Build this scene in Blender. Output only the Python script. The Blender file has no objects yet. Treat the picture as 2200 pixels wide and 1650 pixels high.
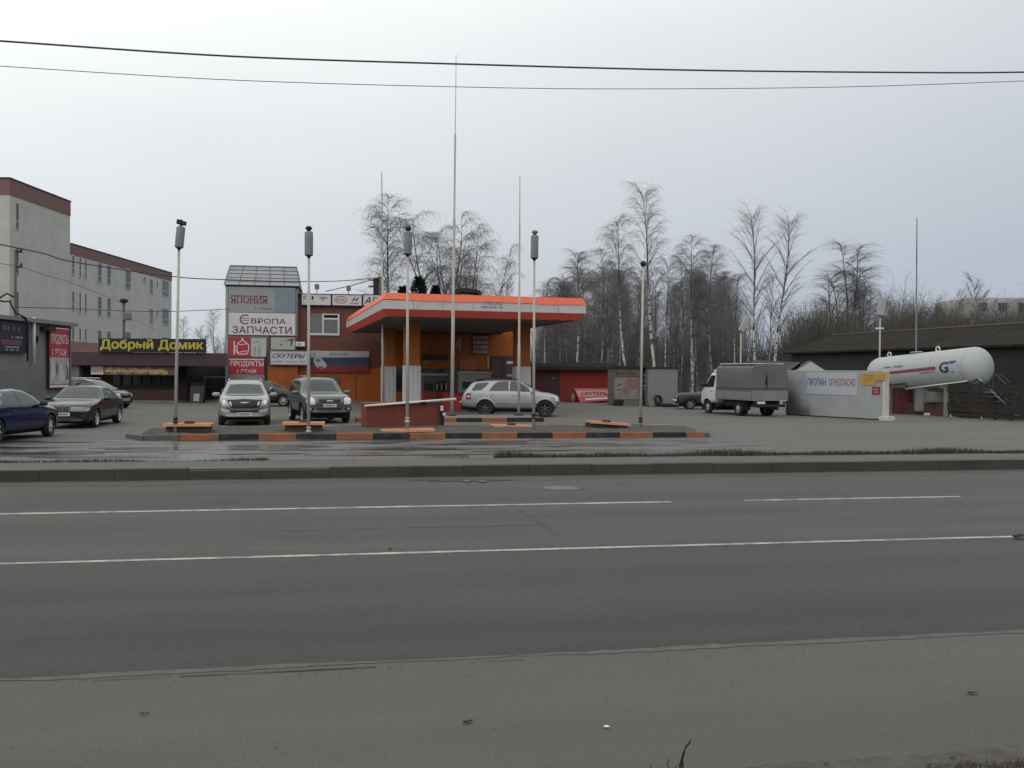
import bpy, bmesh, math, random
from mathutils import Vector, Matrix
from mathutils.bvhtree import BVHTree

SC = bpy.context.scene
COL = SC.collection
R = math.radians
PI = math.pi

# ------------------------------------------------------------------ camera
FPX, CAMH = 2026.0, 2.0                      # focal length in photo pixels, eye height
ROLL, PITCH = R(0.42), math.atan(25 / 2026)
cam_d = bpy.data.cameras.new('camera')
cam_d.sensor_width = 36.0
cam_d.lens = 36.0 * FPX / 2200.0
cam_d.clip_start, cam_d.clip_end = 0.1, 6000.0
cam = bpy.data.objects.new('camera', cam_d)
COL.objects.link(cam)
cam.matrix_world = Matrix.Translation((0, 0, CAMH)) @ Matrix.Rotation(PI / 2 - PITCH, 4, 'X') @ Matrix.Rotation(ROLL, 4, 'Z')
SC.camera = cam

# ------------------------------------------------------------------ sky, sun, exposure
SUN_EL, SUN_AZ = R(48), R(200)
world = bpy.data.worlds.new('World')
SC.world = world
world.use_nodes = True
wn, wl = world.node_tree.nodes, world.node_tree.links
wn.clear()
w_out = wn.new('ShaderNodeOutputWorld')
w_bg = wn.new('ShaderNodeBackground')
w_bg.inputs['Strength'].default_value = 0.10
w_sky = wn.new('ShaderNodeTexSky')
w_sky.sky_type = 'NISHITA'
w_sky.sun_disc = False
w_sky.sun_elevation = SUN_EL
w_sky.sun_rotation = SUN_AZ
w_hs = wn.new('ShaderNodeHueSaturation')
w_hs.inputs['Saturation'].default_value = 0.35
wl.new(w_sky.outputs[0], w_hs.inputs['Color'])
w_tc = wn.new('ShaderNodeTexCoord')
w_sep = wn.new('ShaderNodeSeparateXYZ')
wl.new(w_tc.outputs['Generated'], w_sep.inputs[0])
# thick stratus: light overhead, greyer and bluer low down and towards the right of the view
w_n = wn.new('ShaderNodeTexNoise')
w_n.inputs['Scale'].default_value = 2.2
w_n.inputs['Detail'].default_value = 4.0
w_map = wn.new('ShaderNodeMapping')
w_map.inputs['Scale'].default_value = (1.0, 1.0, 3.2)
wl.new(w_tc.outputs['Generated'], w_map.inputs[0])
wl.new(w_map.outputs[0], w_n.inputs['Vector'])
w_a = wn.new('ShaderNodeMath'); w_a.operation = 'MULTIPLY_ADD'
w_a.inputs[1].default_value = 0.09; w_a.inputs[2].default_value = -0.040
wl.new(w_n.outputs['Fac'], w_a.inputs[0])
w_x = wn.new('ShaderNodeMath'); w_x.operation = 'MULTIPLY_ADD'
w_x.inputs[1].default_value = -0.26
wl.new(w_sep.outputs['X'], w_x.inputs[0]); wl.new(w_a.outputs[0], w_x.inputs[2])
w_z = wn.new('ShaderNodeMath'); w_z.operation = 'ADD'
wl.new(w_sep.outputs['Z'], w_z.inputs[0]); wl.new(w_x.outputs[0], w_z.inputs[1])
w_r = wn.new('ShaderNodeValToRGB')
els = w_r.color_ramp.elements
els[0].position = 0.0; els[0].color = (0.40, 0.445, 0.52, 1)
els[1].position = 0.42; els[1].color = (0.90, 0.92, 0.91, 1)
for p, c in ((0.10, (0.50, 0.535, 0.58)), (0.22, (0.60, 0.635, 0.665)), (0.31, (0.72, 0.75, 0.77))):
    e = els.new(p); e.color = (*c, 1)
wl.new(w_z.outputs[0], w_r.inputs['Fac'])
w_sc = wn.new('ShaderNodeVectorMath'); w_sc.operation = 'SCALE'
w_sc.inputs['Scale'].default_value = 11.6
wl.new(w_r.outputs['Color'], w_sc.inputs[0])
w_mix = wn.new('ShaderNodeMix'); w_mix.data_type = 'RGBA'
w_mix.inputs['Factor'].default_value = 0.06
wl.new(w_sc.outputs[0], w_mix.inputs[6]); wl.new(w_hs.outputs[0], w_mix.inputs[7])
wl.new(w_mix.outputs[2], w_bg.inputs['Color'])
wl.new(w_bg.outputs[0], w_out.inputs['Surface'])

sun_d = bpy.data.lights.new('sun', 'SUN')
sun_d.energy = 0.7
sun_d.angle = R(80)
sun_d.color = (1.0, 0.97, 0.92)
sun = bpy.data.objects.new('sun', sun_d)
COL.objects.link(sun)
sun.rotation_euler = (PI / 2 - SUN_EL, 0, PI - SUN_AZ)
sun.location = (0, -20, 40)

SC.view_settings.view_transform = 'Standard'
SC.view_settings.look = 'None'
SC.view_settings.exposure = 0.0
SC.view_settings.gamma = 1.0
SC.view_settings.use_curve_mapping = False
SC.render.engine = 'CYCLES'

# ------------------------------------------------------------------ photo pixels -> places in the world
_fw = Vector((0, math.cos(PITCH), -math.sin(PITCH)))
_up = Vector((0, math.sin(PITCH), math.cos(PITCH)))
_c, _s = math.cos(ROLL), math.sin(ROLL)

def ray(px, py):
    u, v = px - 1100.0, py - 825.0
    u1, v1 = u * _c + v * _s, -u * _s + v * _c
    return Vector((u1, 0, 0)) - _up * v1 + _fw * FPX

def G(px, py, z=0.0):
    d = ray(px, py)
    return d * ((z - CAMH) / d.z) + Vector((0, 0, CAMH))

def at(px, py, Y):
    d = ray(px, py)
    return d * (Y / d.y) + Vector((0, 0, CAMH))

class Pl:
    """a vertical plane through (x, y) running along angle a; its local -y side faces the viewer"""
    def __init__(self, x, y, a):
        self.o, self.a = Vector((x, y, 0)), a
        self.e = Vector((math.cos(a), math.sin(a), 0))
        self.n = Vector((-math.sin(a), math.cos(a), 0))
    def hit(self, px, py, off=0.0):
        d = ray(px, py)
        o = self.o + self.n * off
        t = (o - Vector((0, 0, CAMH))).dot(self.n) / d.dot(self.n)
        p = d * t + Vector((0, 0, CAMH))
        return (p - o).dot(self.e), p.z
    def rect(self, x0, y0, x1, y1, off=0.0):
        xm, ym = (x0 + x1) / 2, (y0 + y1) / 2
        return self.hit(x0, ym, off)[0], self.hit(xm, y1, off)[1], self.hit(x1, ym, off)[0], self.hit(xm, y0, off)[1]
    def w(self, s, off=0.0, z=0.0):
        return self.o + self.e * s + self.n * off + Vector((0, 0, z))

# ------------------------------------------------------------------ mesh builder
class MB:
    def __init__(self):
        self.v, self.f, self.m, self.sm = [], [], [], []
    def add(self, vs, fs, mi=0, smooth=False, M=None):
        b = len(self.v)
        for p in vs:
            p = Vector(p)
            self.v.append(M @ p if M is not None else p)
        for f in fs:
            self.f.append([i + b for i in f]); self.m.append(mi); self.sm.append(smooth)
        return self
    def box(self, x0, y0, z0, x1, y1, z1, mi=0, M=None, bev=0.0):
        if bev > 0:
            bm = bmesh.new()
            bmesh.ops.create_cube(bm, size=1.0)
            for v in bm.verts:
                v.co = Vector(((x0 + x1) / 2 + v.co.x * (x1 - x0), (y0 + y1) / 2 + v.co.y * (y1 - y0), (z0 + z1) / 2 + v.co.z * (z1 - z0)))
            bmesh.ops.bevel(bm, geom=list(bm.edges), offset=bev, segments=2, affect='EDGES', profile=0.5)
            self.addbm(bm, mi, False, M); bm.free()
            return self
        vs = [(x0, y0, z0), (x1, y0, z0), (x1, y1, z0), (x0, y1, z0), (x0, y0, z1), (x1, y0, z1), (x1, y1, z1), (x0, y1, z1)]
        fs = [(0, 3, 2, 1), (4, 5, 6, 7), (0, 1, 5, 4), (1, 2, 6, 5), (2, 3, 7, 6), (3, 0, 4, 7)]
        return self.add(vs, fs, mi, False, M)
    def addbm(self, bm, mi=0, smooth=False, M=None):
        bm.verts.index_update()
        return self.add([v.co.copy() for v in bm.verts], [[v.index for v in f.verts] for f in bm.faces], mi, smooth, M)
    def tube(self, pts, rs, n=6, mi=0, smooth=True, cap=True, M=None):
        pts = [Vector(p) for p in pts]
        if not isinstance(rs, (list, tuple)): rs = [rs] * len(pts)
        vs, fs = [], []
        for i, p in enumerate(pts):
            d = (pts[min(i + 1, len(pts) - 1)] - pts[max(i - 1, 0)])
            if d.length < 1e-9: d = Vector((0, 0, 1))
            d.normalize()
            a = Vector((0, 0, 1)) if abs(d.z) < 0.9 else Vector((1, 0, 0))
            u = d.cross(a).normalized(); w = d.cross(u)
            for k in range(n):
                t = 2 * PI * k / n
                vs.append(p + (u * math.cos(t) + w * math.sin(t)) * rs[i])
        for i in range(len(pts) - 1):
            for k in range(n):
                k2 = (k + 1) % n
                fs.append((i * n + k, i * n + k2, (i + 1) * n + k2, (i + 1) * n + k))
        if cap and n > 2:
            fs.append(tuple(range(n))[::1]); fs.append(tuple((len(pts) - 1) * n + k for k in range(n))[::-1])
        return self.add(vs, fs, mi, smooth, M)
    def lathe(self, prof, n=24, mi=0, smooth=True, M=None, axis='z', closed=False):
        """prof = [(radius, height)...]"""
        vs, fs = [], []
        for r, h in prof:
            for k in range(n):
                t = 2 * PI * k / n
                if axis == 'z': vs.append((r * math.cos(t), r * math.sin(t), h))
                elif axis == 'y': vs.append((r * math.cos(t), h, r * math.sin(t)))
                else: vs.append((h, r * math.cos(t), r * math.sin(t)))
        for i in range(len(prof) - 1):
            for k in range(n):
                k2 = (k + 1) % n
                fs.append((i * n + k, i * n + k2, (i + 1) * n + k2, (i + 1) * n + k))
        if not closed:
            fs.append(tuple(range(n))[::-1]); fs.append(tuple((len(prof) - 1) * n + k for k in range(n)))
        return self.add(vs, fs, mi, smooth, M)
    def prism(self, poly, y0, y1, mi=0, M=None, smooth=False):
        """poly in (x, z), extruded along y from y0 (towards the viewer) to y1"""
        n = len(poly)
        vs = [(x, y0, z) for x, z in poly] + [(x, y1, z) for x, z in poly]
        fs = [tuple(range(n)), tuple(range(2 * n - 1, n - 1, -1))]
        for i in range(n):
            j = (i + 1) % n
            fs.append((i, i + n, j + n, j))
        return self.add(vs, fs, mi, smooth, M)
    def build(self, name, mats, parent=None, loc=None, rz=0.0, fix=True):
        me = bpy.data.meshes.new(name)
        me.from_pydata([tuple(p) for p in self.v], [], self.f)
        if not isinstance(mats, (list, tuple)): mats = [mats]
        for m in mats: me.materials.append(m)
        me.polygons.foreach_set('material_index', self.m)
        me.polygons.foreach_set('use_smooth', self.sm)
        if fix and len(self.f) < 60000:
            bm = bmesh.new(); bm.from_mesh(me)
            bmesh.ops.recalc_face_normals(bm, faces=bm.faces)
            bm.to_mesh(me); bm.free()
        me.update()
        o = bpy.data.objects.new(name, me)
        COL.objects.link(o)
        if parent is not None: o.parent = parent
        if loc is not None: o.location = loc
        o.rotation_euler = (0, 0, rz)
        return o

def tag(o, label=None, cat=None, group=None, kind=None):
    if label: o['label'] = label
    if cat: o['category'] = cat
    if group: o['group'] = group
    if kind: o['kind'] = kind
    return o

def thing(name, label, cat, loc=(0, 0, 0), rz=0.0, group=None):
    o = bpy.data.objects.new(name, None)
    COL.objects.link(o)
    o.empty_display_size = 0.3
    o.location = loc; o.rotation_euler = (0, 0, rz)
    return tag(o, label, cat, group)

def structure(mb, name, mats, rz=0.0, kind='structure', label=None, fix=True):
    return tag(mb.build(name, mats, rz=rz, fix=fix), label, None, None, kind)

def kids(o):
    return [c for c in bpy.data.objects if c.parent == o]

def dup(root, loc, rz=0.0, scale=1.0, label=None, group=None):
    def cp(o, par):
        c = o.copy(); COL.objects.link(c); c.parent = par
        for k in KID.get(o.name, []): cp(k, c)
        return c
    r = cp(root, None)
    r.location = loc; r.rotation_euler = (0, 0, rz)
    r.scale = scale if isinstance(scale, (tuple, list)) else (scale,) * 3
    if label: r['label'] = label
    if group: r['group'] = group
    return r
KID = {}
def remember(root):
    ks = kids(root); KID[root.name] = ks
    for k in ks: remember(k)

# ------------------------------------------------------------------ materials
MATS = {}
def mat(name, col, rough=0.8, metal=0.0, var=0.10, scale=2.0, bump=0.0, bscale=60.0, spec=0.35, coat=0.0, stretch=(1, 1, 1), dirt=None, dscale=0.7, dth=(0.5, 0.7), damt=0.6):
    if name in MATS: return MATS[name]
    m = bpy.data.materials.new(name); m.use_nodes = True
    nt = m.node_tree; n, l = nt.nodes, nt.links
    b = n['Principled BSDF']
    b.inputs['Base Color'].default_value = (*col, 1)
    b.inputs['Roughness'].default_value = rough
    b.inputs['Metallic'].default_value = metal
    b.inputs['Specular IOR Level'].default_value = spec
    if coat:
        b.inputs['Coat Weight'].default_value = coat
        b.inputs['Coat Roughness'].default_value = 0.08
    tc = n.new('ShaderNodeTexCoord'); mp = n.new('ShaderNodeMapping')
    mp.inputs['Scale'].default_value = stretch
    l.new(tc.outputs['Object'], mp.inputs[0])
    if var > 0:
        no = n.new('ShaderNodeTexNoise'); no.inputs['Scale'].default_value = scale
        no.inputs['Detail'].default_value = 7; no.inputs['Roughness'].default_value = 0.65
        l.new(mp.outputs[0], no.inputs['Vector'])
        rm = n.new('ShaderNodeMapRange')
        rm.inputs['From Min'].default_value = 0.25; rm.inputs['From Max'].default_value = 0.75
        rm.inputs['To Min'].default_value = 1 - var; rm.inputs['To Max'].default_value = 1 + var
        l.new(no.outputs['Fac'], rm.inputs['Value'])
        vs = n.new('ShaderNodeVectorMath'); vs.operation = 'SCALE'
        vs.inputs[0].default_value = col
        l.new(rm.outputs[0], vs.inputs['Scale'])
        last = vs.outputs[0]
        if dirt:
            dn = n.new('ShaderNodeTexNoise'); dn.inputs['Scale'].default_value = dscale; dn.inputs['Detail'].default_value = 8
            dn.inputs['Roughness'].default_value = 0.7
            l.new(mp.outputs[0], dn.inputs['Vector'])
            dr = n.new('ShaderNodeMapRange'); dr.inputs['From Min'].default_value = dth[0]; dr.inputs['From Max'].default_value = dth[1]
            dr.inputs['To Max'].default_value = damt
            l.new(dn.outputs['Fac'], dr.inputs['Value'])
            mx = n.new('ShaderNodeMix'); mx.data_type = 'RGBA'
            l.new(dr.outputs[0], mx.inputs['Factor']); l.new(last, mx.inputs[6]); mx.inputs[7].default_value = (*dirt, 1)
            last = mx.outputs[2]
        l.new(last, b.inputs['Base Color'])
    if bump > 0:
        bn = n.new('ShaderNodeTexNoise'); bn.inputs['Scale'].default_value = bscale; bn.inputs['Detail'].default_value = 4
        l.new(mp.outputs[0], bn.inputs['Vector'])
        bp = n.new('ShaderNodeBump'); bp.inputs['Strength'].default_value = bump; bp.inputs['Distance'].default_value = 0.02
        l.new(bn.outputs['Fac'], bp.inputs['Height']); l.new(bp.outputs[0], b.inputs['Normal'])
    MATS[name] = m
    return m

def brick_mat(name, c1, c2, mortar, bw=0.25, rh=0.075, var=0.15):
    m = mat(name, c1, 0.9, var=0)
    n, l = m.node_tree.nodes, m.node_tree.links
    b = n['Principled BSDF']
    tc = n.new('ShaderNodeTexCoord'); sp = n.new('ShaderNodeSeparateXYZ'); cb = n.new('ShaderNodeCombineXYZ'); ad = n.new('ShaderNodeMath')
    l.new(tc.outputs['Object'], sp.inputs[0])
    l.new(sp.outputs['X'], ad.inputs[0]); l.new(sp.outputs['Y'], ad.inputs[1])
    l.new(ad.outputs[0], cb.inputs['X']); l.new(sp.outputs['Z'], cb.inputs['Y'])
    br = n.new('ShaderNodeTexBrick')
    br.inputs['Color1'].default_value = (*c1, 1); br.inputs['Color2'].default_value = (*c2, 1); br.inputs['Mortar'].default_value = (*mortar, 1)
    br.inputs['Scale'].default_value = 1.0; br.inputs['Brick Width'].default_value = bw; br.inputs['Row Height'].default_value = rh
    br.inputs['Mortar Size'].default_value = 0.008; br.inputs['Bias'].default_value = -0.2
    l.new(cb.outputs[0], br.inputs['Vector'])
    no = n.new('ShaderNodeTexNoise'); no.inputs['Scale'].default_value = 0.6; no.inputs['Detail'].default_value = 8
    l.new(tc.outputs['Object'], no.inputs['Vector'])
    rm = n.new('ShaderNodeMapRange'); rm.inputs['From Min'].default_value = 0.3; rm.inputs['From Max'].default_value = 0.7
    rm.inputs['To Min'].default_value = 1 - var; rm.inputs['To Max'].default_value = 1 + var
    l.new(no.outputs['Fac'], rm.inputs['Value'])
    vs = n.new('ShaderNodeVectorMath'); vs.operation = 'SCALE'
    l.new(br.outputs['Color'], vs.inputs[0]); l.new(rm.outputs[0], vs.inputs['Scale'])
    l.new(vs.outputs[0], b.inputs['Base Color'])
    return m

def ridge(m, period=0.15, axis='X', strength=0.6):
    """corrugated sheet: sine bump across one axis"""
    n, l = m.node_tree.nodes, m.node_tree.links
    tc = n.new('ShaderNodeTexCoord'); wv = n.new('ShaderNodeTexWave')
    wv.bands_direction = axis; wv.inputs['Scale'].default_value = 0.314 / period
    l.new(tc.outputs['Object'], wv.inputs['Vector'])
    bp = n.new('ShaderNodeBump'); bp.inputs['Strength'].default_value = strength; bp.inputs['Distance'].default_value = 0.03
    l.new(wv.outputs['Fac'], bp.inputs['Height']); l.new(bp.outputs[0], n['Principled BSDF'].inputs['Normal'])
    return m

def glass_mat(name, col=(0.012, 0.014, 0.016), rough=0.06, spec=0.5):
    return mat(name, col, rough, var=0.25, scale=1.5, spec=spec)

M_glass = glass_mat('car_glass', (0.026, 0.032, 0.035), 0.05, 0.6)
M_wglass = glass_mat('window_glass', (0.03, 0.037, 0.042), 0.12)
M_rubber = mat('tyre_rubber', (0.018, 0.018, 0.018), 0.85, var=0.2, scale=8, dirt=(0.06, 0.055, 0.05), dscale=3)
M_dark = mat('dark_plastic', (0.02, 0.02, 0.021), 0.6)
M_black = mat('black_paint', (0.012, 0.012, 0.014), 0.5)
M_void = mat('dark_recess', (0.008, 0.007, 0.007), 0.9)
M_rim = mat('alloy_rim', (0.55, 0.56, 0.58), 0.35, metal=0.6)
M_chrome = mat('chrome', (0.7, 0.71, 0.72), 0.15, metal=1.0, var=0.03)
M_lens = mat('lamp_lens', (0.62, 0.64, 0.64), 0.12, var=0.2, scale=9, spec=0.6)
M_red_lens = mat('red_lens', (0.22, 0.012, 0.012), 0.2, var=0.1)
M_plate = mat('plate_white', (0.6, 0.6, 0.58), 0.5)
M_white = mat('white_paint', (0.62, 0.62, 0.60), 0.6, var=0.10, scale=1.5)
M_white_dirty = mat('dirty_white_paint', (0.52, 0.51, 0.48), 0.7, var=0.18, scale=1.2, dirt=(0.30, 0.27, 0.22), dscale=1.2)
M_pole = mat('pole_paint', (0.42, 0.39, 0.35), 0.55, var=0.15, scale=3, dirt=(0.3, 0.2, 0.13), dscale=2.5, dth=(0.55, 0.75))
M_grey = mat('grey_paint', (0.16, 0.165, 0.18), 0.55, var=0.15, scale=4)
M_steel = mat('galvanised_steel', (0.30, 0.31, 0.32), 0.45, metal=0.7, var=0.2, scale=5)
M_orange = mat('orange_paint', (0.62, 0.115, 0.018), 0.6, var=0.14, scale=1.5, dirt=(0.3, 0.10, 0.04), dscale=2)
M_orange_kerb = mat('orange_kerb_paint', (0.32, 0.10, 0.042), 0.85, var=0.25, scale=3, bump=0.3, dirt=(0.14, 0.10, 0.075), dscale=2.2, dth=(0.42, 0.7), damt=.8)
M_black_kerb = mat('black_kerb_paint', (0.018, 0.02, 0.02), 0.75, var=0.25, scale=3, bump=0.3, dirt=(0.07, 0.065, 0.06), dscale=3)
M_concrete = mat('concrete', (0.17, 0.163, 0.145), 0.9, var=0.18, scale=2, bump=0.3, dirt=(0.13, 0.12, 0.10), dscale=0.9)
M_wire = mat('wire', (0.045, 0.052, 0.075), 0.6, var=0)
M_wire2 = mat('thin_wire', (0.12, 0.15, 0.22), 0.6, var=0)

# ------------------------------------------------------------------ writing
def text_mesh(body, w, h, bold=0.0, shear=0.0, extrude=0.0, space=1.0):
    """mesh data of a line of text, its bounding box fitted to w x h, standing in the x-z plane and facing -y"""
    c = bpy.data.curves.new('t', 'FONT')
    c.body = body; c.offset = bold; c.shear = shear; c.space_character = space; c.resolution_u = 3
    o = bpy.data.objects.new('t', c); COL.objects.link(o)
    dg = bpy.context.evaluated_depsgraph_get()
    me = bpy.data.meshes.new_from_object(o.evaluated_get(dg))
    bpy.data.objects.remove(o); bpy.data.curves.remove(c)
    vs = [v.co.copy() for v in me.vertices]
    x0 = min(v.x for v in vs); x1 = max(v.x for v in vs); y0 = min(v.y for v in vs); y1 = max(v.y for v in vs)
    sx, sy = w / (x1 - x0), h / (y1 - y0)
    fs = [tuple(p.vertices) for p in me.polygons]
    bpy.data.meshes.remove(me)
    return [((v.x - x0) * sx, 0.0, (v.y - y0) * sy) for v in vs], fs

def text(mb, body, x, z, w, h, y=-0.012, mi=0, bold=0.0, shear=0.0, space=1.0, t=0.008):
    b0 = bold * h * 0.55                        # heavier strokes: the line laid again a hair to each side
    vs, fs = text_mesh(body, w - 2 * b0, h - 2 * b0 * .7, 0.0, shear, space=space)
    for k, (dx, dz) in enumerate(((0, 0), (b0, 0), (-b0, 0), (0, b0 * .7), (0, -b0 * .7)) if bold > 0 else ((0, 0),)):
        mb.add([(a + x + b0 + dx, y - .0006 * k, b + z + b0 * .7 + dz) for a, _, b in vs], fs, mi)
    return mb

def blurred(mb, x, z, w, h, n, y=-0.012, mi=0, seed=0):
    """a line too small or worn to read in the photo: short broken strokes, no letters"""
    rnd = random.Random(seed)
    cx, i = x, 0
    step = w / n
    for i in range(n):
        if rnd.random() < 0.12: continue
        bw = step * rnd.uniform(0.45, 0.85); bh = h * rnd.uniform(0.7, 1.0)
        a = x + i * step
        mb.add([(a, y, z), (a + bw, y, z), (a + bw, y, z + bh), (a, y, z + bh)], [(0, 1, 2, 3)], mi)
    return mb

def disc(mb, x, z, a, b_, y, mi=0, n=14):
    mb.add([(x + a * math.cos(2 * PI * k / n), y, z + b_ * math.sin(2 * PI * k / n)) for k in range(n)], [tuple(range(n))], mi)
    return mb

def flat(mb, poly, y=-0.01, mi=0):
    mb.add([(x, y, z) for x, z in poly], [tuple(range(len(poly)))], mi)
    return mb

def signboard(pl, px, name, label, panel_mat, off=-0.06, depth=0.05, cat='sign', group=None, frame=None, pname='panel'):
    """a board standing at the photo rectangle px on the plane pl; returns (thing, width, height)"""
    s0, z0, s1, z1 = pl.rect(*px, off=off)
    t = thing(name, label, cat, pl.w(s0, off, z0), pl.a, group)
    w, h = s1 - s0, z1 - z0
    mb = MB(); mb.box(0, 0, 0, w, depth, h)
    mb.build(pname, panel_mat, t)
    if frame:
        f = MB(); b = 0.05
        for q in ((-b, -0.02, -b, w + b, depth, 0), (-b, -0.02, h, w + b, depth, h + b), (-b, -0.02, 0, 0, depth, h), (w, -0.02, 0, w + b, depth, h)):
            f.box(*q)
        f.build('frame', frame, t)
    return t, w, h

# ------------------------------------------------------------------ the ground, in the road's own frame (x along the road, y across it)
RA = R(10.3)
RE, RN = Vector((math.cos(RA), math.sin(RA), 0)), Vector((-math.sin(RA), math.cos(RA), 0))
def rd(s, t, z=0.0): return RE * s + RN * t + Vector((0, 0, z))
def st(p): return Vector(p).dot(RE), Vector(p).dot(RN)
rng = random.Random(7)

def asphalt(name, c, dust, rough=0.85, tracks=0.12, patch=0.25, bump=0.35, speck=0.10, streak=0.5, wear=None):
    m = bpy.data.materials.new(name); m.use_nodes = True
    n, l = m.node_tree.nodes, m.node_tree.links
    b = n['Principled BSDF']; b.inputs['Roughness'].default_value = rough; b.inputs['Specular IOR Level'].default_value = 0.3
    tc = n.new('ShaderNodeTexCoord')
    def noise(scale, detail=6, st=(1, 1, 1), rgh=0.6):
        mp = n.new('ShaderNodeMapping'); mp.inputs['Scale'].default_value = st
        l.new(tc.outputs['Object'], mp.inputs[0])
        o = n.new('ShaderNodeTexNoise'); o.inputs['Scale'].default_value = scale; o.inputs['Detail'].default_value = detail; o.inputs['Roughness'].default_value = rgh
        l.new(mp.outputs[0], o.inputs['Vector']); return o.outputs['Fac']
    def rng_(v, a, bb, lo, hi):
        o = n.new('ShaderNodeMapRange'); o.inputs['From Min'].default_value = a; o.inputs['From Max'].default_value = bb
        o.inputs['To Min'].default_value = lo; o.inputs['To Max'].default_value = hi
        l.new(v, o.inputs['Value']); return o.outputs[0]
    def mul(a, c2):
        o = n.new('ShaderNodeMath'); o.operation = 'MULTIPLY'; l.new(a, o.inputs[0]); l.new(c2, o.inputs[1]); return o.outputs[0]
    f = rng_(noise(1.1, 5, (0.03, 1, 1)), 0.3, 0.7, 1 - tracks, 1 + tracks)          # long streaks with the traffic
    f = mul(f, rng_(noise(0.35, 7, (streak, 1, 1)), 0.3, 0.7, 0.9, 1.1))
    f = mul(f, rng_(noise(55, 3), 0.3, 0.7, 1 - speck, 1 + speck))                         # stone chips
    f = mul(f, rng_(noise(95, 2), 0.60, 0.76, 1.0, 1.0 + speck * 5))
    if wear:                                    # how polished or tarred the surface is across the carriageway: (y, factor)...
        sp = n.new('ShaderNodeSeparateXYZ'); l.new(tc.outputs['Object'], sp.inputs[0])
        wn_ = n.new('ShaderNodeMath'); wn_.operation = 'MULTIPLY_ADD'; wn_.inputs[1].default_value = 1.3
        l.new(noise(0.5, 6, (0.12, 1, 1)), wn_.inputs[0]); l.new(sp.outputs['Y'], wn_.inputs[2])
        y0, y1 = wear[0][0], wear[-1][0]
        fr = rng_(wn_.outputs[0], y0 + .65, y1 + .65, 0, 1)
        rp = n.new('ShaderNodeValToRGB'); el = rp.color_ramp.elements
        for i, (y, k) in enumerate(wear):
            e = el[0] if i == 0 else (el[-1] if i == len(wear) - 1 else el.new((y - y0) / (y1 - y0)))
            if i == len(wear) - 1: e.position = 1
            e.color = (k, k, k, 1)
        l.new(fr, rp.inputs['Fac']); f = mul(f, rp.outputs['Color'])
    vs = n.new('ShaderNodeVectorMath'); vs.operation = 'SCALE'; vs.inputs[0].default_value = c
    l.new(f, vs.inputs['Scale'])
    mx = n.new('ShaderNodeMix'); mx.data_type = 'RGBA'; mx.inputs[7].default_value = (*dust, 1)
    l.new(rng_(noise(0.5, 8, (0.35, 1, 1), 0.7), 0.45, 0.7, 0.0, patch), mx.inputs['Factor'])
    l.new(vs.outputs[0], mx.inputs[6]); l.new(mx.outputs[2], b.inputs['Base Color'])
    bp = n.new('ShaderNodeBump'); bp.inputs['Strength'].default_value = bump; bp.inputs['Distance'].default_value = 0.01
    l.new(noise(70, 4), bp.inputs['Height']); l.new(bp.outputs[0], b.inputs['Normal'])
    return m

M_road = asphalt('road_asphalt', (0.090, 0.089, 0.086), (0.098, 0.096, 0.09), tracks=0.17, speck=0.24, patch=.15, wear=((6.3, .48), (7.0, .54), (8.2, .62), (9.8, .66), (10.6, .78), (11.4, .84), (12.6, .78), (14.6, .82), (15.6, .70), (17.0, .80), (18.4, .95)))
M_shoulder = asphalt('dusty_shoulder', (0.093, 0.0925, 0.082), (0.108, 0.104, 0.093), tracks=0.09, patch=0.6, streak=0.8, speck=0.16)
M_lot = asphalt('yard_asphalt', (0.115, 0.112, 0.103), (0.142, 0.134, 0.121), tracks=0.10, patch=0.5, streak=0.3)
M_pave = asphalt('pavement_asphalt', (0.098, 0.097, 0.088), (0.128, 0.124, 0.111), tracks=0.10, patch=0.6, speck=0.08)
M_earth = mat('earth', (0.075, 0.062, 0.050), 0.95, var=0.35, scale=2.5, bump=0.7, bscale=18, dirt=(0.03, 0.027, 0.024), dscale=1.5)
M_gutter = mat('gutter_dirt', (0.088, 0.080, 0.069), 0.95, var=0.3, scale=3, bump=0.4, bscale=30, stretch=(0.3, 1, 1), dirt=(0.075, 0.062, 0.052), dscale=1.5)
M_line = mat('road_line_paint', (0.42, 0.41, 0.35), 0.8, var=0.25, scale=14, dirt=(0.095, 0.094, 0.09), dscale=3.2, dth=(0.42, 0.68), damt=0.85)
M_crack = mat('tar_crack', (0.035, 0.034, 0.033), 0.8, var=0.2)
M_field = mat('rough_ground', (0.075, 0.07, 0.05), 0.95, var=0.3, scale=0.3)

m = MB()
nn = 64
m.add([(0, 0, 0)] + [(3000 * math.cos(2 * PI * i / nn), 3000 * math.sin(2 * PI * i / nn), 0) for i in range(nn)], [(0, 1 + i, 1 + (i + 1) % nn) for i in range(nn)])
g = structure(m, 'ground', M_field); g.location.z = -0.25

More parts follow.
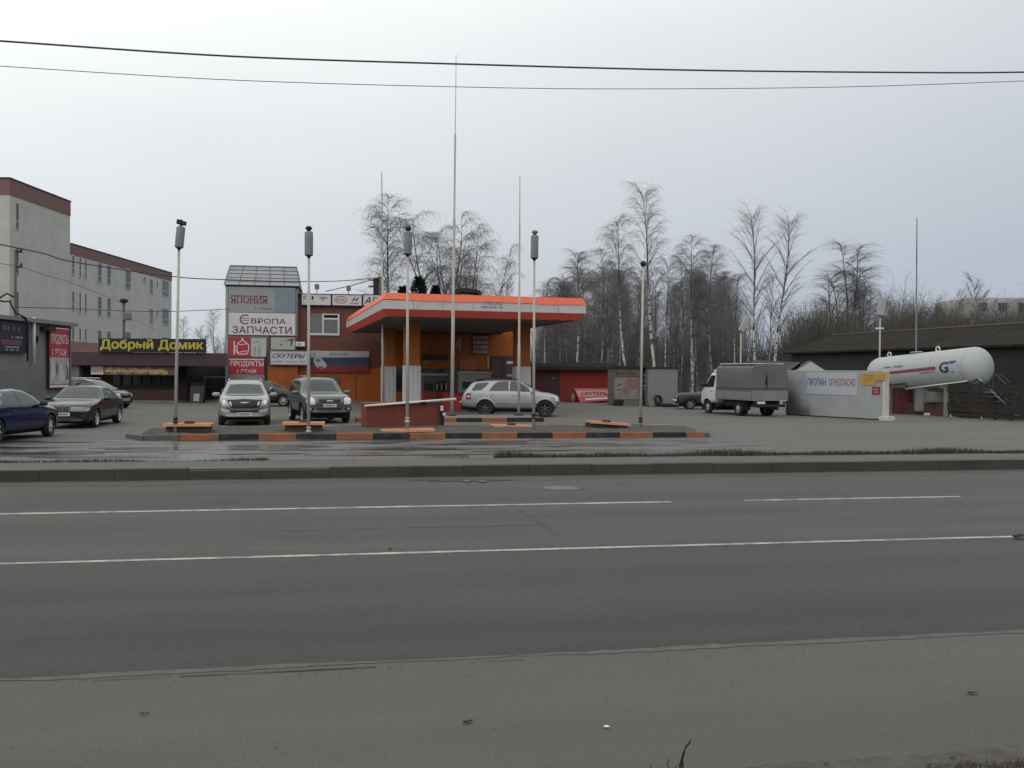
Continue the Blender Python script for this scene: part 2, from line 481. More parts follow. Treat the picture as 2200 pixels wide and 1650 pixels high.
def strip(name, mats, t0, t1, z, s0=-140, s1=140, wob0=0.0, wob1=0.0, step=0.35, z1=None, freq=1.0, lo=-26, hi=26, mi=0):
    """a sheet lying along the road between t0 and t1, its edges wandering by wob0 / wob1 in the part one sees"""
    mb = MB(); ss = [s0]
    x = lo
    while x <= hi: ss.append(x); x += step
    ss.append(s1)
    r = random.Random(sum(map(ord, name)))
    ph = [(r.uniform(0, 9), r.uniform(0.4, 4.5) * freq, r.uniform(0.3, 1)) for _ in range(9)]
    def wob(s, k):
        a = sum(h * math.sin(p + k * 2.1 + s * f) for p, f, h in ph) / 3.2
        return a + r.uniform(-0.35, 0.35)
    vs = []
    for s in ss:
        vs.append((s, t0 + wob0 * wob(s, 0), z)); vs.append((s, t1 + wob1 * wob(s, 1), z if z1 is None else z1))
    fs = [(2 * i, 2 * i + 2, 2 * i + 3, 2 * i + 1) for i in range(len(ss) - 1)]
    mb.add(vs, fs, mi)
    return structure(mb, name, mats, rz=RA)

strip('road', M_road, 6.2, 18.45, -0.06)
strip('road_shoulder', M_shoulder, -60, 6.72, -0.056, wob1=0.05, step=0.12)
# the ragged lip where the shoulder was laid over the carriageway
strip('shoulder_edge', mat('shoulder_edge', (0.104, 0.100, 0.089), 0.95, var=0.3, scale=6, dirt=(0.085, 0.08, 0.07), dscale=2.0), 6.66, 6.73, -0.0525, wob0=0.03, wob1=0.045, step=0.08, freq=1.6)
for k, (a, b_, w) in enumerate(((-3.6, -3.05, 0.006), (-1.05, 0.25, 0.012), (-1.6, -1.1, 0.005), (0.9, 1.3, 0.005))):
    strip('shoulder_crack', M_crack, 6.588 - w, 6.59, -0.0495, a, b_, 0.007, 0.007, 0.05, lo=a + 0.02, hi=b_ - 0.02, freq=2)
strip('gutter', M_gutter, 17.75, 18.42, -0.0565, wob0=0.20, step=0.15, freq=1.2)

def dash(name, t, w, s0, s1, z=-0.0565):
    strip(name, M_line, t - w / 2, t + w / 2, z, s0, s1, 0.004, 0.004, 0.2, lo=s0 + 0.05, hi=s1 - 0.05)
T_SOLID, T_DASH = st(G(1100, 1182, -0.06))[1], st(G(1100, 1084.5, -0.06))[1]
strip('road_line', M_line, T_SOLID - 0.05, T_SOLID + 0.05, -0.0565, -140, 140, 0.005, 0.005, 0.2)
dash('road_line', T_DASH, 0.13, -30, st(G(1443, 1079, -0.06))[0])
dash('road_line', T_DASH, 0.12, st(G(1601, 1076, -0.06))[0], st(G(2062, 1067, -0.06))[0])
dash('road_line', T_DASH, 0.12, 13, 19)
# cracks and tar seams in the carriageway
def crack(pts, w, z=-0.0575):
    mb = MB(); P = []
    for i in range(len(pts) - 1):
        a, b_ = Vector(G(*pts[i], z)), Vector(G(*pts[i + 1], z))
        for k in range(10): P.append(a.lerp(b_, k / 10) + RN * rng.uniform(-.03, .03))
    P.append(Vector(G(*pts[-1], z)))
    d = (P[-1] - P[0]).normalized(); q = Vector((-d.y, d.x, 0)); vs = []
    for i, p in enumerate(P):
        ww = w * rng.uniform(0.25, 1.5) * math.sin(PI * (i + .6) / (len(P) + .2)) ** .5
        vs += [p - q * ww, p + q * ww]
    for v in vs: v.z = z
    mb.add(vs, [(2 * i, 2 * i + 2, 2 * i + 3, 2 * i + 1) for i in range(len(P) - 1)])
    structure(mb, 'road_crack', M_faint)
M_faint = mat('tar_seam', (0.055, 0.054, 0.052), 0.85, var=0.3, scale=6, dirt=(0.072, 0.071, 0.068), dscale=5, dth=(.4, .65), damt=.9)
crack([(1108, 1095), (1150, 1112), (1170, 1128), (1198, 1150)], 0.045)
crack([(1108, 1128), (1165, 1126)], 0.04)
crack([(610, 1140), (705, 1137)], 0.05)
crack([(750, 1137), (822, 1134)], 0.05)
crack([(862, 1133), (1105, 1128)], 0.045)
crack([(655, 1207), (692, 1206)], 0.02)
crack([(1320, 1035), (1345, 1043)], 0.03)
# kerb stones along the pavement
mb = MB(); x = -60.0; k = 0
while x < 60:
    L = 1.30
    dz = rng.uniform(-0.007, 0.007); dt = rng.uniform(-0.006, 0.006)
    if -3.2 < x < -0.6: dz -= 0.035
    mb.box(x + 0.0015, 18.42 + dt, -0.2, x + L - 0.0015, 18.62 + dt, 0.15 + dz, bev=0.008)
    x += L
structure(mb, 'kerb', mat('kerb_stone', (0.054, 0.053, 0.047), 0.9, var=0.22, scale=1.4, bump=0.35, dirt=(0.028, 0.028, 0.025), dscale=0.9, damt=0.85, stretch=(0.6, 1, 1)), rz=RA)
strip('pavement', M_pave, 18.62, 20.30, 0.125, wob1=0.07, step=0.2)
strip('verge', M_earth, 20.15, 20.95, 0.118, wob1=0.10, step=0.15, z1=0.0)
strip('yard', M_lot, 20.7, 190, 0.0)
mb = MB(); mb.add([(-140, 20.9, 0), (140, 20.9, 0), (140, 20.9, -0.24), (-140, 20.9, -0.24)], [(0, 1, 2, 3)])
# wet ground and puddles between the pavement and the island
def wet_mat():
    m = bpy.data.materials.new('wet_asphalt'); m.use_nodes = True
    n, l = m.node_tree.nodes, m.node_tree.links; b = n['Principled BSDF']
    tc = n.new('ShaderNodeTexCoord'); mp = n.new('ShaderNodeMapping'); mp.inputs['Scale'].default_value = (0.30, 1.0, 1)
    l.new(tc.outputs['Object'], mp.inputs[0])
    no = n.new('ShaderNodeTexNoise'); no.inputs['Scale'].default_value = 1.1; no.inputs['Detail'].default_value = 7; no.inputs['Roughness'].default_value = 0.6
    l.new(mp.outputs[0], no.inputs['Vector'])
    r = n.new('ShaderNodeValToRGB'); e = r.color_ramp.elements
    e[0].position = 0.44; e[0].color = (0.035, 0.035, 0.035, 1); e[1].position = 0.60; e[1].color = (0.105, 0.10, 0.093, 1)
    l.new(no.outputs['Fac'], r.inputs['Fac']); l.new(r.outputs['Color'], b.inputs['Base Color'])
    q = n.new('ShaderNodeMapRange'); q.inputs['From Min'].default_value = 0.47; q.inputs['From Max'].default_value = 0.60
    q.inputs['To Min'].default_value = 0.24; q.inputs['To Max'].default_value = 0.7
    l.new(no.outputs['Fac'], q.inputs['Value']); l.new(q.outputs[0], b.inputs['Roughness'])
    b.inputs['Specular IOR Level'].default_value = 0.35
    bn = n.new('ShaderNodeTexNoise'); bn.inputs['Scale'].default_value = 9; bn.inputs['Detail'].default_value = 5
    l.new(mp.outputs[0], bn.inputs['Vector'])
    mm = n.new('ShaderNodeMath'); mm.operation = 'MULTIPLY'; l.new(bn.outputs['Fac'], mm.inputs[0]); l.new(q.outputs[0], mm.inputs[1])
    bp = n.new('ShaderNodeBump'); bp.inputs['Strength'].default_value = 0.9; bp.inputs['Distance'].default_value = 0.03
    l.new(mm.outputs[0], bp.inputs['Height']); l.new(bp.outputs[0], b.inputs['Normal'])
    return m
M_wet = wet_mat()
strip('wet_patch', M_wet, 21.3, 28.2, 0.004, -24, 3.0, wob0=0.25, wob1=0.05, step=0.25, lo=-23.9, hi=2.9)
strip('wet_patch', M_wet, 23.0, 27.6, 0.004, 3.0, 11.5, wob0=0.5, wob1=0.3, step=0.25, lo=3.1, hi=11.4)
mb = MB()
def blob(mb, s, t, a, b_, z, n=28, j=0.25, seed=0):
    r = random.Random(seed); ph = [r.uniform(0, 6) for _ in range(5)]
    P = []
    for i in range(n):
        q = 2 * PI * i / n
        k = 1 + j * sum(math.sin(q * (h + 2) + ph[h]) / (h + 1.5) for h in range(5))
        P.append((s + a * k * math.cos(q), t + b_ * k * math.sin(q), z))
    mb.add(P, [tuple(range(n))])
M_water = mat('puddle_water', (0.03, 0.03, 0.03), 0.16, var=0.1, spec=0.5, bump=0.5, bscale=5, stretch=(.4, 1, 1))
for i, (s, t, a, b_) in enumerate(((-3.0, 25.2, 3.4, 0.55), (0.6, 24.3, 2.2, 0.35), (-6.5, 24.0, 1.8, 0.4), (-9.0, 25.6, 1.3, 0.35), (4.6, 25.8, 2.0, 0.25), (-5.4, 22.7, 1.4, 0.22), (-11.3, 26.6, 1.5, 0.4), (1.6, 22.6, 1.8, 0.16), (7.2, 25.0, 1.6, 0.18))):
    mb = MB(); blob(mb, s, t, a, b_, 0.009, seed=i, n=44, j=0.4)
    structure(mb, 'puddle', M_water, rz=RA)
for i, (s, t, a, b_) in enumerate(((0.5, 26.6, 1.4, 0.12), (-1.8, 23.2, 0.9, 0.10), (2.6, 24.2, 1.2, 0.10), (5.2, 23.6, 1.1, 0.09), (-7.6, 27.4, 1.2, 0.12))):
    mb = MB(); blob(mb, s, t, a, b_, 0.013, seed=20 + i, n=36, j=0.5)
    structure(mb, 'mud_patch', M_crack, rz=RA)
# reddish dirt washed against the kerb
mb = MB(); s, t = st(G(985, 1034, -0.06)); blob(mb, s, t + 0.12, 0.75, 0.24, -0.0525, seed=50, n=40, j=0.5)
structure(mb, 'dirt_patch', mat('reddish_dirt', (0.062, 0.05, 0.043), 0.95, var=0.4, scale=10, bump=0.6, bscale=25), rz=RA)
for i in range(2):
    p = G(1003 + 34 * i, 1036 + i, -0.06)
    mb = MB(); mb.lathe([(0.001, 0), (0.05, 0.01), (0.055, 0.04), (0.02, 0.06), (0.001, 0.062)], 7)
    o = mb.build('stone', M_concrete, loc=p); o.scale = (1.5, 0.9, 0.7)
    tag(o, 'small pale stone lying in reddish dirt at the kerb' if i == 0 else 'darker pebble beside the pale stone at the kerb', 'stone')
# manhole cover in the near lane
p = G(1205, 1048, -0.06)
t = thing('manhole_cover', 'round pale manhole cover in the asphalt near the kerb', 'manhole cover', (p.x, p.y, -0.0545), RA)
mb = MB(); mb.lathe([(0.001, 0.0), (0.31, 0.0), (0.33, -0.004)], 32); mb.build('lid', mat('worn_iron', (0.135, 0.135, 0.13), 0.8, var=0.25, scale=9), t)
mb = MB(); mb.lathe([(0.335, -0.004), (0.335, 0.004), (0.42, 0.003), (0.42, -0.004)], 32, closed=True); mb.build('ring', mat('ring_concrete', (0.105, 0.103, 0.098), 0.9, var=0.2, scale=6), t)

# grass on the verge (nobody could count it)
def grass_strip(s0, s1, t0, t1, n, z, h, seed):
    r = random.Random(seed); mb = MB()
    for i in range(n):
        s = r.uniform(s0, s1); t = r.uniform(t0, t1)
        c = 0.5 + 0.5 * math.sin(s * 1.7 + seed) * math.sin(s * 0.53)
        hh = h * r.uniform(0.3, 1.1) * (0.35 + 0.65 * c)
        a = r.uniform(0, PI); w = r.uniform(0.008, 0.02); lx, ly = r.uniform(-.5, .5) * hh, r.uniform(-.5, .5) * hh
        zz = z * (1 - (t - t0) / max(0.01, (t1 - t0))) if z else 0
        mb.add([(s - w * math.cos(a), t - w * math.sin(a), zz - 0.01), (s + w * math.cos(a), t + w * math.sin(a), zz - 0.01), (s + lx, t + ly, zz + hh)], [(0, 1, 2)], 0 if r.random() < 0.6 else 1)
    o = mb.build('verge_grass', [mat('dull_grass', (0.040, 0.043, 0.028), 0.9, var=0.3), mat('dry_grass', (0.075, 0.068, 0.048), 0.9, var=0.3)], rz=RA, fix=False)
    return tag(o, None, None, None, 'stuff')
grass_strip(-16, -1.5, 20.2, 21.0, 9000, 0.11, 0.13, 1)
grass_strip(3.5, 26, 20.35, 21.6, 16000, 0.11, 0.20, 2)
grass_strip(-1.5, 3.5, 20.25, 20.8, 900, 0.11, 0.08, 3)

# ------------------------------------------------------------------ the long traffic island with its striped kerb
def row_kerb(name, s0, s1, t0, cuts, z=0.17, w=0.16, first='orange'):
    """a line of kerb stones painted by turns; cuts = the joints along the road"""
    mb = MB(); c = 0 if first == 'orange' else 1
    for a, b_ in zip(cuts[:-1], cuts[1:]):
        mb.box(a + 0.006, t0 + rng.uniform(-.008, .008), -0.1, b_ - 0.006, t0 + w, z + rng.uniform(-.006, .006), mi=c, bev=0.014)
        c = 1 - c
    return mb
ISL_T0 = 0.5 * (st(G(700, 945.5))[1] + st(G(1300, 939.5))[1])
PX = [385, 470, 555, 637, 722, 802, 880, 958, 1035, 1112, 1187, 1260, 1332, 1403, 1474, 1516]
def kerb_s(px):
    d = ray(px, 940); k = ISL_T0 / d.dot(RN); return (d * k).dot(RE)
cuts = [kerb_s(p) for p in PX]
mb = row_kerb('kerb', 0, 0, ISL_T0, cuts)
sL, sR = cuts[0], cuts[-1]
M_grey_kerb = mat('grey_kerb', (0.10, 0.10, 0.092), 0.9, var=0.2, scale=2, bump=0.3)
mb.box(sL - 0.95, ISL_T0 + 0.02, -0.1, sL - 0.01, ISL_T0 + 0.17, 0.15, mi=2, bev=0.02)
Mx = Matrix.Translation((sL - 0.95, ISL_T0 + 0.06, 0)) @ Matrix.Rotation(R(125), 4, 'Z')
mb.box(0, -0.08, -0.1, 1.1, 0.08, 0.13, mi=2, M=Mx, bev=0.02)
Mx = Matrix.Translation((sR + 0.06, ISL_T0 + 0.06, 0)) @ Matrix.Rotation(R(68), 4, 'Z')
mb.box(0, -0.08, -0.1, 1.3, 0.08, 0.14, mi=2, M=Mx, bev=0.02)
ISL_T1 = ISL_T0 + 4.6
x = sL - 0.4
while x < sR:
    mb.box(x, ISL_T1, -0.1, x + 1.28, ISL_T1 + 0.15, 0.13 + rng.uniform(-.01, .01), mi=3, bev=0.02); x += 1.3
structure(mb, 'island_kerb', [M_orange_kerb, M_black_kerb, M_grey_kerb, mat('pale_kerb', (0.26, 0.25, 0.215), 0.9, var=0.2, scale=2, bump=0.3, dirt=(0.14, 0.12, 0.1), dscale=2)], rz=RA)
mb = MB(); nx, ny = 110, 24
vs = []
for i in range(nx + 1):
    for j in range(ny + 1):
        u, v = i / nx, j / ny
        t = ISL_T0 + 0.15 + v * 4.46
        lo = sL - 0.9 - 0.55 * min(1, v * 2.5) + (0 if v < .6 else (v - .6) * 2.5); hi = sR + 0.05 + 0.45 * min(1, v * 2.5)
        s = lo + (hi - lo) * u
        z = 0.11 + 0.035 * math.sin(s * 2.1 + t * 1.3) * math.sin(t * 3.1) + rng.uniform(0, 0.03) + 0.05 * math.sin(PI * v)
        if u in (0, 1): z = 0.02
        vs.append((s, t, z))
mb.add(vs, [(i * (ny + 1) + j, (i + 1) * (ny + 1) + j, (i + 1) * (ny + 1) + j + 1, i * (ny + 1) + j + 1) for i in range(nx) for j in range(ny)], 0, True)
structure(mb, 'island_soil', M_earth, rz=RA)
# the second island, under the masts
T2 = 0.5 * (st(G(1000, 906.5))[1] + st(G(1140, 907))[1])
def k2(px):
    d = ray(px, 906); k = T2 / d.dot(RN); return (d * k).dot(RE)
c2 = [k2(p) for p in (767, 786, 838, 893, 950, 981, 1035, 1090, 1169)]
mb = row_kerb('kerb', 0, 0, T2, c2)
for t_ in (T2 + 3.4,):
    mb.box(c2[0], t_, -0.1, c2[-1], t_ + 0.15, 0.16, mi=2, bev=0.02)
mb.box(c2[-1] - 0.14, T2 + 0.17, -0.1, c2[-1] + 0.02, T2 + 3.39, 0.155, mi=0, bev=0.02)
mb.box(c2[0] - 0.02, T2 + 0.17, -0.1, c2[0] + 0.14, T2 + 3.39, 0.155, mi=0, bev=0.02)
structure(mb, 'pump_island_kerb', [M_orange_kerb, M_black_kerb, M_grey_kerb], rz=RA)
mb = MB(); mb.box(c2[0] + 0.15, T2 + 0.17, 0.0, c2[-1] - 0.15, T2 + 3.39, 0.135)
structure(mb, 'pump_island_slab', M_concrete, rz=RA)

# ------------------------------------------------------------------ tall pale brick building, far left
M_pale = brick_mat('pale_brick', (0.50, 0.50, 0.46), (0.45, 0.45, 0.415), (0.40, 0.40, 0.37), var=.08)
M_parapet = mat('brown_sheet', (0.185, 0.105, 0.095), 0.7, var=0.10, scale=1.0)
ridge(M_parapet, 0.25, 'X', 0.4)
M_frame = mat('white_upvc', (0.55, 0.56, 0.56), 0.5, var=0.05)
PB = Pl(-42, 78.8, R(90))
t = thing('brick_building', 'tall pale brick building with brown parapet and a lower long wing', 'building', PB.w(0), PB.a)
Lt = PB.hit(150.5, 500)[0]; Lw = PB.hit(369.5, 640)[0]
Ht = 17.85; Hw = 13.92
mb = MB(); mb.box(0, 0, -0.2, Lt, 16, Ht - 1.35); mb.build('wall', M_pale, t)
mb = MB(); mb.box(-0.04, -0.04, Ht - 1.35, Lt + 0.04, 16.04, Ht); mb.box(-0.10, -0.10, Ht, Lt + 0.10, 16.1, Ht + 0.09, mi=1); mb.build('parapet', [M_parapet, M_dark], t)
mb = MB(); mb.box(Lt + 0.05, 0.05, -0.2, Lw, 15, Hw - 1.0); mb.build('wall', M_pale, t)
mb = MB(); mb.box(Lt + 0.05, 0.01, Hw - 1.0, Lw + 0.04, 15.04, Hw); mb.box(Lt + 0.11, -0.05, Hw, Lw + 0.10, 15.1, Hw + 0.08, mi=1); mb.build('parapet', [M_parapet, M_dark], t)
def pane_window(t, s0, z0, s1, z1, split=True, y=0.0):
    mb = MB()
    mb.box(s0, y - 0.015, z0, s1, y + 0.04, z1)
    o = mb.build('window', M_wglass, t)
    f = MB(); w = 0.06
    f.box(s0 - w, y - 0.045, z0 - w, s0, y + 0.02, z1 + w); f.box(s1, y - 0.045, z0 - w, s1 + w, y + 0.02, z1 + w)
    f.box(s0, y - 0.045, z1, s1, y + 0.02, z1 + w); f.box(s0, y - 0.07, z0 - w, s1, y + 0.02, z0)
    if split:
        zm = z0 + 0.3 * (z1 - z0); f.box(s0, y - 0.04, zm, s1, y - 0.02, zm + w * 0.9)
        if s1 - s0 > 1.6: f.box((s0 + s1) / 2 - w / 2, y - 0.043, zm + w, (s0 + s1) / 2 + w / 2, y - 0.02, z1)
    f.build('frame', M_frame, o)
W1 = [(850, 1040, 885, 1260), (935, 1065, 965, 1290), (1000, 1085, 1030, 1300), (1155, 1130, 1207, 1350), (1265, 1158, 1315, 1375), (1480, 1205, 1550, 1435), (1695, 1295, 1722, 1350), (1768, 1320, 1812, 1485), (1850, 1345, 1873, 1410), (1915, 1335, 1997, 1520)]
for row in range(4):
    for k, (a, b_, c_, d_) in enumerate(W1):
        s0, z0, s1, z1 = PB.rect(a / 5.5, 360 + b_ / 5.5, c_ / 5.5, 360 + d_ / 5.5)
        if row == 1 and k in (5, 6): continue
        if row == 3 and k > 4: continue
        pane_window(t, s0 + .08, z0 - 3.42 * row, s1 - .08, z1 - 3.42 * row, k not in (6, 8), 0.05)
s0, z0, s1, z1 = PB.rect(32, 437, 41, 492)
for row in range(4): pane_window(t, s0 + .1, z0 - 3.75 * row, s1 - .1, z1 - 3.75 * row, True, 0.0)
# a column of windows on the end wall facing the road
for row in range(4):
    mb = MB(); mb.box(-0.03, 1.6, z0 - 3.75 * row, 0.03, 3.1, z1 - 3.75 * row)
    o = mb.build('window', M_wglass, t)
    f = MB(); zz0, zz1 = z0 - 3.75 * row, z1 - 3.75 * row
    f.box(-0.06, 1.5, zz0 - .08, 0.02, 1.6, zz1 + .08); f.box(-0.06, 3.1, zz0 - .08, 0.02, 3.2, zz1 + .08); f.box(-0.06, 1.6, zz1, 0.02, 3.1, zz1 + .08); f.box(-0.08, 1.6, zz0 - .08, 0.02, 3.1, zz0); f.box(-0.06, 2.3, zz0, -0.032, 2.38, zz1)
    f.build('frame', M_frame, o)

# ------------------------------------------------------------------ low grey building at the left edge
M_render = mat('grey_render', (0.165, 0.17, 0.165), 0.9, var=0.10, scale=0.7, bump=0.15, dirt=(0.10, 0.10, 0.095), dscale=0.5)
GB = Pl(-20, 33.0, R(90))
t = thing('grey_building', 'low grey rendered building at the left edge behind the blue car', 'building', GB.w(0), GB.a)
Lg = GB.hit(154, 780)[0]; Hg = GB.hit(100, 696)[1]
mb = MB(); mb.box(0, 0, -0.2, Lg, 10, 1.95); mb.box(0.0, 0.02, 1.955, Lg, 9.98, Hg, mi=1); mb.build('wall', [M_render, mat('grey_panel', (0.185, 0.19, 0.185), 0.85, var=0.10, scale=0.8)], t)
mb = MB(); mb.box(-0.15, -0.22, Hg, Lg + 0.15, 10.1, Hg + 0.16); mb.build('roof', M_steel, t)
s, z = GB.hit(67, 700); s_, z_ = GB.hit(67, 783)
mb = MB(); mb.tube([(s, -0.12, z_), (s, -0.12, z + 0.35)], 0.06, 8); mb.build('pipe', M_white, t)
r4 = GB.rect(76.5, 722, 81, 735.5)
mb = MB(); mb.box(r4[0], -0.03, r4[1], r4[2], 0.0, r4[3]); mb.build('vent', M_void, t)
r4 = GB.rect(86, 702, 103, 711)
mb = MB(); mb.box(r4[0], -0.35, r4[1], r4[2], -0.02, r4[3]); mb.build('bracket', M_dark, t)
# cable looped over the wall
cb = [(-12, 646), (0, 648), (12, 646), (22, 651), (27, 661), (33, 671), (44, 677), (55, 683), (60, 695), (60, 740), (59, 776)]
pts = []
for q in cb:
    s, z = GB.hit(*q, -0.25); pts.append(GB.w(s, -0.25 if q[0] > 20 else -0.45, z))
mb = MB(); mb.tube(pts, 0.035, 6); o = mb.build('cable', M_black)
tag(o, 'thick black cable looping down the wall of the grey building', 'cable')
# dark blue advertising board
t, w, h = signboard(GB, (-2, 692, 56, 755), 'billboard', 'dark blue billboard with worn lines of lettering on the grey wall', mat('navy_vinyl', (0.022, 0.026, 0.05), 0.5, var=0.25, scale=2), off=-0.10, frame=M_dark)
mb = MB()
blurred(mb, w * .12, h * .72, w * .66, h * .16, 7, mi=0, seed=1)
blurred(mb, w * .45, h * .46, w * .42, h * .07, 6, mi=3, seed=2)
mb.add([(w * .05, -0.008, h * .22), (w * .84, -0.008, h * .22), (w * .84, -0.008, h * .40), (w * .05, -0.008, h * .40)], [(0, 1, 2, 3)], 1)
blurred(mb, w * .07, h * .245, w * .72, h * .13, 9, mi=2, seed=3)
blurred(mb, w * .2, h * .12, w * .55, h * .06, 9, mi=3, seed=4)
blurred(mb, w * .22, h * .03, w * .5, h * .05, 9, mi=3, seed=5)
mb.build('lettering', [mat('dull_gold', (0.16, 0.12, 0.05), 0.6), mat('dull_lilac', (0.12, 0.07, 0.09), 0.6), mat('dull_red', (0.22, 0.05, 0.05), 0.6), mat('pale_blue_ink', (0.35, 0.37, 0.42), 0.6)], t)
# red and white poster
M_redvinyl = mat('red_vinyl', (0.40, 0.035, 0.05), 0.55, var=0.10, scale=2)
M_whitevinyl = mat('white_vinyl', (0.58, 0.575, 0.56), 0.5, var=0.06)
M_ink = mat('white_ink', (0.66, 0.65, 0.63), 0.5, var=0.05)
t, w, h = signboard(GB, (106, 704, 148.5, 832), 'banner', 'tall red and white food banner on the end of the grey wall', M_redvinyl, off=-0.12, frame=M_dark)
mb = MB()
flat(mb, [(0, 0.98 * h), (w, .98 * h), (w, h), (0, h)], -0.006, 0); mb.build('white_band', [M_ink], t); mb = MB()
flat(mb, [(0, 0), (w, 0), (w, .035 * h), (0, .035 * h)], -0.006, 0); mb.build('white_band', [M_ink], t); mb = MB()
flat(mb, [(0, .05 * h), (w, .05 * h), (w, .50 * h), (0, .50 * h)], -0.006, 1)
mb.build('picture_ground', [M_ink, mat('pale_print', (0.36, 0.37, 0.35), 0.6, var=0.35, scale=1.8)], t)
mb = MB()
for q, mi in (([(.1, .49), (.22, .40), (.30, .30), (.24, .16), (.08, .12)], 0), ([(.34, .46), (.42, .34), (.40, .18), (.34, .22), (.30, .32)], 1), ([(.78, .44), (.95, .30), (.98, .14), (.80, .12), (.88, .26)], 1), ([(.45, .14), (.72, .10), (.78, .18), (.60, .40), (.5, .36)], 0)):
    flat(mb, [(a * w, b_ * h) for a, b_ in q], -0.012, mi)
mb.build('picture', [mat('cream_print', (0.50, 0.49, 0.44), 0.6, var=0.2), mat('olive_print', (0.13, 0.14, 0.12), 0.6, var=0.3)], t)
mb = MB()
text(mb, 'ПРОДУКТЫ', .06 * w, .70 * h, .88 * w, .185 * h, -0.010, bold=0.02)
text(mb, '1 ЭТАЖ', .14 * w, .525 * h, .72 * w, .12 * h, -0.010, bold=0.02)
mb.build('lettering', M_ink, t)

# ------------------------------------------------------------------ café-shop with the yellow sign
SH = Pl(-26.6, 57.0, 0.0)
M_purple = mat('purple_sheet', (0.062, 0.034, 0.042), 0.6, var=0.12, scale=0.8); ridge(M_purple, 0.2, 'X', 0.35)
M_redbrown = mat('red_brown_sheet', (0.085, 0.040, 0.039), 0.75, var=0.15, scale=0.8)
t = thing('shop', 'long low shop with a dark purple fascia and shaded glass front', 'shop', SH.w(0), 0)
s373 = SH.hit(374, 820)[0]; sEnd = SH.hit(489, 770)[0]; s165 = SH.hit(165, 800)[0]
zf1, zf0 = SH.hit(300, 757.5)[1], SH.hit(300, 785.5)[1]
mb = MB()
mb.box(-0.6, 0.3, -0.1, s165, 10, zf0, mi=0)
mb.box(s165, 2.2, -0.1, s373, 10, zf0, mi=1)
mb.box(s165, 0.6, -0.1, s373, 2.2, 0.12, mi=0)
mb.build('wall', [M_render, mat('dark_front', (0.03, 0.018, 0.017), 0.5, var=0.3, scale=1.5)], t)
mb = MB()                                    # the porch roof is cut back on the slant to clear the tower
pl_ = [(-0.75, 0), (sEnd, 0), (sEnd - .12, .3), (7.85, 3.95), (-0.75, 3.95)]; n_ = len(pl_)
mb.add([(x, y, zf0) for x, y in pl_] + [(x, y, zf1) for x, y in pl_], [tuple(range(n_))[::-1], tuple(range(n_, 2 * n_))] + [(i, (i + 1) % n_, n_ + (i + 1) % n_, n_ + i) for i in range(n_)])
mb.build('fascia', M_purple, t)
# red-brown upper storey wall, left part
s213 = SH.hit(213, 740)[0]
mb = MB(); mb.add([(-0.7, 0.1, zf1 + .004), (s213, 0.1, zf1 + .004), (s213, 0.9, SH.hit(212, 737)[1]), (-0.7, 0.9, SH.hit(152, 732)[1]), (-0.7, 6, zf1 + .004), (s213, 6, zf1 + .004)], [(0, 1, 2, 3), (3, 2, 5, 4), (0, 3, 4), (1, 5, 2)])
mb.build('roof', M_redbrown, t)
mb = MB(); mb.tube([(s213 + 0.3, -0.06, zf1 + 0.05), (SH.hit(368, 755)[0], -0.06, zf1 + 0.07)], 0.045, 6); mb.build('gutter', M_white_dirty, t)
# glazing and posts of the shaded front
for k in range(7):
    a = s165 + 1.3 + k * 0.62
    if a + .5 > s373: break
    mb = MB(); mb.box(a, 2.14, 1.0, a + 0.5, 2.2, 1.95); o = mb.build('window', M_wglass, t)
for a in (s165 + 0.05, s165 + 1.15, s373 - 0.12):
    mb = MB(); mb.box(a, 0.62, 0.12, a + 0.10, 0.74, zf0); mb.build('post', M_dark, t)
mb = MB(); mb.box(s165 + 1.3, 0.66, 0.12, s373 - 0.2, 0.74, 0.78); mb.build('parapet', mat('dark_red_panel', (0.045, 0.02, 0.018), 0.7, var=0.3, scale=2), t)
# deep porch to the right
w0, w1 = SH.hit(378, 820, 10.4)[0], SH.hit(493, 820, 10.4)[0]
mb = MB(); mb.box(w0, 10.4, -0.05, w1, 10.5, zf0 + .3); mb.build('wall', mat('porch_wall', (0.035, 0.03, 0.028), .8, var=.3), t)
r4 = SH.rect(386, 797, 406, 845, 10.4)
mb = MB(); mb.box(r4[0], 10.32, r4[1], r4[2], 10.39, r4[3]); mb.build('door', mat('dim_glass', (0.10, 0.11, 0.10), 0.2, var=0.3), t)
t, w, h = signboard(SH, (211.5, 727.5, 441, 757), 'shop_sign', 'long black shop sign with bold yellow lettering', M_black, off=-0.22, depth=0.16)
mb = MB()
text(mb, 'Добрый', .015 * w, .06 * h, .50 * w, .90 * h, -0.014, bold=0.075)
text(mb, 'Домик', .560 * w, .10 * h, .425 * w, .82 * h, -0.014, bold=0.075)
mb.build('lettering', mat('yellow_letters', (0.44, 0.385, 0.05), 0.5, var=0.08), t)
t, w, h = signboard(SH, (195, 786.5, 376, 805.5), 'banner', 'narrow food banner hanging under the purple fascia', mat('brown_vinyl', (0.16, 0.09, 0.06), 0.6, var=0.4, scale=3), off=0.35, depth=0.02)
mb = MB()
flat(mb, [(0.01, 0.01), (.15 * w, 0.01), (.145 * w, h * .98), (.02, h * .98)], -0.006, 0)
rr = random.Random(5)
for k in range(15):
    a = w * (.16 + .05 * k); disc(mb, a + .1, h * rr.uniform(.3, .7), .21, .14, -0.006 - .0008 * k, rr.choice((1, 1, 2, 3, 4)))
blurred(mb, .18 * w, .3 * h, .7 * w, .35 * h, 15, -0.022, 5, 8)
blurred(mb, .02 * w, .3 * h, .11 * w, .35 * h, 4, -0.012, 2, 9)
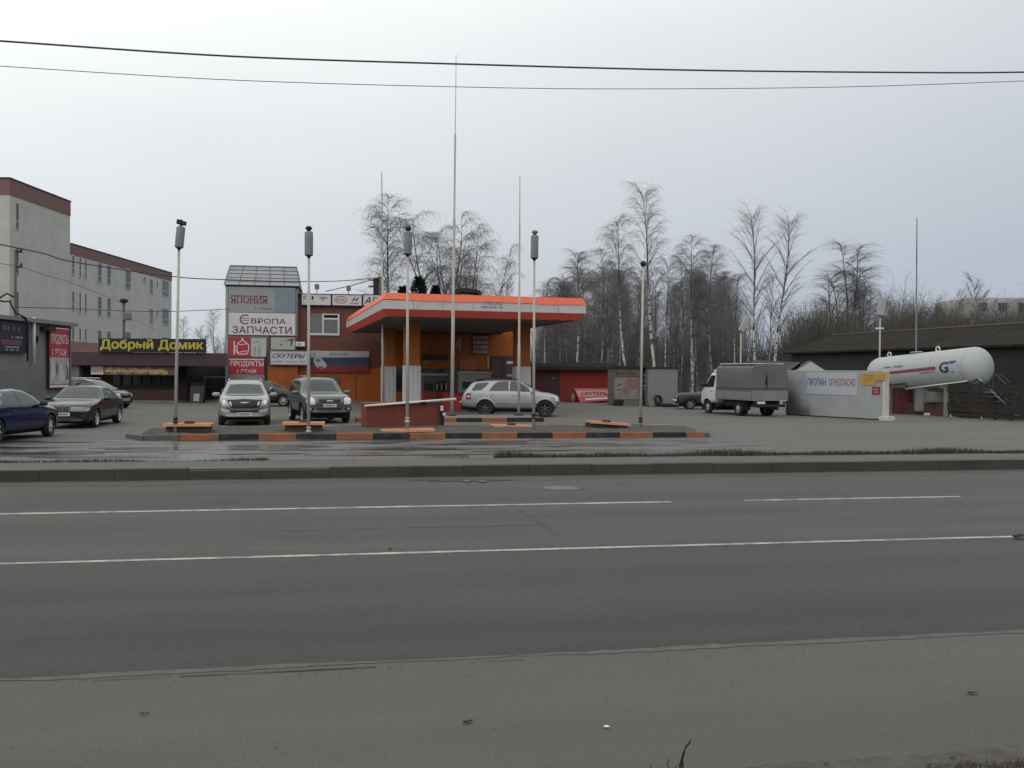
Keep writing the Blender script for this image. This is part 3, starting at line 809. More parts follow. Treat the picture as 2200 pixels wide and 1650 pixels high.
mb.build('print', [mat('cream_print2', (0.55, 0.48, 0.42), 0.6), mat('bun_print', (0.42, 0.27, 0.12), 0.6), mat('meat_print', (0.40, 0.12, 0.09), 0.6), mat('olive_print2', (0.25, 0.24, 0.14), 0.6), mat('pink_print', (0.5, 0.28, 0.24), 0.6), mat('yellow_print', (0.55, 0.42, 0.12), 0.6)], t)
# sandwich board and dark gate beside the shop
p = G(424, 866)
t = thing('sandwich_board', 'black A-frame board with a pale picture outside the shop', 'sandwich board', (p.x, p.y, 0), R(4))
for s_ in (-1, 1):
    mb = MB(); M = Matrix.Translation((0, s_ * 0.24, 0)) @ Matrix.Rotation(R(s_ * 13), 4, 'X')
    mb.box(-0.40, -0.02, 0, 0.40, 0.02, 1.3, M=M); mb.build('board', M_black, t)
mb = MB(); mb.box(-0.18, -0.024, 0.12, 0.16, -0.021, 0.58, M=Matrix.Translation((0, -0.24, 0)) @ Matrix.Rotation(R(-13), 4, 'X')); mb.build('picture', mat('grey_picture', (0.26, 0.25, 0.24), 0.5, var=0.5, scale=6), t)
GT = Pl(-20.6, 62.5, 0)
r4 = GT.rect(441, 808, 487, 846)
t = thing('gate', 'dark panelled metal gate between the shop and the sign tower', 'gate', GT.w(r4[0]), 0)
w = r4[2] - r4[0]
mb = MB(); mb.box(0, 0, 0.12, w, 0.05, r4[3] - 0.1)
for k in range(4): mb.box(0.1, -0.03, 0.35 + .36 * k, w - 0.1, 0, 0.42 + .36 * k)
mb.build('panel', M_dark, t)
mb = MB(); mb.box(-0.06, -0.03, 0, 0, 0.06, r4[3]); mb.box(w, -0.03, 0, w + .06, 0.06, r4[3]); mb.box(0, -0.03, r4[3] - 0.09, w, 0.06, r4[3] - 0.03); mb.build('frame', M_grey, t)

# ------------------------------------------------------------------ red brick building with the sign tower
p = at(720, 800, 63.5)
BP = Pl(p.x, p.y, R(10.4))
M_brick = brick_mat('red_brick', (0.155, 0.052, 0.036), (0.125, 0.045, 0.034), (0.12, 0.085, 0.07))
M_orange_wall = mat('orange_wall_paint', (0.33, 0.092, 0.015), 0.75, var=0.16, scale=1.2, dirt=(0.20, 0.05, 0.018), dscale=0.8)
t = thing('brick_building', 'red brick building with orange lower walls and a tall sign clad tower', 'building', BP.w(0), BP.a)
sTl, sTr = BP.hit(487, 700)[0], BP.hit(640, 700)[0]
sBr = 5.2
zr = BP.hit(720, 632)[1]; z_or = BP.hit(600, 788)[1]
mb = MB(); mb.box(sTr, 0.0, z_or, sBr, 12, zr - 0.12); mb.box(sTl + .3, 0.6, -0.2, sBr, 11.9, z_or, mi=0); mb.build('wall', M_brick, t)
mb = MB(); s575 = BP.hit(574, 800)[0]; mb.box(s575, 0.02, -0.2, sBr, 0.58, z_or - .004); mb.build('wall', M_orange_wall, t)
for s in (s575 + 2.9, s575 + 4.35, s575 + 5.8, sBr - 1.9):
    mb = MB(); mb.box(s, -0.01, 0, s + 0.05, 0.03, z_or - .5); mb.build('door_seam', mat('dark_orange', (0.22, 0.055, 0.012), 0.8), t)
mb = MB(); mb.box(sTr - .1, -0.12, zr - 0.12, sBr + .1, 12.1, zr); mb.build('roof', M_dark, t)
# the tower
M_cladding = mat('grey_cladding', (0.20, 0.205, 0.205), 0.6, var=0.12, scale=1.0)
zm, zt = BP.hit(563, 615)[1], BP.hit(563, 570)[1]
mb = MB(); mb.box(sTl, -0.35, -0.2, sTr, 5, zm); mb.build('tower', M_cladding, t)
mb = MB()
q0, q1 = sTl + .10, sTr - .12
vs = [(sTl - .12, -.5, zm + .02), (sTr + .12, -.5, zm + .02), (sTr + .12, 5.1, zm + .02), (sTl - .12, 5.1, zm + .02), (q0, .9, zt), (q1, .9, zt), (q1, 4.2, zt), (q0, 4.2, zt)]
mb.add(vs, [(0, 1, 5, 4), (1, 2, 6, 5), (2, 3, 7, 6), (3, 0, 4, 7), (4, 5, 6, 7), (3, 2, 1, 0)])
mb.build('tower_roof', mat('greenhouse_panes', (0.29, 0.295, 0.315), 0.45, var=0.25, scale=1.8, stretch=(0.6, 1, 3)), t)
mb = MB()
for k in range(6):
    u = k / 5
    def on(a, v): return (sTl - .12 + (q0 - sTl + .12) * v) * (1 - a) + (sTr + .12 + (q1 - sTr - .12) * v) * a, -.52 + 1.4 * v, zm + .02 + (zt - zm) * v
    if k < 5:
        mb.tube([on(0, u), on(1, u)], 0.03, 4, mi=0)
    mb.tube([on(u, 0), on(u, 1)], 0.025, 4, mi=1)
mb.tube([on(0, 1), on(1, 1)], 0.05, 4, mi=0)
mb.build('glazing_bars', [mat('pale_bars', (0.27, 0.275, 0.27), 0.6), M_grey], t)
mb = MB(); mb.box(sTl - .06, -.42, zm - .12, sTr + .06, -.3, zm + .01); mb.build('cornice', M_dark, t)
mb = MB(); mb.box(sTl - .03, -.44, -.1, sTl + .14, -.352, zm - .125); mb.build('trim', M_steel, t)
# painted wall in front of the tower's lower right part
s_a, s_b = BP.hit(575.5, 800, -.37)[0], sTr + .02
mb = MB(); mb.box(s_a, -.42, -.1, s_b, -.352, z_or); mb.build('wall', M_orange_wall, t)
mb = MB(); mb.box(s_a, -.40, z_or + .003, s_b, -.352, BP.hit(600, 722, -.4)[1]); mb.build('wall', M_brick, t)
# the one window upstairs
r4 = BP.rect(667, 674, 728, 716)
o_ = t
mb = MB(); mb.box(r4[0], -0.02, r4[1], r4[2], 0.05, r4[3]); o = mb.build('window', mat('curtained_glass', (0.15, 0.165, 0.15), 0.25, var=0.2), o_)
f = MB(); x0, z0, x1, z1 = r4
f.box(x0 - .05, -0.06, z0 - .14, x1 + .05, 0.0, z0); f.box(x1 - .08, -.06, z0, x1 + .04, 0, z1)
xs_ = BP.hit(694, 690)[0]; zs_ = BP.hit(710, 685)[1]
f.box(xs_ - .06, -.06, z0, xs_ + .06, 0, z1); f.box(xs_ + .06, -.06, zs_ - .06, x1 - .08, 0, zs_ + .06); f.box(xs_ + .06, -.06, z1 - .08, x1 - .08, 0, z1)
f.build('frame', M_frame, o)
mb = MB(); mb.box(xs_ + .06, -.025, zs_ + .06, x1 - .08, 0.02, z1 - .08); mb.build('pane', M_void, o)

TF = Pl(*(BP.w(0, -0.36).xy), BP.a)             # the front of the tower
M_fade = mat('faded_vinyl', (0.285, 0.305, 0.30), 0.6, var=0.08, scale=0.8)
M_maroon = mat('maroon_ink', (0.19, 0.035, 0.045), 0.6, var=0.2, scale=3)
t, w, h = signboard(TF, (491, 617, 634.5, 671.5), 'sign', 'faded grey green sign with maroon word on top of the tower', M_fade, off=-.07, depth=.06)
mb = MB(); flat(mb, [(.69 * w, 0.01), (w - .01, .01), (w - .01, h * .93), (.69 * w, h * .93)], -.005, 0)
mb.build('print', mat('blue_fade', (0.19, 0.245, 0.275), 0.6, var=0.12, scale=1), t)
mb = MB(); text(mb, 'ЯПОНИЯ', .035 * w, .36 * h, .54 * w, .30 * h, bold=.012)
# slab serifs of the old-style lettering
for k in range(6):
    a = .035 * w + k * .0925 * w
    for zz in (.36, .637):
        for dx in ((0, .05) if k != 2 else (.025,)): mb.box(a + dx * w - .006 * w, -.016, zz * h, a + dx * w + .030 * w, -.0155, (zz + .022) * h)
mb.build('lettering', M_maroon, t)
mb = MB(); text(mb, '2 этаж', .38 * w, .12 * h, .26 * w, .10 * h, bold=.005); mb.build('lettering', mat('grey_ink', (0.14, 0.16, 0.17), 0.6), t)
mb = MB(); blurred(mb, .74 * w, .42 * h, .22 * w, .18 * h, 4, seed=4); mb.build('lettering', mat('ghost_ink', (0.235, 0.275, 0.265), 0.6), t)

t, w, h = signboard(TF, (491, 672.5, 634.5, 720), 'sign', 'white sign with two lines of dark red words in mid tower', M_whitevinyl, off=-.09, depth=.08)
mb = MB()
text(mb, 'ВРОПА', .335 * w, .52 * h, .52 * w, .235 * h, bold=.022)
text(mb, 'ЗАПЧАСТИ', .06 * w, .07 * h, .885 * w, .325 * h, bold=.018)
cx, cz, r0 = .25 * w, .70 * h, .22 * h
P0, P1 = [], []
for k in range(19):
    a = R(55 + 250 * k / 18)
    P0.append((cx + 1.15 * r0 * math.cos(a), -.012, cz + r0 * math.sin(a))); P1.append((cx + 1.15 * .78 * r0 * math.cos(a), -.012, cz + .78 * r0 * math.sin(a)))
mb.add(P0 + P1, [(k, k + 1, k + 20, k + 19) for k in range(18)])
for dz in (-.035, .035): mb.box(cx - .16 * h, -.0125, cz + dz * h * 1.3 - .012, cx + .17 * h, -.012, cz + dz * h * 1.3 + .02)
mb.build('lettering', mat('plum_ink', (0.135, 0.035, 0.055), 0.6, var=0.2, scale=3), t)

# red sign with a cup drawn in outline, and the picture of a building next to it
t, w, h = signboard(TF, (492, 724.5, 538.5, 766), 'sign', 'red sign with a white cup outline above the red products sign', M_redvinyl, off=-.09, depth=.07)
mb = MB()
def outline(P, wd, y=-.012, close=True):
    n = len(P)
    for i in range(n if close else n - 1):
        a, b_ = Vector((P[i][0] * w, P[i][1] * h)), Vector((P[(i + 1) % n][0] * w, P[(i + 1) % n][1] * h))
        d = (b_ - a).normalized(); q = Vector((-d.y, d.x)) * wd
        mb.add([(a.x - q.x, y, a.y - q.y), (b_.x - q.x, y, b_.y - q.y), (b_.x + q.x, y, b_.y + q.y), (a.x + q.x, y, a.y + q.y)], [(0, 1, 2, 3)])
outline([(.36, .62), (.62, .86), (.90, .62), (.92, .40), (.84, .14), (.46, .12), (.38, .3)], .028)
outline([(.24, .10), (.24, .80)], .035, close=False); outline([(.26, .42), (.38, .62)], .025, close=False); outline([(.26, .4), (.40, .14)], .025, close=False)
outline([(.44, .60), (.82, .66)], .022, close=False); outline([(.46, .22), (.84, .30)], .022, close=False)
disc(mb, .62 * w, .92 * h, .06, .06, -.014)
mb.build('emblem', M_ink, t)
t, w, h = signboard(TF, (539, 726.5, 572, 766), 'sign', 'pale torn picture sign with small dark marks beside the red cup sign', mat('pale_vinyl', (0.43, 0.45, 0.43), 0.5, var=0.10), off=-.085, depth=.05)
mb = MB()
for i in range(2):
    for j in range(4): flat(mb, [(w * (.20 + .3 * i), h * (.10 + .12 * j)), (w * (.30 + .3 * i), h * (.10 + .12 * j)), (w * (.30 + .3 * i), h * (.18 + .12 * j)), (w * (.20 + .3 * i), h * (.18 + .12 * j))])
flat(mb, [(.15 * w, .78 * h), (.55 * w, .80 * h), (.55 * w, .84 * h), (.15 * w, .82 * h)])
mb.build('print', mat('pale_ink', (0.22, 0.23, 0.24), 0.6), t)
t, w, h = signboard(TF, (493, 771, 567.5, 803), 'sign', 'red products sign with white capital letters low on the tower', M_redvinyl, off=-.09, depth=.07)
mb = MB()
text(mb, 'ПРОДУКТЫ', .03 * w, .44 * h, .95 * w, .42 * h, bold=.03)
text(mb, '1 ЭТАЖ', .22 * w, .05 * h, .56 * w, .26 * h, bold=.02)
mb.box(0, -.012, .93 * h, w, -.011, .985 * h)
mb.build('lettering', M_ink, t)
# lower poster, dark red edge strip
t, w, h = signboard(TF, (494, 804, 568, 862), 'sign', 'grey poster with a dark round picture at the foot of the tower', mat('grey_poster', (0.24, 0.235, 0.215), 0.6, var=0.25, scale=1.0), off=-.085, depth=.05)
mb = MB(); disc(mb, .62 * w, .66 * h, .62, .5, -.008, 0, 18); disc(mb, .40 * w, .60 * h, .17, .12, -.012, 1)
mb.build('picture', [mat('poster_grey2', (0.30, 0.31, 0.30), 0.6), M_dark], t)
mb = MB(); r4 = TF.rect(568.5, 752, 574, 862, -.07)
t = thing('post', 'dark narrow post at the right edge of the tower signs', 'post', TF.w(r4[0], -.07, 0), BP.a)
mb.box(0, 0, 0, r4[2] - r4[0], .06, r4[3]); mb.build('post', mat('dark_red_trim', (0.03, 0.012, 0.012), 0.6), t)
# scooter signs
SCF = Pl(*(BP.w(0, -.50).xy), BP.a)
t, w, h = signboard(SCF, (582, 725, 634, 751), 'sign', 'pale scooter picture sign above the blue lettered scooter sign', mat('pale_green_vinyl', (0.36, 0.39, 0.36), 0.5, var=0.10), off=-.07, depth=.06)
mb = MB()
P = [(.55, .72), (.75, .86), (.97, .90), (.97, .82), (.90, .80), (.85, .30), (.80, .30), (.84, .74), (.68, .76)]
flat(mb, [(a * w, b_ * h) for a, b_ in P]); flat(mb, [(a * w, b_ * h) for a, b_ in ((.40, .34), (.46, .34), (.46, .46), (.40, .46))])
mb.build('picture', mat('dark_ink', (0.03, 0.04, 0.045), 0.6), t)
t, w, h = signboard(SCF, (582, 755, 660.5, 782.5), 'sign', 'white scooter sign with bold slanted navy lettering', mat('lilac_white', (0.50, 0.49, 0.50), 0.5, var=0.08), off=-.12, depth=.11, frame=M_steel)
mb = MB(); text(mb, 'СКУТЕРЫ', .04 * w, .48 * h, .90 * w, .36 * h, bold=.04, shear=.35); mb.build('lettering', mat('navy_ink', (0.02, 0.045, 0.12), 0.6), t)
mb = MB(); blurred(mb, .05 * w, .16 * h, .9 * w, .12 * h, 17, seed=12); mb.build('lettering', mat('grey_ink2', (0.24, 0.23, 0.24), 0.6), t)
# air conditioner
r4 = SCF.rect(635, 734.5, 655, 744.5)
t = thing('air_conditioner', 'white air conditioner box on the brick wall above the scooter sign', 'air conditioner', SCF.w(r4[0], 0, r4[1]), BP.a)
w, h = r4[2] - r4[0], r4[3] - r4[1]
mb = MB(); mb.box(0, -.05, 0, w, .3, h, bev=.03); mb.build('case', mat('ac_white', (0.66, 0.65, 0.63), 0.5), t)
mb = MB()
for k in range(5): mb.box(.1, -.056, h * (.2 + .13 * k), w * .6, -.05, h * (.25 + .13 * k))
mb.build('grille', M_grey, t)
mb = MB(); mb.box(w * .1, .05, -.22, w * .2, .5, -.02); mb.box(w * .8, .05, -.22, w * .9, .5, -.02); mb.build('bracket', M_dark, t)
# row of car-make boards along the roof edge
RF = Pl(*(BP.w(0, -.14).xy), BP.a)
def rowboard(px, label):
    return signboard(RF, px, 'sign', label, M_whitevinyl, off=-.07, depth=.06, frame=mat('navy_frame', (0.022, 0.025, 0.05), 0.5), group='white boards along the roof edge')
t, w, h = rowboard((648.5, 632.5, 710.5, 655), 'white roof board with small round emblem and grey wing mark')
mb = MB()
def ring(mb, x, z, a, b_, wd, mi=0, y=-.012):
    n = 28; vs = []
    for k in range(n):
        q = 2 * PI * k / n; vs.append((x + a * math.cos(q), y, z + b_ * math.sin(q)))
    for k in range(n):
        q = 2 * PI * k / n; vs.append((x + (a - wd) * math.cos(q), y, z + (b_ - wd) * math.sin(q)))
    mb.add(vs, [(k, (k + 1) % n, n + (k + 1) % n, n + k) for k in range(n)], mi)
ring(mb, .20 * w, .66 * h, .20, .14, .035, 0); text(mb, 'S', .05 * w, .52 * h, .07 * w, .3 * h, bold=.03, mi=1); flat(mb, [(.34 * w, .5 * h), (.40 * w, .5 * h), (.40 * w, .85 * h), (.34 * w, .85 * h)], -.012, 2)
flat(mb, [(.56 * w, .78 * h), (.92 * w, .78 * h), (.84 * w, .62 * h), (.66 * w, .60 * h)], -.012, 3); flat(mb, [(.68 * w, .60 * h), (.76 * w, .60 * h), (.76 * w, .40 * h), (.70 * w, .40 * h)], -.012, 3)
blurred(mb, .05 * w, .18 * h, .5 * w, .06 * h, 9, mi=4, seed=3)
mb.build('emblem', [mat('pinkish_ink', (0.4, 0.25, 0.25), 0.6), M_maroon, M_dark, mat('blue_grey_ink', (0.24, 0.29, 0.37), 0.6), mat('green_ink', (0.25, 0.35, 0.27), 0.6)], t)
t, w, h = rowboard((714, 633.5, 777, 656), 'white roof board with red oval emblem and slanted black letter mark')
mb = MB(); ring(mb, .29 * w, .52 * h, .42, .25, .045); text(mb, 'KIA', .15 * w, .38 * h, .28 * w, .28 * h, bold=.02); mb.build('emblem', mat('emblem_red', (0.38, 0.07, 0.09), 0.6), t)
mb = MB(); text(mb, 'H', .66 * w, .36 * h, .24 * w, .42 * h, bold=.03, shear=.5); blurred(mb, .62 * w, .16 * h, .30 * w, .10 * h, 6, seed=6); mb.build('emblem', M_dark, t)
t, w, h = rowboard((780.5, 634, 842, 657), 'white roof board with large slanted black letters by the canopy')
mb = MB(); text(mb, 'АВТО', .04 * w, .18 * h, 1.0 * w * .92, .62 * h, bold=.03, shear=.3); mb.build('lettering', M_dark, t)
# small floodlights on stalks over the boards
for k, (px, py, lb) in enumerate(((681, 618, 'small floodlight on a stalk over the round emblem board'), (749, 621, 'small floodlight on a stalk over the red oval board'))):
    s, z = RF.hit(px, py)
    t = thing('floodlight', lb, 'floodlight', RF.w(s, -.15, zr), BP.a, 'floodlights over the roof boards')
    mb = MB(); mb.tube([(0, 0, 0), (0, 0, z - zr - .1)], .03, 6); mb.build('stalk', M_grey, t)
    mb = MB(); mb.box(-.15, -.12, z - zr - .12, .15, .1, z - zr + .22, bev=.03); mb.build('lamp_head', M_grey, t)
# tricolour car-parts banner
CB = Pl(*(BP.w(0, -.05).xy), BP.a)
t, w, h = signboard(CB, (667, 754, 793, 800), 'banner', 'wide white blue and red car parts banner on the brick wall', mat('grey_white_vinyl', (.36, .36, .35), .5, var=.1), off=-.07, depth=.05)
mb = MB()
flat(mb, [(0, .30 * h), (w, .32 * h), (w, .72 * h), (0, .68 * h)], -.005, 0); mb.build('blue_band', mat('banner_blue', (0.030, 0.043, 0.095), 0.5, var=0.3, scale=2), t); mb = MB(); flat(mb, [(0, 0), (w, 0), (w, .315 * h), (0, .295 * h)], -.005, 1)
mb.build('red_band', [mat('banner_blue', (0.030, 0.043, 0.095), 0.5, var=0.3, scale=2), mat('banner_red', (0.19, 0.022, 0.02), 0.5, var=0.15)], t)
mb = MB()
flat(mb, [(.05 * w, .62 * h), (.12 * w, .70 * h), (.18 * w, .66 * h), (.27 * w, .38 * h), (.27 * w, .24 * h), (.20 * w, .16 * h), (.12 * w, .20 * h), (.06 * w, .42 * h)], -.010, 0)
flat(mb, [(.08 * w, .58 * h), (.12 * w, .64 * h), (.17 * w, .60 * h), (.17 * w, .48 * h), (.10 * w, .48 * h)], -.014, 1); flat(mb, [(.13 * w, .20 * h), (.20 * w, .17 * h), (.24 * w, .26 * h), (.16 * w, .30 * h)], -.014, 1)
mb.build('picture', [mat('pale_car_print', (0.36, 0.40, 0.40), 0.5, var=0.2), mat('dark_car_print', (0.12, 0.15, 0.17), 0.4)], t)
mb = MB(); blurred(mb, .33 * w, .79 * h, .33 * w, .13 * h, 8, seed=21); flat(mb, [(.045 * w, .82 * h), (.065 * w, .75 * h), (.085 * w, .82 * h), (.065 * w, .92 * h)], -.012); mb.build('lettering', mat('slate_ink', (0.15, 0.17, 0.20), 0.6), t)
# black and white portrait poster on the orange wall
t, w, h = signboard(CB, (616.5, 806, 659, 838.5), 'poster', 'white poster with a dark portrait on the orange wall', mat('poster_white', (0.46, 0.43, 0.38), 0.6, var=0.12), off=-.06, depth=.04)
mb = MB(); flat(mb, [(w * (.50 + .19 * math.cos(q)), h * (.42 + .22 * math.sin(q))) for q in [k * PI / 8 for k in range(16)]], -.008, 0)
flat(mb, [(.33 * w, .60 * h), (.36 * w, .76 * h), (.55 * w, .80 * h), (.70 * w, .70 * h), (.70 * w, .36 * h), (.62 * w, .30 * h), (.62 * w, .56 * h), (.45 * w, .64 * h)], -.012, 1); flat(mb, [(.30 * w, 0), (.72 * w, 0), (.66 * w, .2 * h), (.40 * w, .18 * h)], -.012, 1)
flat(mb, [(.12 * w, .90 * h), (.70 * w, .92 * h), (.86 * w, .80 * h), (.70 * w, .87 * h), (.12 * w, .86 * h)], -.012, 1)
mb.build('picture', [mat('portrait_grey', (0.17, 0.155, 0.14), 0.6, var=0.3, scale=5), M_dark], t)
# dim shop window behind the dark SUV
r4 = CB.rect(683, 808, 728, 850)
mb = MB(); mb.box(r4[0], -.04, r4[1], r4[2], .02, r4[3]); mb.build('window', mat('dim_window', (0.10, 0.105, 0.085), 0.25, var=0.3), o_)

# ------------------------------------------------------------------ filling station canopy
CA = R(14.7)
FL = at(823, 650, 43.0)
CP = Pl(FL.x, FL.y, CA)
CW = CP.hit(1259, 660)[0]; CD = 20.0
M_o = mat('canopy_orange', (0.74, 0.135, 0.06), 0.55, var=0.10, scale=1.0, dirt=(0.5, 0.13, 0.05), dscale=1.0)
M_r = mat('canopy_red', (0.60, 0.085, 0.055), 0.6, var=0.12, scale=1.0, stretch=(2, 2, .3))
M_w = mat('canopy_white', (0.50, 0.50, 0.49), 0.6, var=0.08, scale=1.0, dirt=(0.34, 0.33, 0.31), dscale=1.4)
t = thing('canopy', 'filling station canopy with orange white and red striped fascia on orange columns', 'canopy', CP.w(0), CA)
def band(z0, o0, z1, o1, m, name, wave=0.0):
    mb = MB()
    def rim(o, z, k):
        P = []
        n = 26
        c = [(-o, -o), (CW + o, -o), (CW + o, CD + o), (-o, CD + o)]
        for a in range(4):
            A, B = Vector(c[a]), Vector(c[(a + 1) % 4])
            for i in range(n):
                q = A.lerp(B, i / n); dz = 0
                if k and a == 0: dz = wave * (math.sin(i * 1.1) * .5 + math.sin(i * .45 + 1))
                P.append((q.x, q.y, z + dz))
        return P
    A, B = rim(o0, z0, 1), rim(o1, z1, 0); n = len(A)
    mb.add(A + B, [(i, (i + 1) % n, n + (i + 1) % n, n + i) for i in range(n)])
    # inner skin so the band has thickness
    Ai, Bi = rim(o0 - .06, z0, 1), rim(o1 - .06, z1, 0)
    mb.add(Ai + Bi, [(i, n + i, n + (i + 1) % n, (i + 1) % n) for i in range(n)])
    mb.add(A + Ai, [(i, n + i, n + (i + 1) % n, (i + 1) % n) for i in range(n)]); mb.add(B + Bi, [(i, (i + 1) % n, n + (i + 1) % n, n + i) for i in range(n)])
    mb.build(name, m, t, fix=True)
band(5.265, 0.03, 5.60, -0.14, M_o, 'fascia_band', 0.022)
band(4.86, 0.0, 5.262, 0.0, M_w, 'fascia_band')
band(4.535, -0.22, 4.857, 0.0, M_r, 'fascia_band')
mb = MB(); mb.box(0.2, 0.2, 5.40, CW - .2, CD - .2, 5.50); mb.build('roof', M_dark, t)
mb = MB(); mb.box(0.24, 0.24, 4.56, CW - .24, CD - .24, 4.62); mb.build('soffit', mat('soffit_sheet', (0.155, 0.15, 0.14), 0.7, var=0.12, scale=0.5, stretch=(4, 0.4, 1)), t)
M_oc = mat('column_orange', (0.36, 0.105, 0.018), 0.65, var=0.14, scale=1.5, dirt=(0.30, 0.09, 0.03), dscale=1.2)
M_cor = mat('white_corrugated', (0.56, 0.56, 0.55), 0.6, var=0.08, scale=2, dirt=(0.40, 0.40, 0.38), dscale=1.0, stretch=(4, 4, .3)); ridge(M_cor, 0.2, 'X', 0.25)
for a, d in ((2.1, 5.1), (7.95, 5.1), (2.1, 14.5)):
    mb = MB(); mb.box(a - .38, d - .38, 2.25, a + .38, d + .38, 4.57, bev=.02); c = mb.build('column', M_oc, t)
    mb = MB()
    n = 10; hw = .41
    # folded sheet round the foot of the column
    P = []
    for (x0, y0, x1, y1) in ((-hw, -hw, hw, -hw), (hw, -hw, hw, hw), (hw, hw, -hw, hw), (-hw, hw, -hw, -hw)):
        for i in range(n):
            f_ = i / n; nx_, ny_ = (y1 - y0) / (2 * hw), -(x1 - x0) / (2 * hw); k = 0.008 if i % 3 else 0
            P.append((a + x0 + (x1 - x0) * f_ + nx_ * k, d + y0 + (y1 - y0) * f_ + ny_ * k))
    N = len(P); mb.add([(x, y, 0.0) for x, y in P] + [(x, y, 2.3) for x, y in P], [(i, (i + 1) % N, N + (i + 1) % N, N + i) for i in range(N)] + [tuple(N + i for i in range(N))])
    mb.build('cladding', M_cor, c)
# joints between the fascia panels
mb = MB()
for k in range(1, 7):
    a = CW * k / 7; mb.box(a - .008, -.008, 4.87, a + .008, 0, 5.25)
for k in range(1, 12):
    d_ = CD * k / 12; mb.box(-.008, d_ - .008, 4.87, 0, d_ + .008, 5.25)
mb.build('panel_joints', mat('joint_grey', (.24, .24, .23), .7), t)
# small sign marks on the fascia: two lines of tiny blue print
s0, z0, s1, z1 = CP.rect(1031, 649.5, 1081, 662)
mb = MB(); blurred(mb, s0, z0 + (z1 - z0) * .55, s1 - s0, (z1 - z0) * .35, 13, -.012, seed=31); blurred(mb, s0, z0, (s1 - s0), (z1 - z0) * .4, 15, -.012, 1, seed=32); blurred(mb, s0 + .4, z0 + (z1 - z0) * .9, .2, .12, 1, -.013, 1, seed=3)
mb.build('lettering', [mat('pale_blue_print', (0.22, 0.28, 0.36), 0.6), mat('pale_blue_print2', (0.16, 0.22, 0.33), 0.6)], t)
# roof hatch hood
s, z = CP.hit(997, 622, 2.0)
t = thing('roof_hood', 'dark curved hood standing on the canopy roof', 'roof hood', CP.w(s, 2.0, 5.5), CA)
mb = MB()
P = [(-.78, 0), (-.70, .28), (-.45, .46), (0, .50), (.5, .46), (.74, .36), (.78, .0), (.66, .0), (.62, .26), (.40, .30), (-.30, .30), (-.34, 0)]
mb.prism([(x, z_ + .05) for x, z_ in P], -.5, .6); mb.build('hood', M_dark, t)
mb = MB(); mb.box(-.82, -.5, 0, .82, .6, .07); mb.build('base', M_dark, t)

# ------------------------------------------------------------------ kiosk under the canopy
KP = Pl(*(CP.w(2.55, 17.3).xy), CA)
KW = KP.hit(1108, 780)[0]
t = thing('kiosk', 'orange filling station kiosk with dark windows under the canopy', 'kiosk', KP.w(0), CA)
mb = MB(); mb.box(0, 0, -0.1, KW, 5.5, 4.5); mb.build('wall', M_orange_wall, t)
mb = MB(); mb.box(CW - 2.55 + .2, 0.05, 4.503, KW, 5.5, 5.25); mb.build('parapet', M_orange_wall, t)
M_kf = mat('dark_frame', (0.05, 0.022, 0.015), 0.6)
def kwin(px, m=M_wglass, name='window', yy=-.03):
    r4 = KP.rect(*px); mb = MB(); mb.box(r4[0], yy, r4[1], r4[2], .03, r4[3]); o = mb.build(name, m, t)
    f = MB(); x0, z0, x1, z1 = r4; w_ = .06
    f.box(x0 - w_, yy - .03, z0 - w_, x0, .01, z1 + w_); f.box(x1, yy - .03, z0 - w_, x1 + w_, .01, z1 + w_); f.box(x0, yy - .03, z1, x1, .01, z1 + w_); f.box(x0, yy - .03, z0 - w_, x1, .01, z0)
    f.build('frame', M_kf, o); return o
kwin((907, 795, 946, 838)); kwin((952, 793, 985, 850)); kwin((1055, 767, 1078, 862), mat('door_glass', (0.06, 0.03, 0.024), 0.15, var=0.3), 'door'); kwin((1084, 767, 1103, 862))
kwin((988, 796, 1048, 840)); kwin((852, 795, 864, 838))
r4 = KP.rect(906, 762, 962, 774); mb = MB(); mb.box(r4[0], -.05, r4[1], r4[2], 0, r4[3]); mb.build('shelf', M_kf, t)
r4 = KP.rect(986, 772, 1021, 800); mb = MB(); mb.box(r4[0], -.06, r4[1], r4[2], -.001, r4[3]); mb.build('panel', mat('pink_panel', (0.36, 0.11, 0.06), 0.5, var=0.15), t)
r4 = KP.rect(908, 776, 925, 781); mb = MB(); mb.box(r4[0], -.05, r4[1], r4[2], 0, r4[3] + .05); mb.build('notice', mat('dim_notice', (0.28, 0.17, 0.11), 0.6), t)
r4 = KP.rect(1088, 776, 1103, 782); mb = MB(); mb.box(r4[0], -.09, r4[1], r4[2], -.06, r4[3]); mb.build('notice', M_whitevinyl, t)
r4 = KP.rect(1088, 804, 1103, 809); mb = MB(); mb.box(r4[0], -.09, r4[1], r4[2], -.06, r4[3]); mb.build('notice', mat('pink_notice', (0.45, 0.3, 0.28), 0.6), t)
r4 = KP.rect(1046, 764, 1051, 792); mb = MB(); mb.box(r4[0], -.05, r4[1], r4[2], 0, r4[3]); mb.build('trim', mat('salmon_trim', (0.5, 0.2, 0.1), 0.6), t)
s0, z0, s1, z1 = KP.rect(1016, 720, 1047.5, 760, -.08)
t = thing('price_board', 'price board of four pale strips on the orange kiosk wall', 'price board', KP.w(s0, -.08, z0), CA)
w, h = s1 - s0, z1 - z0
mb = MB(); mb.box(-.05, .02, -.05, w + .05, .07, h + .2); mb.build('backing', M_kf, t)
for k in range(4):
    mb = MB(); mb.box(0, -.01, h * (.25 * k + .02), w, .018, h * (.25 * k + .20)); o = mb.build('price_strip', mat('strip_cream', (0.36, 0.28, 0.20), 0.6, var=0.2, scale=4), t)
    mb = MB(); blurred(mb, .06 * w, h * (.25 * k + .06), .85 * w, h * .10, 8, -.014, seed=40 + k); mb.build('lettering', mat('strip_ink', (0.22, 0.14, 0.09), 0.6), o)
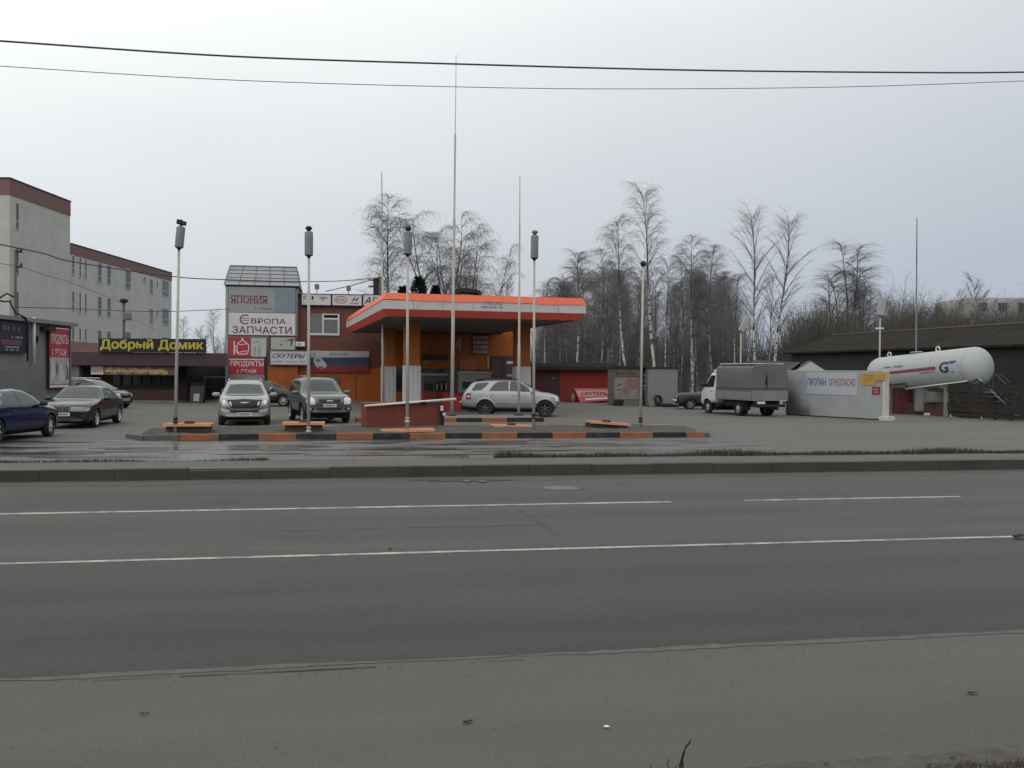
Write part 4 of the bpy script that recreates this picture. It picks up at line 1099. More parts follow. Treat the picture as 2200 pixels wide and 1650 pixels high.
s0, z0, s1, z1 = KP.rect(977, 724, 992, 754, -.05)
t = thing('number_sign', 'large grey white figure four on the orange kiosk wall', 'sign', KP.w(s0, -.05, z0), CA)
mb = MB(); text(mb, '4', 0, 0, s1 - s0, z1 - z0, y=0, bold=.03); mb.build('figure', mat('figure_grey', (0.33, 0.27, 0.22), 0.5), t)

# ------------------------------------------------------------------ fuel pumps
def pump(px, Y, w, h, label, nozz, bodym, red=True):
    p = at(px, 870, Y)
    t = thing('fuel_pump', label, 'fuel pump', (p.x, p.y, 0.15), CA, 'fuel pumps under the canopy')
    mb = MB(); mb.box(-w / 2, -.28, .75, w / 2, .28, h, bev=.03); mb.build('cabinet', bodym, t)
    mb = MB(); mb.box(-w / 2 + .02, -.26, 0, w / 2 - .02, .26, .75, bev=.02); mb.build('base', mat('pump_red', (0.30, 0.05, 0.03), 0.5, var=0.15), t)
    mb = MB(); mb.box(-w * .42, -.30, h - .78, -w * .06, -.27, h - .42); mb.build('display', mat('display_green', (0.012, 0.022, 0.014), 0.2), t)
    mb = MB(); mb.box(w * .03, -.30, h - .80, w * .47, -.27, h - .30); o = mb.build('nozzle_panel', M_black, t)
    for k in range(nozz):
        x = w * (.09 + .36 * k / max(1, nozz - 1))
        mb = MB(); mb.box(x - .028, -.36, h - .78, x + .028, -.30, h - .42, bev=.01); mb.tube([(x, -.34, h - .5), (x, -.42, h - .46), (x, -.42, h - .60)], .018, 6); mb.build('nozzle', mat('nozzle_grey', (0.40, 0.40, 0.38), 0.4), t)
        mb = MB(); mb.tube([(x, -.33, h - .80), (x + .03, -.42, h - 1.3), (x - .02, -.40, .5), (x + .02, -.30, .35)], .016, 5); mb.build('hose', M_black, t)
    mb = MB(); mb.box(-w / 2 - .03, -.31, h, w / 2 + .03, .31, h + .14, bev=.03); mb.build('top', mat('pump_top', (0.26, 0.26, 0.245), 0.6), t)
    return t
M_pump = mat('pump_grey', (0.20, 0.19, 0.175), 0.5, var=0.1)
pump(932, 53.0, 1.4, 1.62, 'grey fuel pump with red base between the white clad column and mast', 3, mat('pump_dark', (0.075, 0.075, 0.07), 0.5))
pump(1019, 50.5, 1.7, 1.75, 'grey fuel pump with four nozzles behind the silver SUV', 4, M_pump)
mb = MB()
q = CP.w(5.0, 8.8); 
mb.box(-4.4, -.75, -.05, 4.2, .85, .15, bev=.03)
o = mb.build('pump_plinth', M_concrete, loc=(at(985, 870, 51.5).x, at(985, 870, 51.5).y, 0), rz=CA)
tag(o, None, None, None, 'structure')
p = G(972, 881)
t = thing('fire_box', 'bright red fire box behind the rear of the silver SUV', 'fire box', (p.x, p.y, 0), R(8))
mb = MB(); mb.box(-.46, 0, .0, .46, .6, .78, bev=.015); mb.build('box', mat('fire_red', (0.44, 0.03, 0.03), 0.5, var=0.12), t)
mb = MB(); mb.add([(-.50, -.04, .785), (.50, -.04, .785), (.50, .64, .90), (-.50, .64, .90), (-.5, -.04, .81), (.5, -.04, .81), (.5, .64, .93), (-.5, .64, .93)], [(0, 3, 2, 1), (4, 5, 6, 7), (0, 1, 5, 4), (1, 2, 6, 5), (2, 3, 7, 6), (3, 0, 4, 7)]); mb.build('lid', mat('fire_red', (0.44, 0.03, 0.03)), t)
mb = MB(); mb.box(-.05, -.07, .6, .05, -.001, .72); mb.build('latch', M_steel, t)

# ------------------------------------------------------------------ lightning masts
def mast(bx, by, tx, ty, z0, Y, label, r0=.055, r1=.012, foot=True, m=None):
    a = at(bx, by, Y); a.z = z0; b_ = at(tx, ty, Y)
    t = thing('mast', label, 'mast', a, 0, 'lightning masts')
    d = b_ - a
    mb = MB(); P = [d * k for k in (0, .30, .302, .55, .552, .78, .782, 1)]
    rr_ = [r0, r0, r0 * .8, r0 * .8, r0 * .58, r0 * .58, r1 * 1.6, r1]
    mb.tube(P, rr_, 10); mb.build('pole', m or M_pole, t)
    if foot:
        mb = MB(); mb.lathe([(.20, 0), (.20, .035), (.09, .05), (.085, .09)], 14); mb.build('base', M_dark, t)
    return t
Ym = 40.2
mast(971, 892, 980, 118, 0.14, Ym, 'tallest thin white mast in front of the canopy', .075, .014)
mast(1114.5, 893, 1117, 377, 0.14, Ym + .7, 'thin white mast between tallest mast and a lamp post by the SUV door', .062, .02)
p = CP.w(0, -1.0)
mast(823.5, 862, 820, 370, 0.0, at(823, 800, 49.5).y, 'thin white mast passing the left corner of the canopy', .075, .03)
mast(1968.5, 800, 1970, 468, 0.0, 49.0, 'dark thin mast rising behind the white gas tank', .05, .022, m=M_grey)

# ------------------------------------------------------------------ lamp posts on the island
M_shade = mat('shade_grey', (0.20, 0.21, 0.235), 0.6, var=0.12, scale=3)
def lamp(bx, by, tx, ty, hx, hy, label, shade=True, ringpy=None, cap='cap', band=False):
    a = G(bx, by, 0.13); Y = a.y
    top = at(tx, ty, Y); a.z = 0.10
    t = thing('lamp_post', label, 'lamp post', a, 0, 'lamp posts on the striped kerb island')
    d = top - a
    mb = MB(); mb.tube([d * 0, d * 1.0], [.050, .036], 10); mb.build('pole', M_pole, t)
    if ringpy:
        k = (at(bx, ringpy, Y).z - a.z) / d.z
        mb = MB()
        M = Matrix.Translation(d * k)
        mb.lathe([(.052, -.10), (.085, -.09), (.085, -.05), (.055, -.04), (.055, .02), (.075, .03), (.075, .06), (.05, .07)], 14, M=M)
        mb.build('collar', M_pole if band else M_dark, t)
    if shade:
        h1 = at(hx, hy, Y) - a                          # top of the shade
        ax = (h1 - d); L = ax.length
        q = Vector((0, 0, 1)).rotation_difference(ax.normalized()).to_matrix().to_4x4()
        M = Matrix.Translation(d) @ q
        mb = MB(); mb.lathe([(.035, -.06), (.045, -.02), (.12, .04), (.120, .05)], 16, M=M); mb.build('holder', M_dark, t)
        mb = MB(); r = .125; mb.lathe([(r * .96, .03), (r, .06), (r, L - .05), (r * .98, L - .03), (r * .5, L)], 20, M=M); o = mb.build('lamp_shade', M_shade, t)
        mb = MB()
        if cap == 'camera':
            mb.lathe([(.045, L - .01), (.045, L + .06)], 10, M=M)
            mb.box(-.13, -.07, L + .05, .03, .07, L + .19, M=M, bev=.02); mb.box(.0, -.06, L + .03, .14, .06, L + .15, M=M, bev=.02)
        else:
            mb.lathe([(.06, L - .01), (.06, L + .04), (.10, L + .07), (.10, L + .11), (.06, L + .15), (.02, L + .16)], 14, M=M)
        mb.build('cap', M_dark if cap != 'ring' else M_grey, t)
    else:
        M = Matrix.Translation(d)
        mb = MB(); mb.lathe([(.04, -.05), (.09, 0), (.11, .06), (.08, .12), (.02, .16)], 14, M=M); mb.build('cap', M_dark, t)
    return t
lamp(376.5, 931, 384.5, 534, 389, 486, 'lamp post with a leaning dark shade, leftmost on the striped island', cap='camera', ringpy=902)
lamp(663, 931, 663.5, 551, 663.5, 497, 'lamp post with a grey shade in front of the dark grey SUV', ringpy=922, band=True)
lamp(875, 928, 876, 548, 877, 497, 'lamp post with a grey shade in front of the red brown cabinet', ringpy=901, band=True)
lamp(1146.5, 924, 1148, 557, 1149, 505, 'lamp post with a grey shade in front of the silver SUV door', cap='ring', ringpy=893)
lamp(1376, 919, 1382, 570, 0, 0, 'bare lamp post without shade, rightmost on the striped island', shade=False, ringpy=901)

# ------------------------------------------------------------------ tank hatches on the island
M_hatch = mat('faded_orange_boards', (0.45, 0.205, 0.105), 0.8, var=0.2, scale=3, bump=0.2, stretch=(.5, 4, 1), dirt=(0.34, 0.12, 0.06), dscale=2)
M_hbox = mat('hatch_box', (0.055, 0.05, 0.045), 0.9, var=0.3, scale=3)
def hatch(px, py, wpx, label, dz=.26, tilt=0.0, box=True, knob=True, roll=0.0, dep=.85):
    p = G(px, py, .13); w = wpx * p.y / FPX
    t = thing('tank_hatch', label, 'hatch', (p.x, p.y, .10), RA + R(roll), 'tank hatches on the island')
    if box:
        mb = MB(); mb.box(-w * .44, .06, 0, w * .44, dep, dz); mb.build('box', M_hbox, t)
    M = Matrix.Translation((0, 0, dz + .004)) @ Matrix.Rotation(R(tilt), 4, 'Y')
    mb = MB(); mb.box(-w / 2, -.02, 0, w / 2, dep + .05, .045, M=M); mb.add([(-w / 2, -.05, -.02), (w / 2, -.05, -.02), (w / 2, -.022, .05), (-w / 2, -.022, .05), (-w / 2, -.03, -.02), (w / 2, -.03, -.02), (w / 2, -.005, .05), (-w / 2, -.005, .05)], [(0, 1, 2, 3), (4, 7, 6, 5), (0, 4, 5, 1), (3, 2, 6, 7), (0, 3, 7, 4), (1, 5, 6, 2)], M=M)
    l_ = mb.build('lid', M_hatch, t)
    if knob:
        mb = MB(); mb.lathe([(.15, .046), (.15, .10), (.13, .12), (.001, .125)], 14, M=M @ Matrix.Translation((.0, dep * .5, 0))); mb.build('cap', mat('rust_cap', (0.09, 0.035, 0.022), 0.8), l_)
hatch(402, 931, 100, 'orange hatch lid on a dark box beside the leftmost lamp post', .25)
hatch(652, 929, 89, 'orange hatch lid on a dark box at the foot of the second lamp post', .27, 0)
hatch(877, 929, 115, 'long low orange hatch lid in front of the red brown cabinet', .06, -1, box=True, knob=False, dep=.7)
hatch(1103, 921, 90, 'rusty orange hatch lid lying low by the second kerb', .08, 1)
hatch(1310, 922, 92, 'tilted orange hatch lid on a box, rightmost on the island', .20, 4.0)

# ------------------------------------------------------------------ red-brown cabinet and the boom lying on it
M_cab = mat('red_brown_board', (0.165, 0.044, 0.030), 0.8, var=0.16, scale=1.0, bump=0.1, dirt=(0.12, 0.036, 0.027), dscale=1.2)
p0 = G(787, 921, .11); p1 = G(949, 917.5, .11)
d = (p1 - p0); ang = math.atan2(d.y, d.x)
w = d.length
t = thing('cabinet', 'low wide red brown cabinet of boards on the island', 'cabinet', p0, ang)
mb = MB(); mb.box(0, 0, 0, w, .55, .80); mb.build('body', M_cab, t)
mb = MB(); mb.box(-.02, -.03, .802, w + .02, .58, .86); mb.build('top', mat('brown_board_top', (0.19, 0.075, 0.055), 0.8, var=0.2), t)
for k in (1, 2): 
    mb = MB(); mb.box(w * k / 3 - .006, -.006, .02, w * k / 3 + .006, 0.0, .79); mb.build('seam', mat('seam_dark', (0.14, 0.04, 0.028), 0.9), t)
t = thing('boom_barrier', 'long white barrier boom above the red brown cabinet', 'barrier', p0 + Vector((math.cos(ang), math.sin(ang), 0)) * (w + .02) - RN * .12, ang)
def loc(px, py):
    q = at(px, py, t.location.y); return Matrix.Rotation(-ang, 3, 'Z') @ (q - t.location)
A, B = loc(755, 869), loc(986, 858)
A.y = B.y = .02
mb = MB(); mb.tube([A, B], [.035, .045], 8); mb.build('boom', M_white, t)
C_ = loc(893, 864.5); D_ = loc(907, 863.8)
mb = MB(); C_.y = D_.y = .02; mb.tube([C_, D_], .049, 8); mb.build('stripe', M_black, t)
mb = MB(); mb.box(-.04, -.03, -.1, .05, .08, .80, bev=.01); pst = mb.build('post', M_black, t)
for (za, zb, xx) in ((.56, .74, -.05), (.40, .50, .03)):
    mb = MB(); mb.box(xx - .05, -.06, za, xx + .05, -.032, zb, bev=.008); mb.build('reflector', M_white, t)

# ------------------------------------------------------------------ red garage, stalls and their clutter
q = G(1235, 864)
GA = Pl(q.x, q.y, R(-6))
t = thing('garage', 'long low dark red garage with black eaves behind the silver SUV bonnet', 'garage', GA.w(0), GA.a)
M_gred = mat('garage_red', (0.215, 0.024, 0.019), 0.7, var=0.2, scale=0.8, dirt=(0.10, 0.018, 0.016), dscale=0.8)
M_gmar = mat('garage_maroon', (0.075, 0.024, 0.024), 0.7, var=0.2, scale=0.8)
ridge(M_gred, 0.4, 'X', 0.25)
a0, a1, a2 = GA.hit(1140, 830)[0], GA.hit(1203, 830)[0], GA.hit(1317, 830)[0]
ze = GA.hit(1235, 795)[1]
mb = MB(); mb.box(a1, 0, -.1, a2, 6, ze); mb.build('wall', M_gred, t)
mb = MB(); mb.box(a0, 0.02, -.1, a1 - .002, 6, ze); mb.build('wall', M_gmar, t)
mb = MB(); mb.box(a0 - .3, -.45, ze, a2 + .1, 6.3, GA.hit(1235, 788)[1]); mb.box(a0 - .3, .5, GA.hit(1235, 788)[1] + .002, a2 + .1, 6.3, GA.hit(1235, 780)[1], mi=1); mb.build('roof', [M_black, mat('tar_felt', (0.05, 0.042, 0.036), 0.9, var=0.3)], t)
mb = MB(); r4 = GA.rect(1170, 808, 1200, 862); mb.box(r4[0], -.03, 0, r4[2], .01, r4[3]); dd = mb.build('door', mat('garage_door', (0.05, 0.022, 0.022), 0.6, var=0.2), t)
r4 = GA.rect(1188, 810.5, 1191, 813.5); mb = MB(); mb.box(r4[0], -.06, r4[1], r4[2], -.03, r4[3]); mb.build('handle', M_steel, dd)
# leaning scooter banner
q = G(1281, 863)
t = thing('banner', 'red scooter banner leaning against the red garage', 'banner', GA.w(GA.hit(1279, 850, -.7)[0], -.75), R(-4))
w, h = 74 * 63.5 / FPX, 33 * 63.5 / FPX
M = Matrix.Rotation(R(-22), 4, 'X')
def lean(mb, P, y, mi):
    mb.add([(x * 1.0 + .28 * (1 - z / h) * (1 if x > 0 else .9) - .14, y, z) for x, z in P], [tuple(range(len(P)))], mi, M=M)
mb = MB(); P = [(-w / 2, 0), (w / 2, .22), (w / 2 - .12, h), (-w / 2 - .12, h)]
mb.prism([(x + .28 * (1 - z / h) - .14, z) for x, z in P], 0, .04, M=M); mb.build('panel', mat('banner_red2', (0.46, 0.06, 0.09), 0.5, var=0.15), t)
mb = MB(); lean(mb, [(-w / 2 + .05, h * .42), (w / 2 - .1, h * .44), (w / 2 - .14, h * .86), (-w / 2 - .05, h * .84)], -.006, 0); lean(mb, [(-w * .3, h * .18), (w * .36, h * .30), (w * .36, h * .38), (-w * .3, h * .27)], -.006, 1)
mb.build('print', [mat('banner_pink', (0.50, 0.26, 0.25), 0.6), M_ink], t)
mb = MB(); vs, fs = text_mesh('СКУТЕРЫ', w * .82, h * .26, bold=.03, shear=.3); mb.add([(x - w * .42, -.012, z + h * .5) for x, _, z in vs], fs, M=M); mb.build('lettering', M_dark, t)
q = G(1309, 863); t = thing('board', 'grey board leaning beside the red scooter banner', 'board', GA.w(GA.hit(1311, 850, -.4)[0], -.4), R(-4))
mb = MB(); mb.box(-.42, 0, 0, .42, .04, .62, M=Matrix.Rotation(R(-15), 4, 'X')); mb.build('board', mat('board_grey', (0.18, 0.18, 0.17), 0.8, var=0.2), t)
q = G(1231, 863); t = thing('gas_bottle', 'small grey gas bottle at the left end of the red banner', 'bottle', GA.w(GA.hit(1231, 850, -.4)[0], -.4))
mb = MB(); mb.lathe([(.10, 0), (.15, .05), (.15, .42), (.06, .52), (.05, .62), (.001, .63)], 14); mb.build('body', M_grey, t)
# stall with a worn poster front
q = G(1349, 871.5); SP = Pl(q.x, q.y, R(3))
a0, a1 = SP.hit(1318.5, 830)[0], SP.hit(1380, 830)[0]; zt = SP.hit(1350, 790)[1]
M_stall = mat('stall_panel', (0.15, 0.15, 0.14), 0.7, var=0.2, scale=1.2, dirt=(0.07, 0.065, 0.055), dscale=1.4)
t = thing('stall', 'market stall with a worn picture poster and olive header', 'stall', SP.w(0), SP.a)
mb = MB(); mb.box(a0, 0, 0, a1, 2.4, zt); mb.build('wall', M_stall, t)
mb = MB(); mb.box(a0 - .12, -.2, zt, a1 + .35, 2.6, zt + .14); mb.build('roof', mat('blue_black_roof', (0.02, 0.026, 0.034), 0.6), t)
r4 = SP.rect(1319.5, 796, 1373, 809); mb = MB(); mb.box(r4[0], -.06, r4[1], r4[2], -.001, r4[3]); o = mb.build('header', mat('olive_header', (0.15, 0.12, 0.055), 0.7, var=0.3, scale=3), t)
mb = MB(); blurred(mb, r4[0] + .1, r4[1] + .08, r4[2] - r4[0] - .2, .22, 7, -.065, seed=61); mb.build('lettering', mat('olive_ink', (0.055, 0.05, 0.025), 0.7), o)
r4 = SP.rect(1320, 811, 1372, 858); mb = MB(); mb.box(r4[0], -.04, r4[1], r4[2], -.001, r4[3]); o = mb.build('poster', mat('faded_poster', (0.22, 0.20, 0.185), 0.7, var=0.3, scale=1.4), t)
mb = MB(); X0, Z0, W_, H_ = r4[0], r4[1], r4[2] - r4[0], r4[3] - r4[1]
for P, mi in (([(.50, .92), (.62, .98), (.70, .90), (.95, .95), (.98, .6), (.80, .45), (.55, .55), (.42, .7)], 0), ([(.35, .55), (.55, .5), (.62, .3), (.5, .15), (.38, .3)], 0), ([(.1, .6), (.3, .66), (.3, .72), (.1, .68)], 1), ([(.08, .4), (.26, .42), (.26, .47), (.08, .45)], 1)):
    flat(mb, [(X0 + a * W_, Z0 + b_ * H_) for a, b_ in P], -.046, mi)
mb.build('picture', [mat('poster_salmon', (0.26, 0.115, 0.085), 0.7, var=0.5, scale=4, dirt=(.17, .15, .14), dscale=2.2, dth=(.42, .62), damt=.9), mat('poster_brown', (0.12, 0.09, 0.08), 0.7)], o)
mb = MB(); r4 = SP.rect(1381, 797, 1391, 868); mb.box(r4[0], .12, 0, r4[2], 2.4, r4[3]); o = mb.build('wall', mat('dark_side', (0.025, 0.028, 0.026), 0.7), t)
for k, yy in enumerate((804, 816, 827, 834)):
    r4 = SP.rect(1384 + k % 2, yy, 1388, yy + 3.5); mb = MB(); mb.box(r4[0], .105, r4[1], r4[2], .119, r4[3]); mb.build('sticker', M_whitevinyl, o)
# plain grey container
q = G(1424, 873); CT = Pl(q.x, q.y, R(3))
a0, a1 = CT.hit(1392.5, 830)[0], CT.hit(1456, 830)[0]; zt = CT.hit(1424, 792)[1]
t = thing('container', 'plain grey metal container right of the poster stall', 'container', CT.w(0), CT.a)
M_cont = mat('container_grey', (0.20, 0.205, 0.215), 0.65, var=0.10, scale=1, dirt=(0.10, 0.09, 0.08), dscale=0.9, dth=(0.52, 0.75)); ridge(M_cont, 0.28, 'X', 0.25)
mb = MB(); mb.box(a0, 0, .05, a1, 3.2, zt, bev=.03); mb.build('wall', M_cont, t)
mb = MB(); mb.box(a0 - .05, -.06, zt, a1 + .05, 3.3, zt + .10); mb.build('roof', MATS['blue_black_roof'], t)
# old tyres dumped in front of the stalls
tyre_lb = ('old tyre lying flat at the left foot of the poster stall', 'tyre stacked on the flat one by the poster stall', 'tyre standing against the grey container', 'tyre lying flat before the grey container', 'small tyre at the right corner of the grey container')
for k, (px, py, z, tl, sc_) in enumerate(((1326, 871, .0, 0, 1), (1328, 871, .19, 0, .95), (1412, 873, .3, 78, 1), (1431, 874, 0, 0, 1.1), (1448, 874, .0, 8, .85))):
    q = G(px, py); mb = MB()
    prof = [(.19, -.08), (.29, -.09), (.32, -.05), (.325, 0), (.32, .05), (.29, .09), (.19, .08), (.19, -.08)]
    mb.lathe(prof, 20, closed=True)
    o = mb.build('tyre', M_rubber, loc=(q.x, q.y - .3, .10 * sc_ + z)); o.rotation_euler = (R(tl), 0, .3 * k); o.scale = (sc_,) * 3
    tag(o, tyre_lb[k], 'tyre', 'old tyres by the stalls')
q = G(1399, 874); t = thing('bucket', 'pale battered bucket between the tyres at the container', 'bucket', (q.x, q.y - .2, 0))
mb = MB(); mb.lathe([(.13, 0), (.17, .38), (.165, .38), (.125, .02)], 14, closed=True); mb.lathe([(.125, .02), (.001, .021)], 14); mb.build('body', M_concrete, t)

# ------------------------------------------------------------------ white propane wall
A, B = G(1688, 891.5), G(1897, 903)
d = B - A; WA = math.atan2(d.y, d.x)
WP = Pl(A.x, A.y, WA); WL = d.length
def dark_end_mat():  # white wall colour, darkened raggedly towards its lower left end
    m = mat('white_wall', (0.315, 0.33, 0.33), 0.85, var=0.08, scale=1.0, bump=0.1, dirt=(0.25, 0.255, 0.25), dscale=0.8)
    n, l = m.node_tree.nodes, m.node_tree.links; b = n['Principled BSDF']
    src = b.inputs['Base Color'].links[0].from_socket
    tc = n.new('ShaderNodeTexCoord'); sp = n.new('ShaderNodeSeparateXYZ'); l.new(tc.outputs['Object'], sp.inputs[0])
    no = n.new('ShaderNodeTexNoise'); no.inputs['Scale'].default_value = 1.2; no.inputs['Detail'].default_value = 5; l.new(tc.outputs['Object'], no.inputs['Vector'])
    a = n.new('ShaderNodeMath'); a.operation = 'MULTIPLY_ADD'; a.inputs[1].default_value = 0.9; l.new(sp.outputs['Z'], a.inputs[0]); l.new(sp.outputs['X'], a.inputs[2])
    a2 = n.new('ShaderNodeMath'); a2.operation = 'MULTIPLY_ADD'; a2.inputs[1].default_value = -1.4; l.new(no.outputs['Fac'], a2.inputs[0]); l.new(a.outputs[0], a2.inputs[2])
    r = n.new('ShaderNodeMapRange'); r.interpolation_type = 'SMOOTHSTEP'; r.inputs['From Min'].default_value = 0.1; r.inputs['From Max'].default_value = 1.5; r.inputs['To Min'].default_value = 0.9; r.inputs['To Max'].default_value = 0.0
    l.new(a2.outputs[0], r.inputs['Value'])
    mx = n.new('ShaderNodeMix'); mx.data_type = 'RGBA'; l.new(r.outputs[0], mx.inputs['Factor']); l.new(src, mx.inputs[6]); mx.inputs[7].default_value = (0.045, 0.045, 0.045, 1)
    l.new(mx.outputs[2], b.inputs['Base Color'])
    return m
t = thing('white_wall', 'white painted blast wall, darker at its left end by the truck', 'wall', WP.w(0), WA)
mb = MB(); mb.box(0, 0, .04, WL, .25, 2.2, bev=.015); mb.build('panel', dark_end_mat(), t)
mb = MB(); mb.box(.02, .02, -.05, WL - .02, .23, .045); mb.build('base', M_void, t)
mb = MB(); mb.box(WL - .02, -.03, .02, WL + .09, .28, 2.2, bev=.012); mb.build('post', M_white_dirty, t)
mb = MB(); mb.box(WL - .12, -.14, -.02, WL + .36, .36, .17, bev=.02); mb.build('base', M_white_dirty, t)
t, w, h = signboard(WP, (1732, 800.5, 1842, 848), 'sign', 'bluish white propane warning banner with blue and red words on the white wall', mat('bluish_vinyl', (0.40, 0.42, 0.46), 0.55, var=0.05), off=-.02, depth=.012)
mb = MB(); text(mb, 'ПРОПАН', .03 * w, .40 * h, .37 * w, .34 * h, -.006, bold=.015); mb.build('lettering', mat('word_blue', (0.06, 0.07, 0.17), 0.6, var=0.2), t)
mb = MB(); text(mb, 'ОГНЕОПАСНО', .46 * w, .40 * h, .50 * w, .34 * h, -.006, bold=.012); mb.build('lettering', mat('word_red', (0.30, 0.07, 0.09), 0.6, var=0.2), t)
M_yel = mat('amber_board', (0.47, 0.27, 0.075), 0.6, var=0.15, scale=3); M_yel2 = mat('amber_board2', (0.38, 0.19, 0.05), 0.6, var=0.15, scale=3)
t, w, h = signboard(WP, (1850, 802, 1880, 827), 'sign', 'amber notice with brown lines beside the propane banner', M_yel, off=-.03, depth=.02)
mb = MB(); blurred(mb, .2 * w, .80 * h, .7 * w, .07 * h, 9, seed=70, mi=1)
for k in range(4): blurred(mb, .15 * w, (.18 + .15 * k) * h, .72 * w, .08 * h, 11, seed=71 + k, mi=0)
mb.build('lettering', [M_yel2, mat('brown_ink', (0.16, 0.08, 0.03), 0.6)], t)
t, w, h = signboard(WP, (1880.5, 799.5, 1908, 817), 'sign', 'wider amber notice overhanging the right end of the white wall', mat('amber_board3', (0.50, 0.30, 0.10), 0.6, var=0.12, scale=3), off=-.08, depth=.02)
mb = MB()
for k in range(3): blurred(mb, .15 * w, (.2 + .22 * k) * h, .7 * w, .12 * h, 9, seed=81 + k)
mb.build('lettering', mat('amber_ink', (0.38, 0.20, 0.06), 0.6), t)
t, w, h = signboard(WP, (1873.5, 831, 1890, 847.5), 'sign', 'small dark red square notice low on the right end of the white wall', mat('notice_red', (0.22, 0.035, 0.04), 0.6), off=-.03, depth=.02)
mb = MB(); blurred(mb, .15 * w, .55 * h, .7 * w, .22 * h, 4, seed=90); blurred(mb, .15 * w, .2 * h, .7 * w, .22 * h, 5, seed=91); mb.build('lettering', mat('notice_pink', (0.42, 0.26, 0.25), 0.6), t)

# ------------------------------------------------------------------ gas tank
TA_, TB_ = at(1896, 806, 50.5), at(2097, 788, 45.0)
dv = TB_ - TA_; TL = dv.length; TR = .95
ta = math.atan2(dv.y, dv.x); tilt = math.asin(dv.z / TL)
t = thing('gas_tank', 'big white gas tank on legs, tilted up to the right', 'tank', (TA_.x, TA_.y, 0), ta)
MT = Matrix.Translation((0, 0, TA_.z)) @ Matrix.Rotation(-tilt, 4, 'Y')
M_tank = mat('tank_white', (0.385, 0.40, 0.405), 0.45, var=0.08, scale=1.2, spec=0.4, stretch=(1, 1, .3), dirt=(0.36, 0.35, 0.33), dscale=1.6, dth=(.5, .8))
prof = []
for k in range(10): a = PI / 2 * k / 9; prof.append((max(.002, TR * math.sin(a)), -.62 * math.cos(a)))
for k in range(1, 8): prof.append((TR, TL * k / 8))
for k in range(10): a = PI / 2 * k / 9; prof.append((max(.002, TR * math.cos(a)), TL + .62 * math.sin(a)))
mb = MB(); mb.lathe(prof, 48, M=MT, axis='x'); mb.build('vessel', M_tank, t)
for s_ in (.02, TL * .34, TL * .68, TL - .02):
    mb = MB(); mb.lathe([(TR + .001, s_ - .012), (TR + .007, s_ - .006), (TR + .007, s_ + .006), (TR + .001, s_ + .012)], 48, M=MT, axis='x', closed=True); mb.build('weld_seam', mat('seam_white', (.29, .30, .30), .5, var=.15, scale=4), t)
mb = MB(); mb.lathe([(.26, TR - .06), (.26, TR + .05), (.31, TR + .05), (.31, TR + .09), (.001, TR + .10)], 24, M=MT @ Matrix.Translation((TL * .40, 0, 0))); mb.build('manway', M_tank, t)
TP = Pl(*(Vector((TA_.x, TA_.y)) + Vector((math.sin(ta), -math.cos(ta))) * TR * .97).to_tuple(), ta)
def tk(px, py):
    s, z = TP.hit(px, py); return s, z - TA_.z - s * math.tan(tilt)
def wrap(mb, P, lift=.008, mi=0, sub=1):
    """lay a flat outline (s along the tank, z up from its axis) on the round shell"""
    bm = bmesh.new(); f = bm.faces.new([bm.verts.new((s, 0, z)) for s, z in P]); bmesh.ops.triangulate(bm, faces=[f])
    bmesh.ops.subdivide_edges(bm, edges=list(bm.edges), cuts=2 * sub, use_grid_fill=True)
    for v in bm.verts:
        r = TR + lift; z = max(-r * .98, min(r * .98, v.co.z)); v.co.y = -math.sqrt(r * r - z * z)
    mb.addbm(bm, mi, M=MT); bm.free()
mb = MB()
wrap(mb, [tk(1911, 804), tk(2011, 794.5), tk(2011, 787), tk(1911, 798.5)]); mb.build('stripe', mat('maroon_stripe', (0.24, 0.04, 0.055), 0.5, var=0.1), t)
mb = MB(); r_ = random.Random(3)
for (xa, ya, xb, yb, hh, n) in ((1900, 791.5, 1941, 788.5, 3.6, 14), (1976, 803.5, 2009, 800.5, 2.8, 10)):
    for k in range(n):
        u0, u1 = k / n, (k + .72) / n
        if r_.random() < .1: continue
        X0, X1 = xa + (xb - xa) * u0, xa + (xb - xa) * u1; Y0 = ya + (yb - ya) * u0
        wrap(mb, [tk(X0, Y0), tk(X1, Y0), tk(X1, Y0 - hh), tk(X0, Y0 - hh)])
mb.build('lettering', mat('slate_letters', (0.08, 0.10, 0.13), 0.5), t)
def tanktext(body, q0, q1, m, bold):
    (s0, z0), (s1, z1) = tk(*q0), tk(*q1)
    vs, fs = text_mesh(body, s1 - s0, z1 - z0, bold=bold)
    mb = MB(); r = TR + .012
    mb.add([(x + s0, -math.sqrt(max(.01, r * r - (z + z0) ** 2)), z + z0) for x, _, z in vs], fs, M=MT); mb.build('emblem', m, t)
tanktext('G', (2019, 802), (2039, 776), mat('emblem_navy', (0.02, 0.05, 0.10), 0.5), .03)
tanktext('T', (2038, 801), (2055, 774), mat('emblem_blue', (0.03, 0.10, 0.22), 0.5), .03)
tanktext('i', (2056, 797), (2062, 779), mat('emblem_pale', (0.28, 0.42, 0.58), 0.5), .03)
for s_ in (.55, TL * .63):
    mb = MB(); M = MT @ Matrix.Translation((s_, 0, TR + .02)) @ Matrix.Rotation(PI / 2, 4, 'X'); n = 14
    vs, fs = [], []
    mb.tube([(.12 * math.cos(2 * PI * k / n), .12 * math.sin(2 * PI * k / n) + .08, 0) for k in range(n + 1)], .035, 6, M=M, cap=False); mb.build('lifting_lug', M_white, t)
M_legs = mat('tank_leg_grey', (0.20, 0.19, 0.18), 0.7, var=0.2, scale=3)
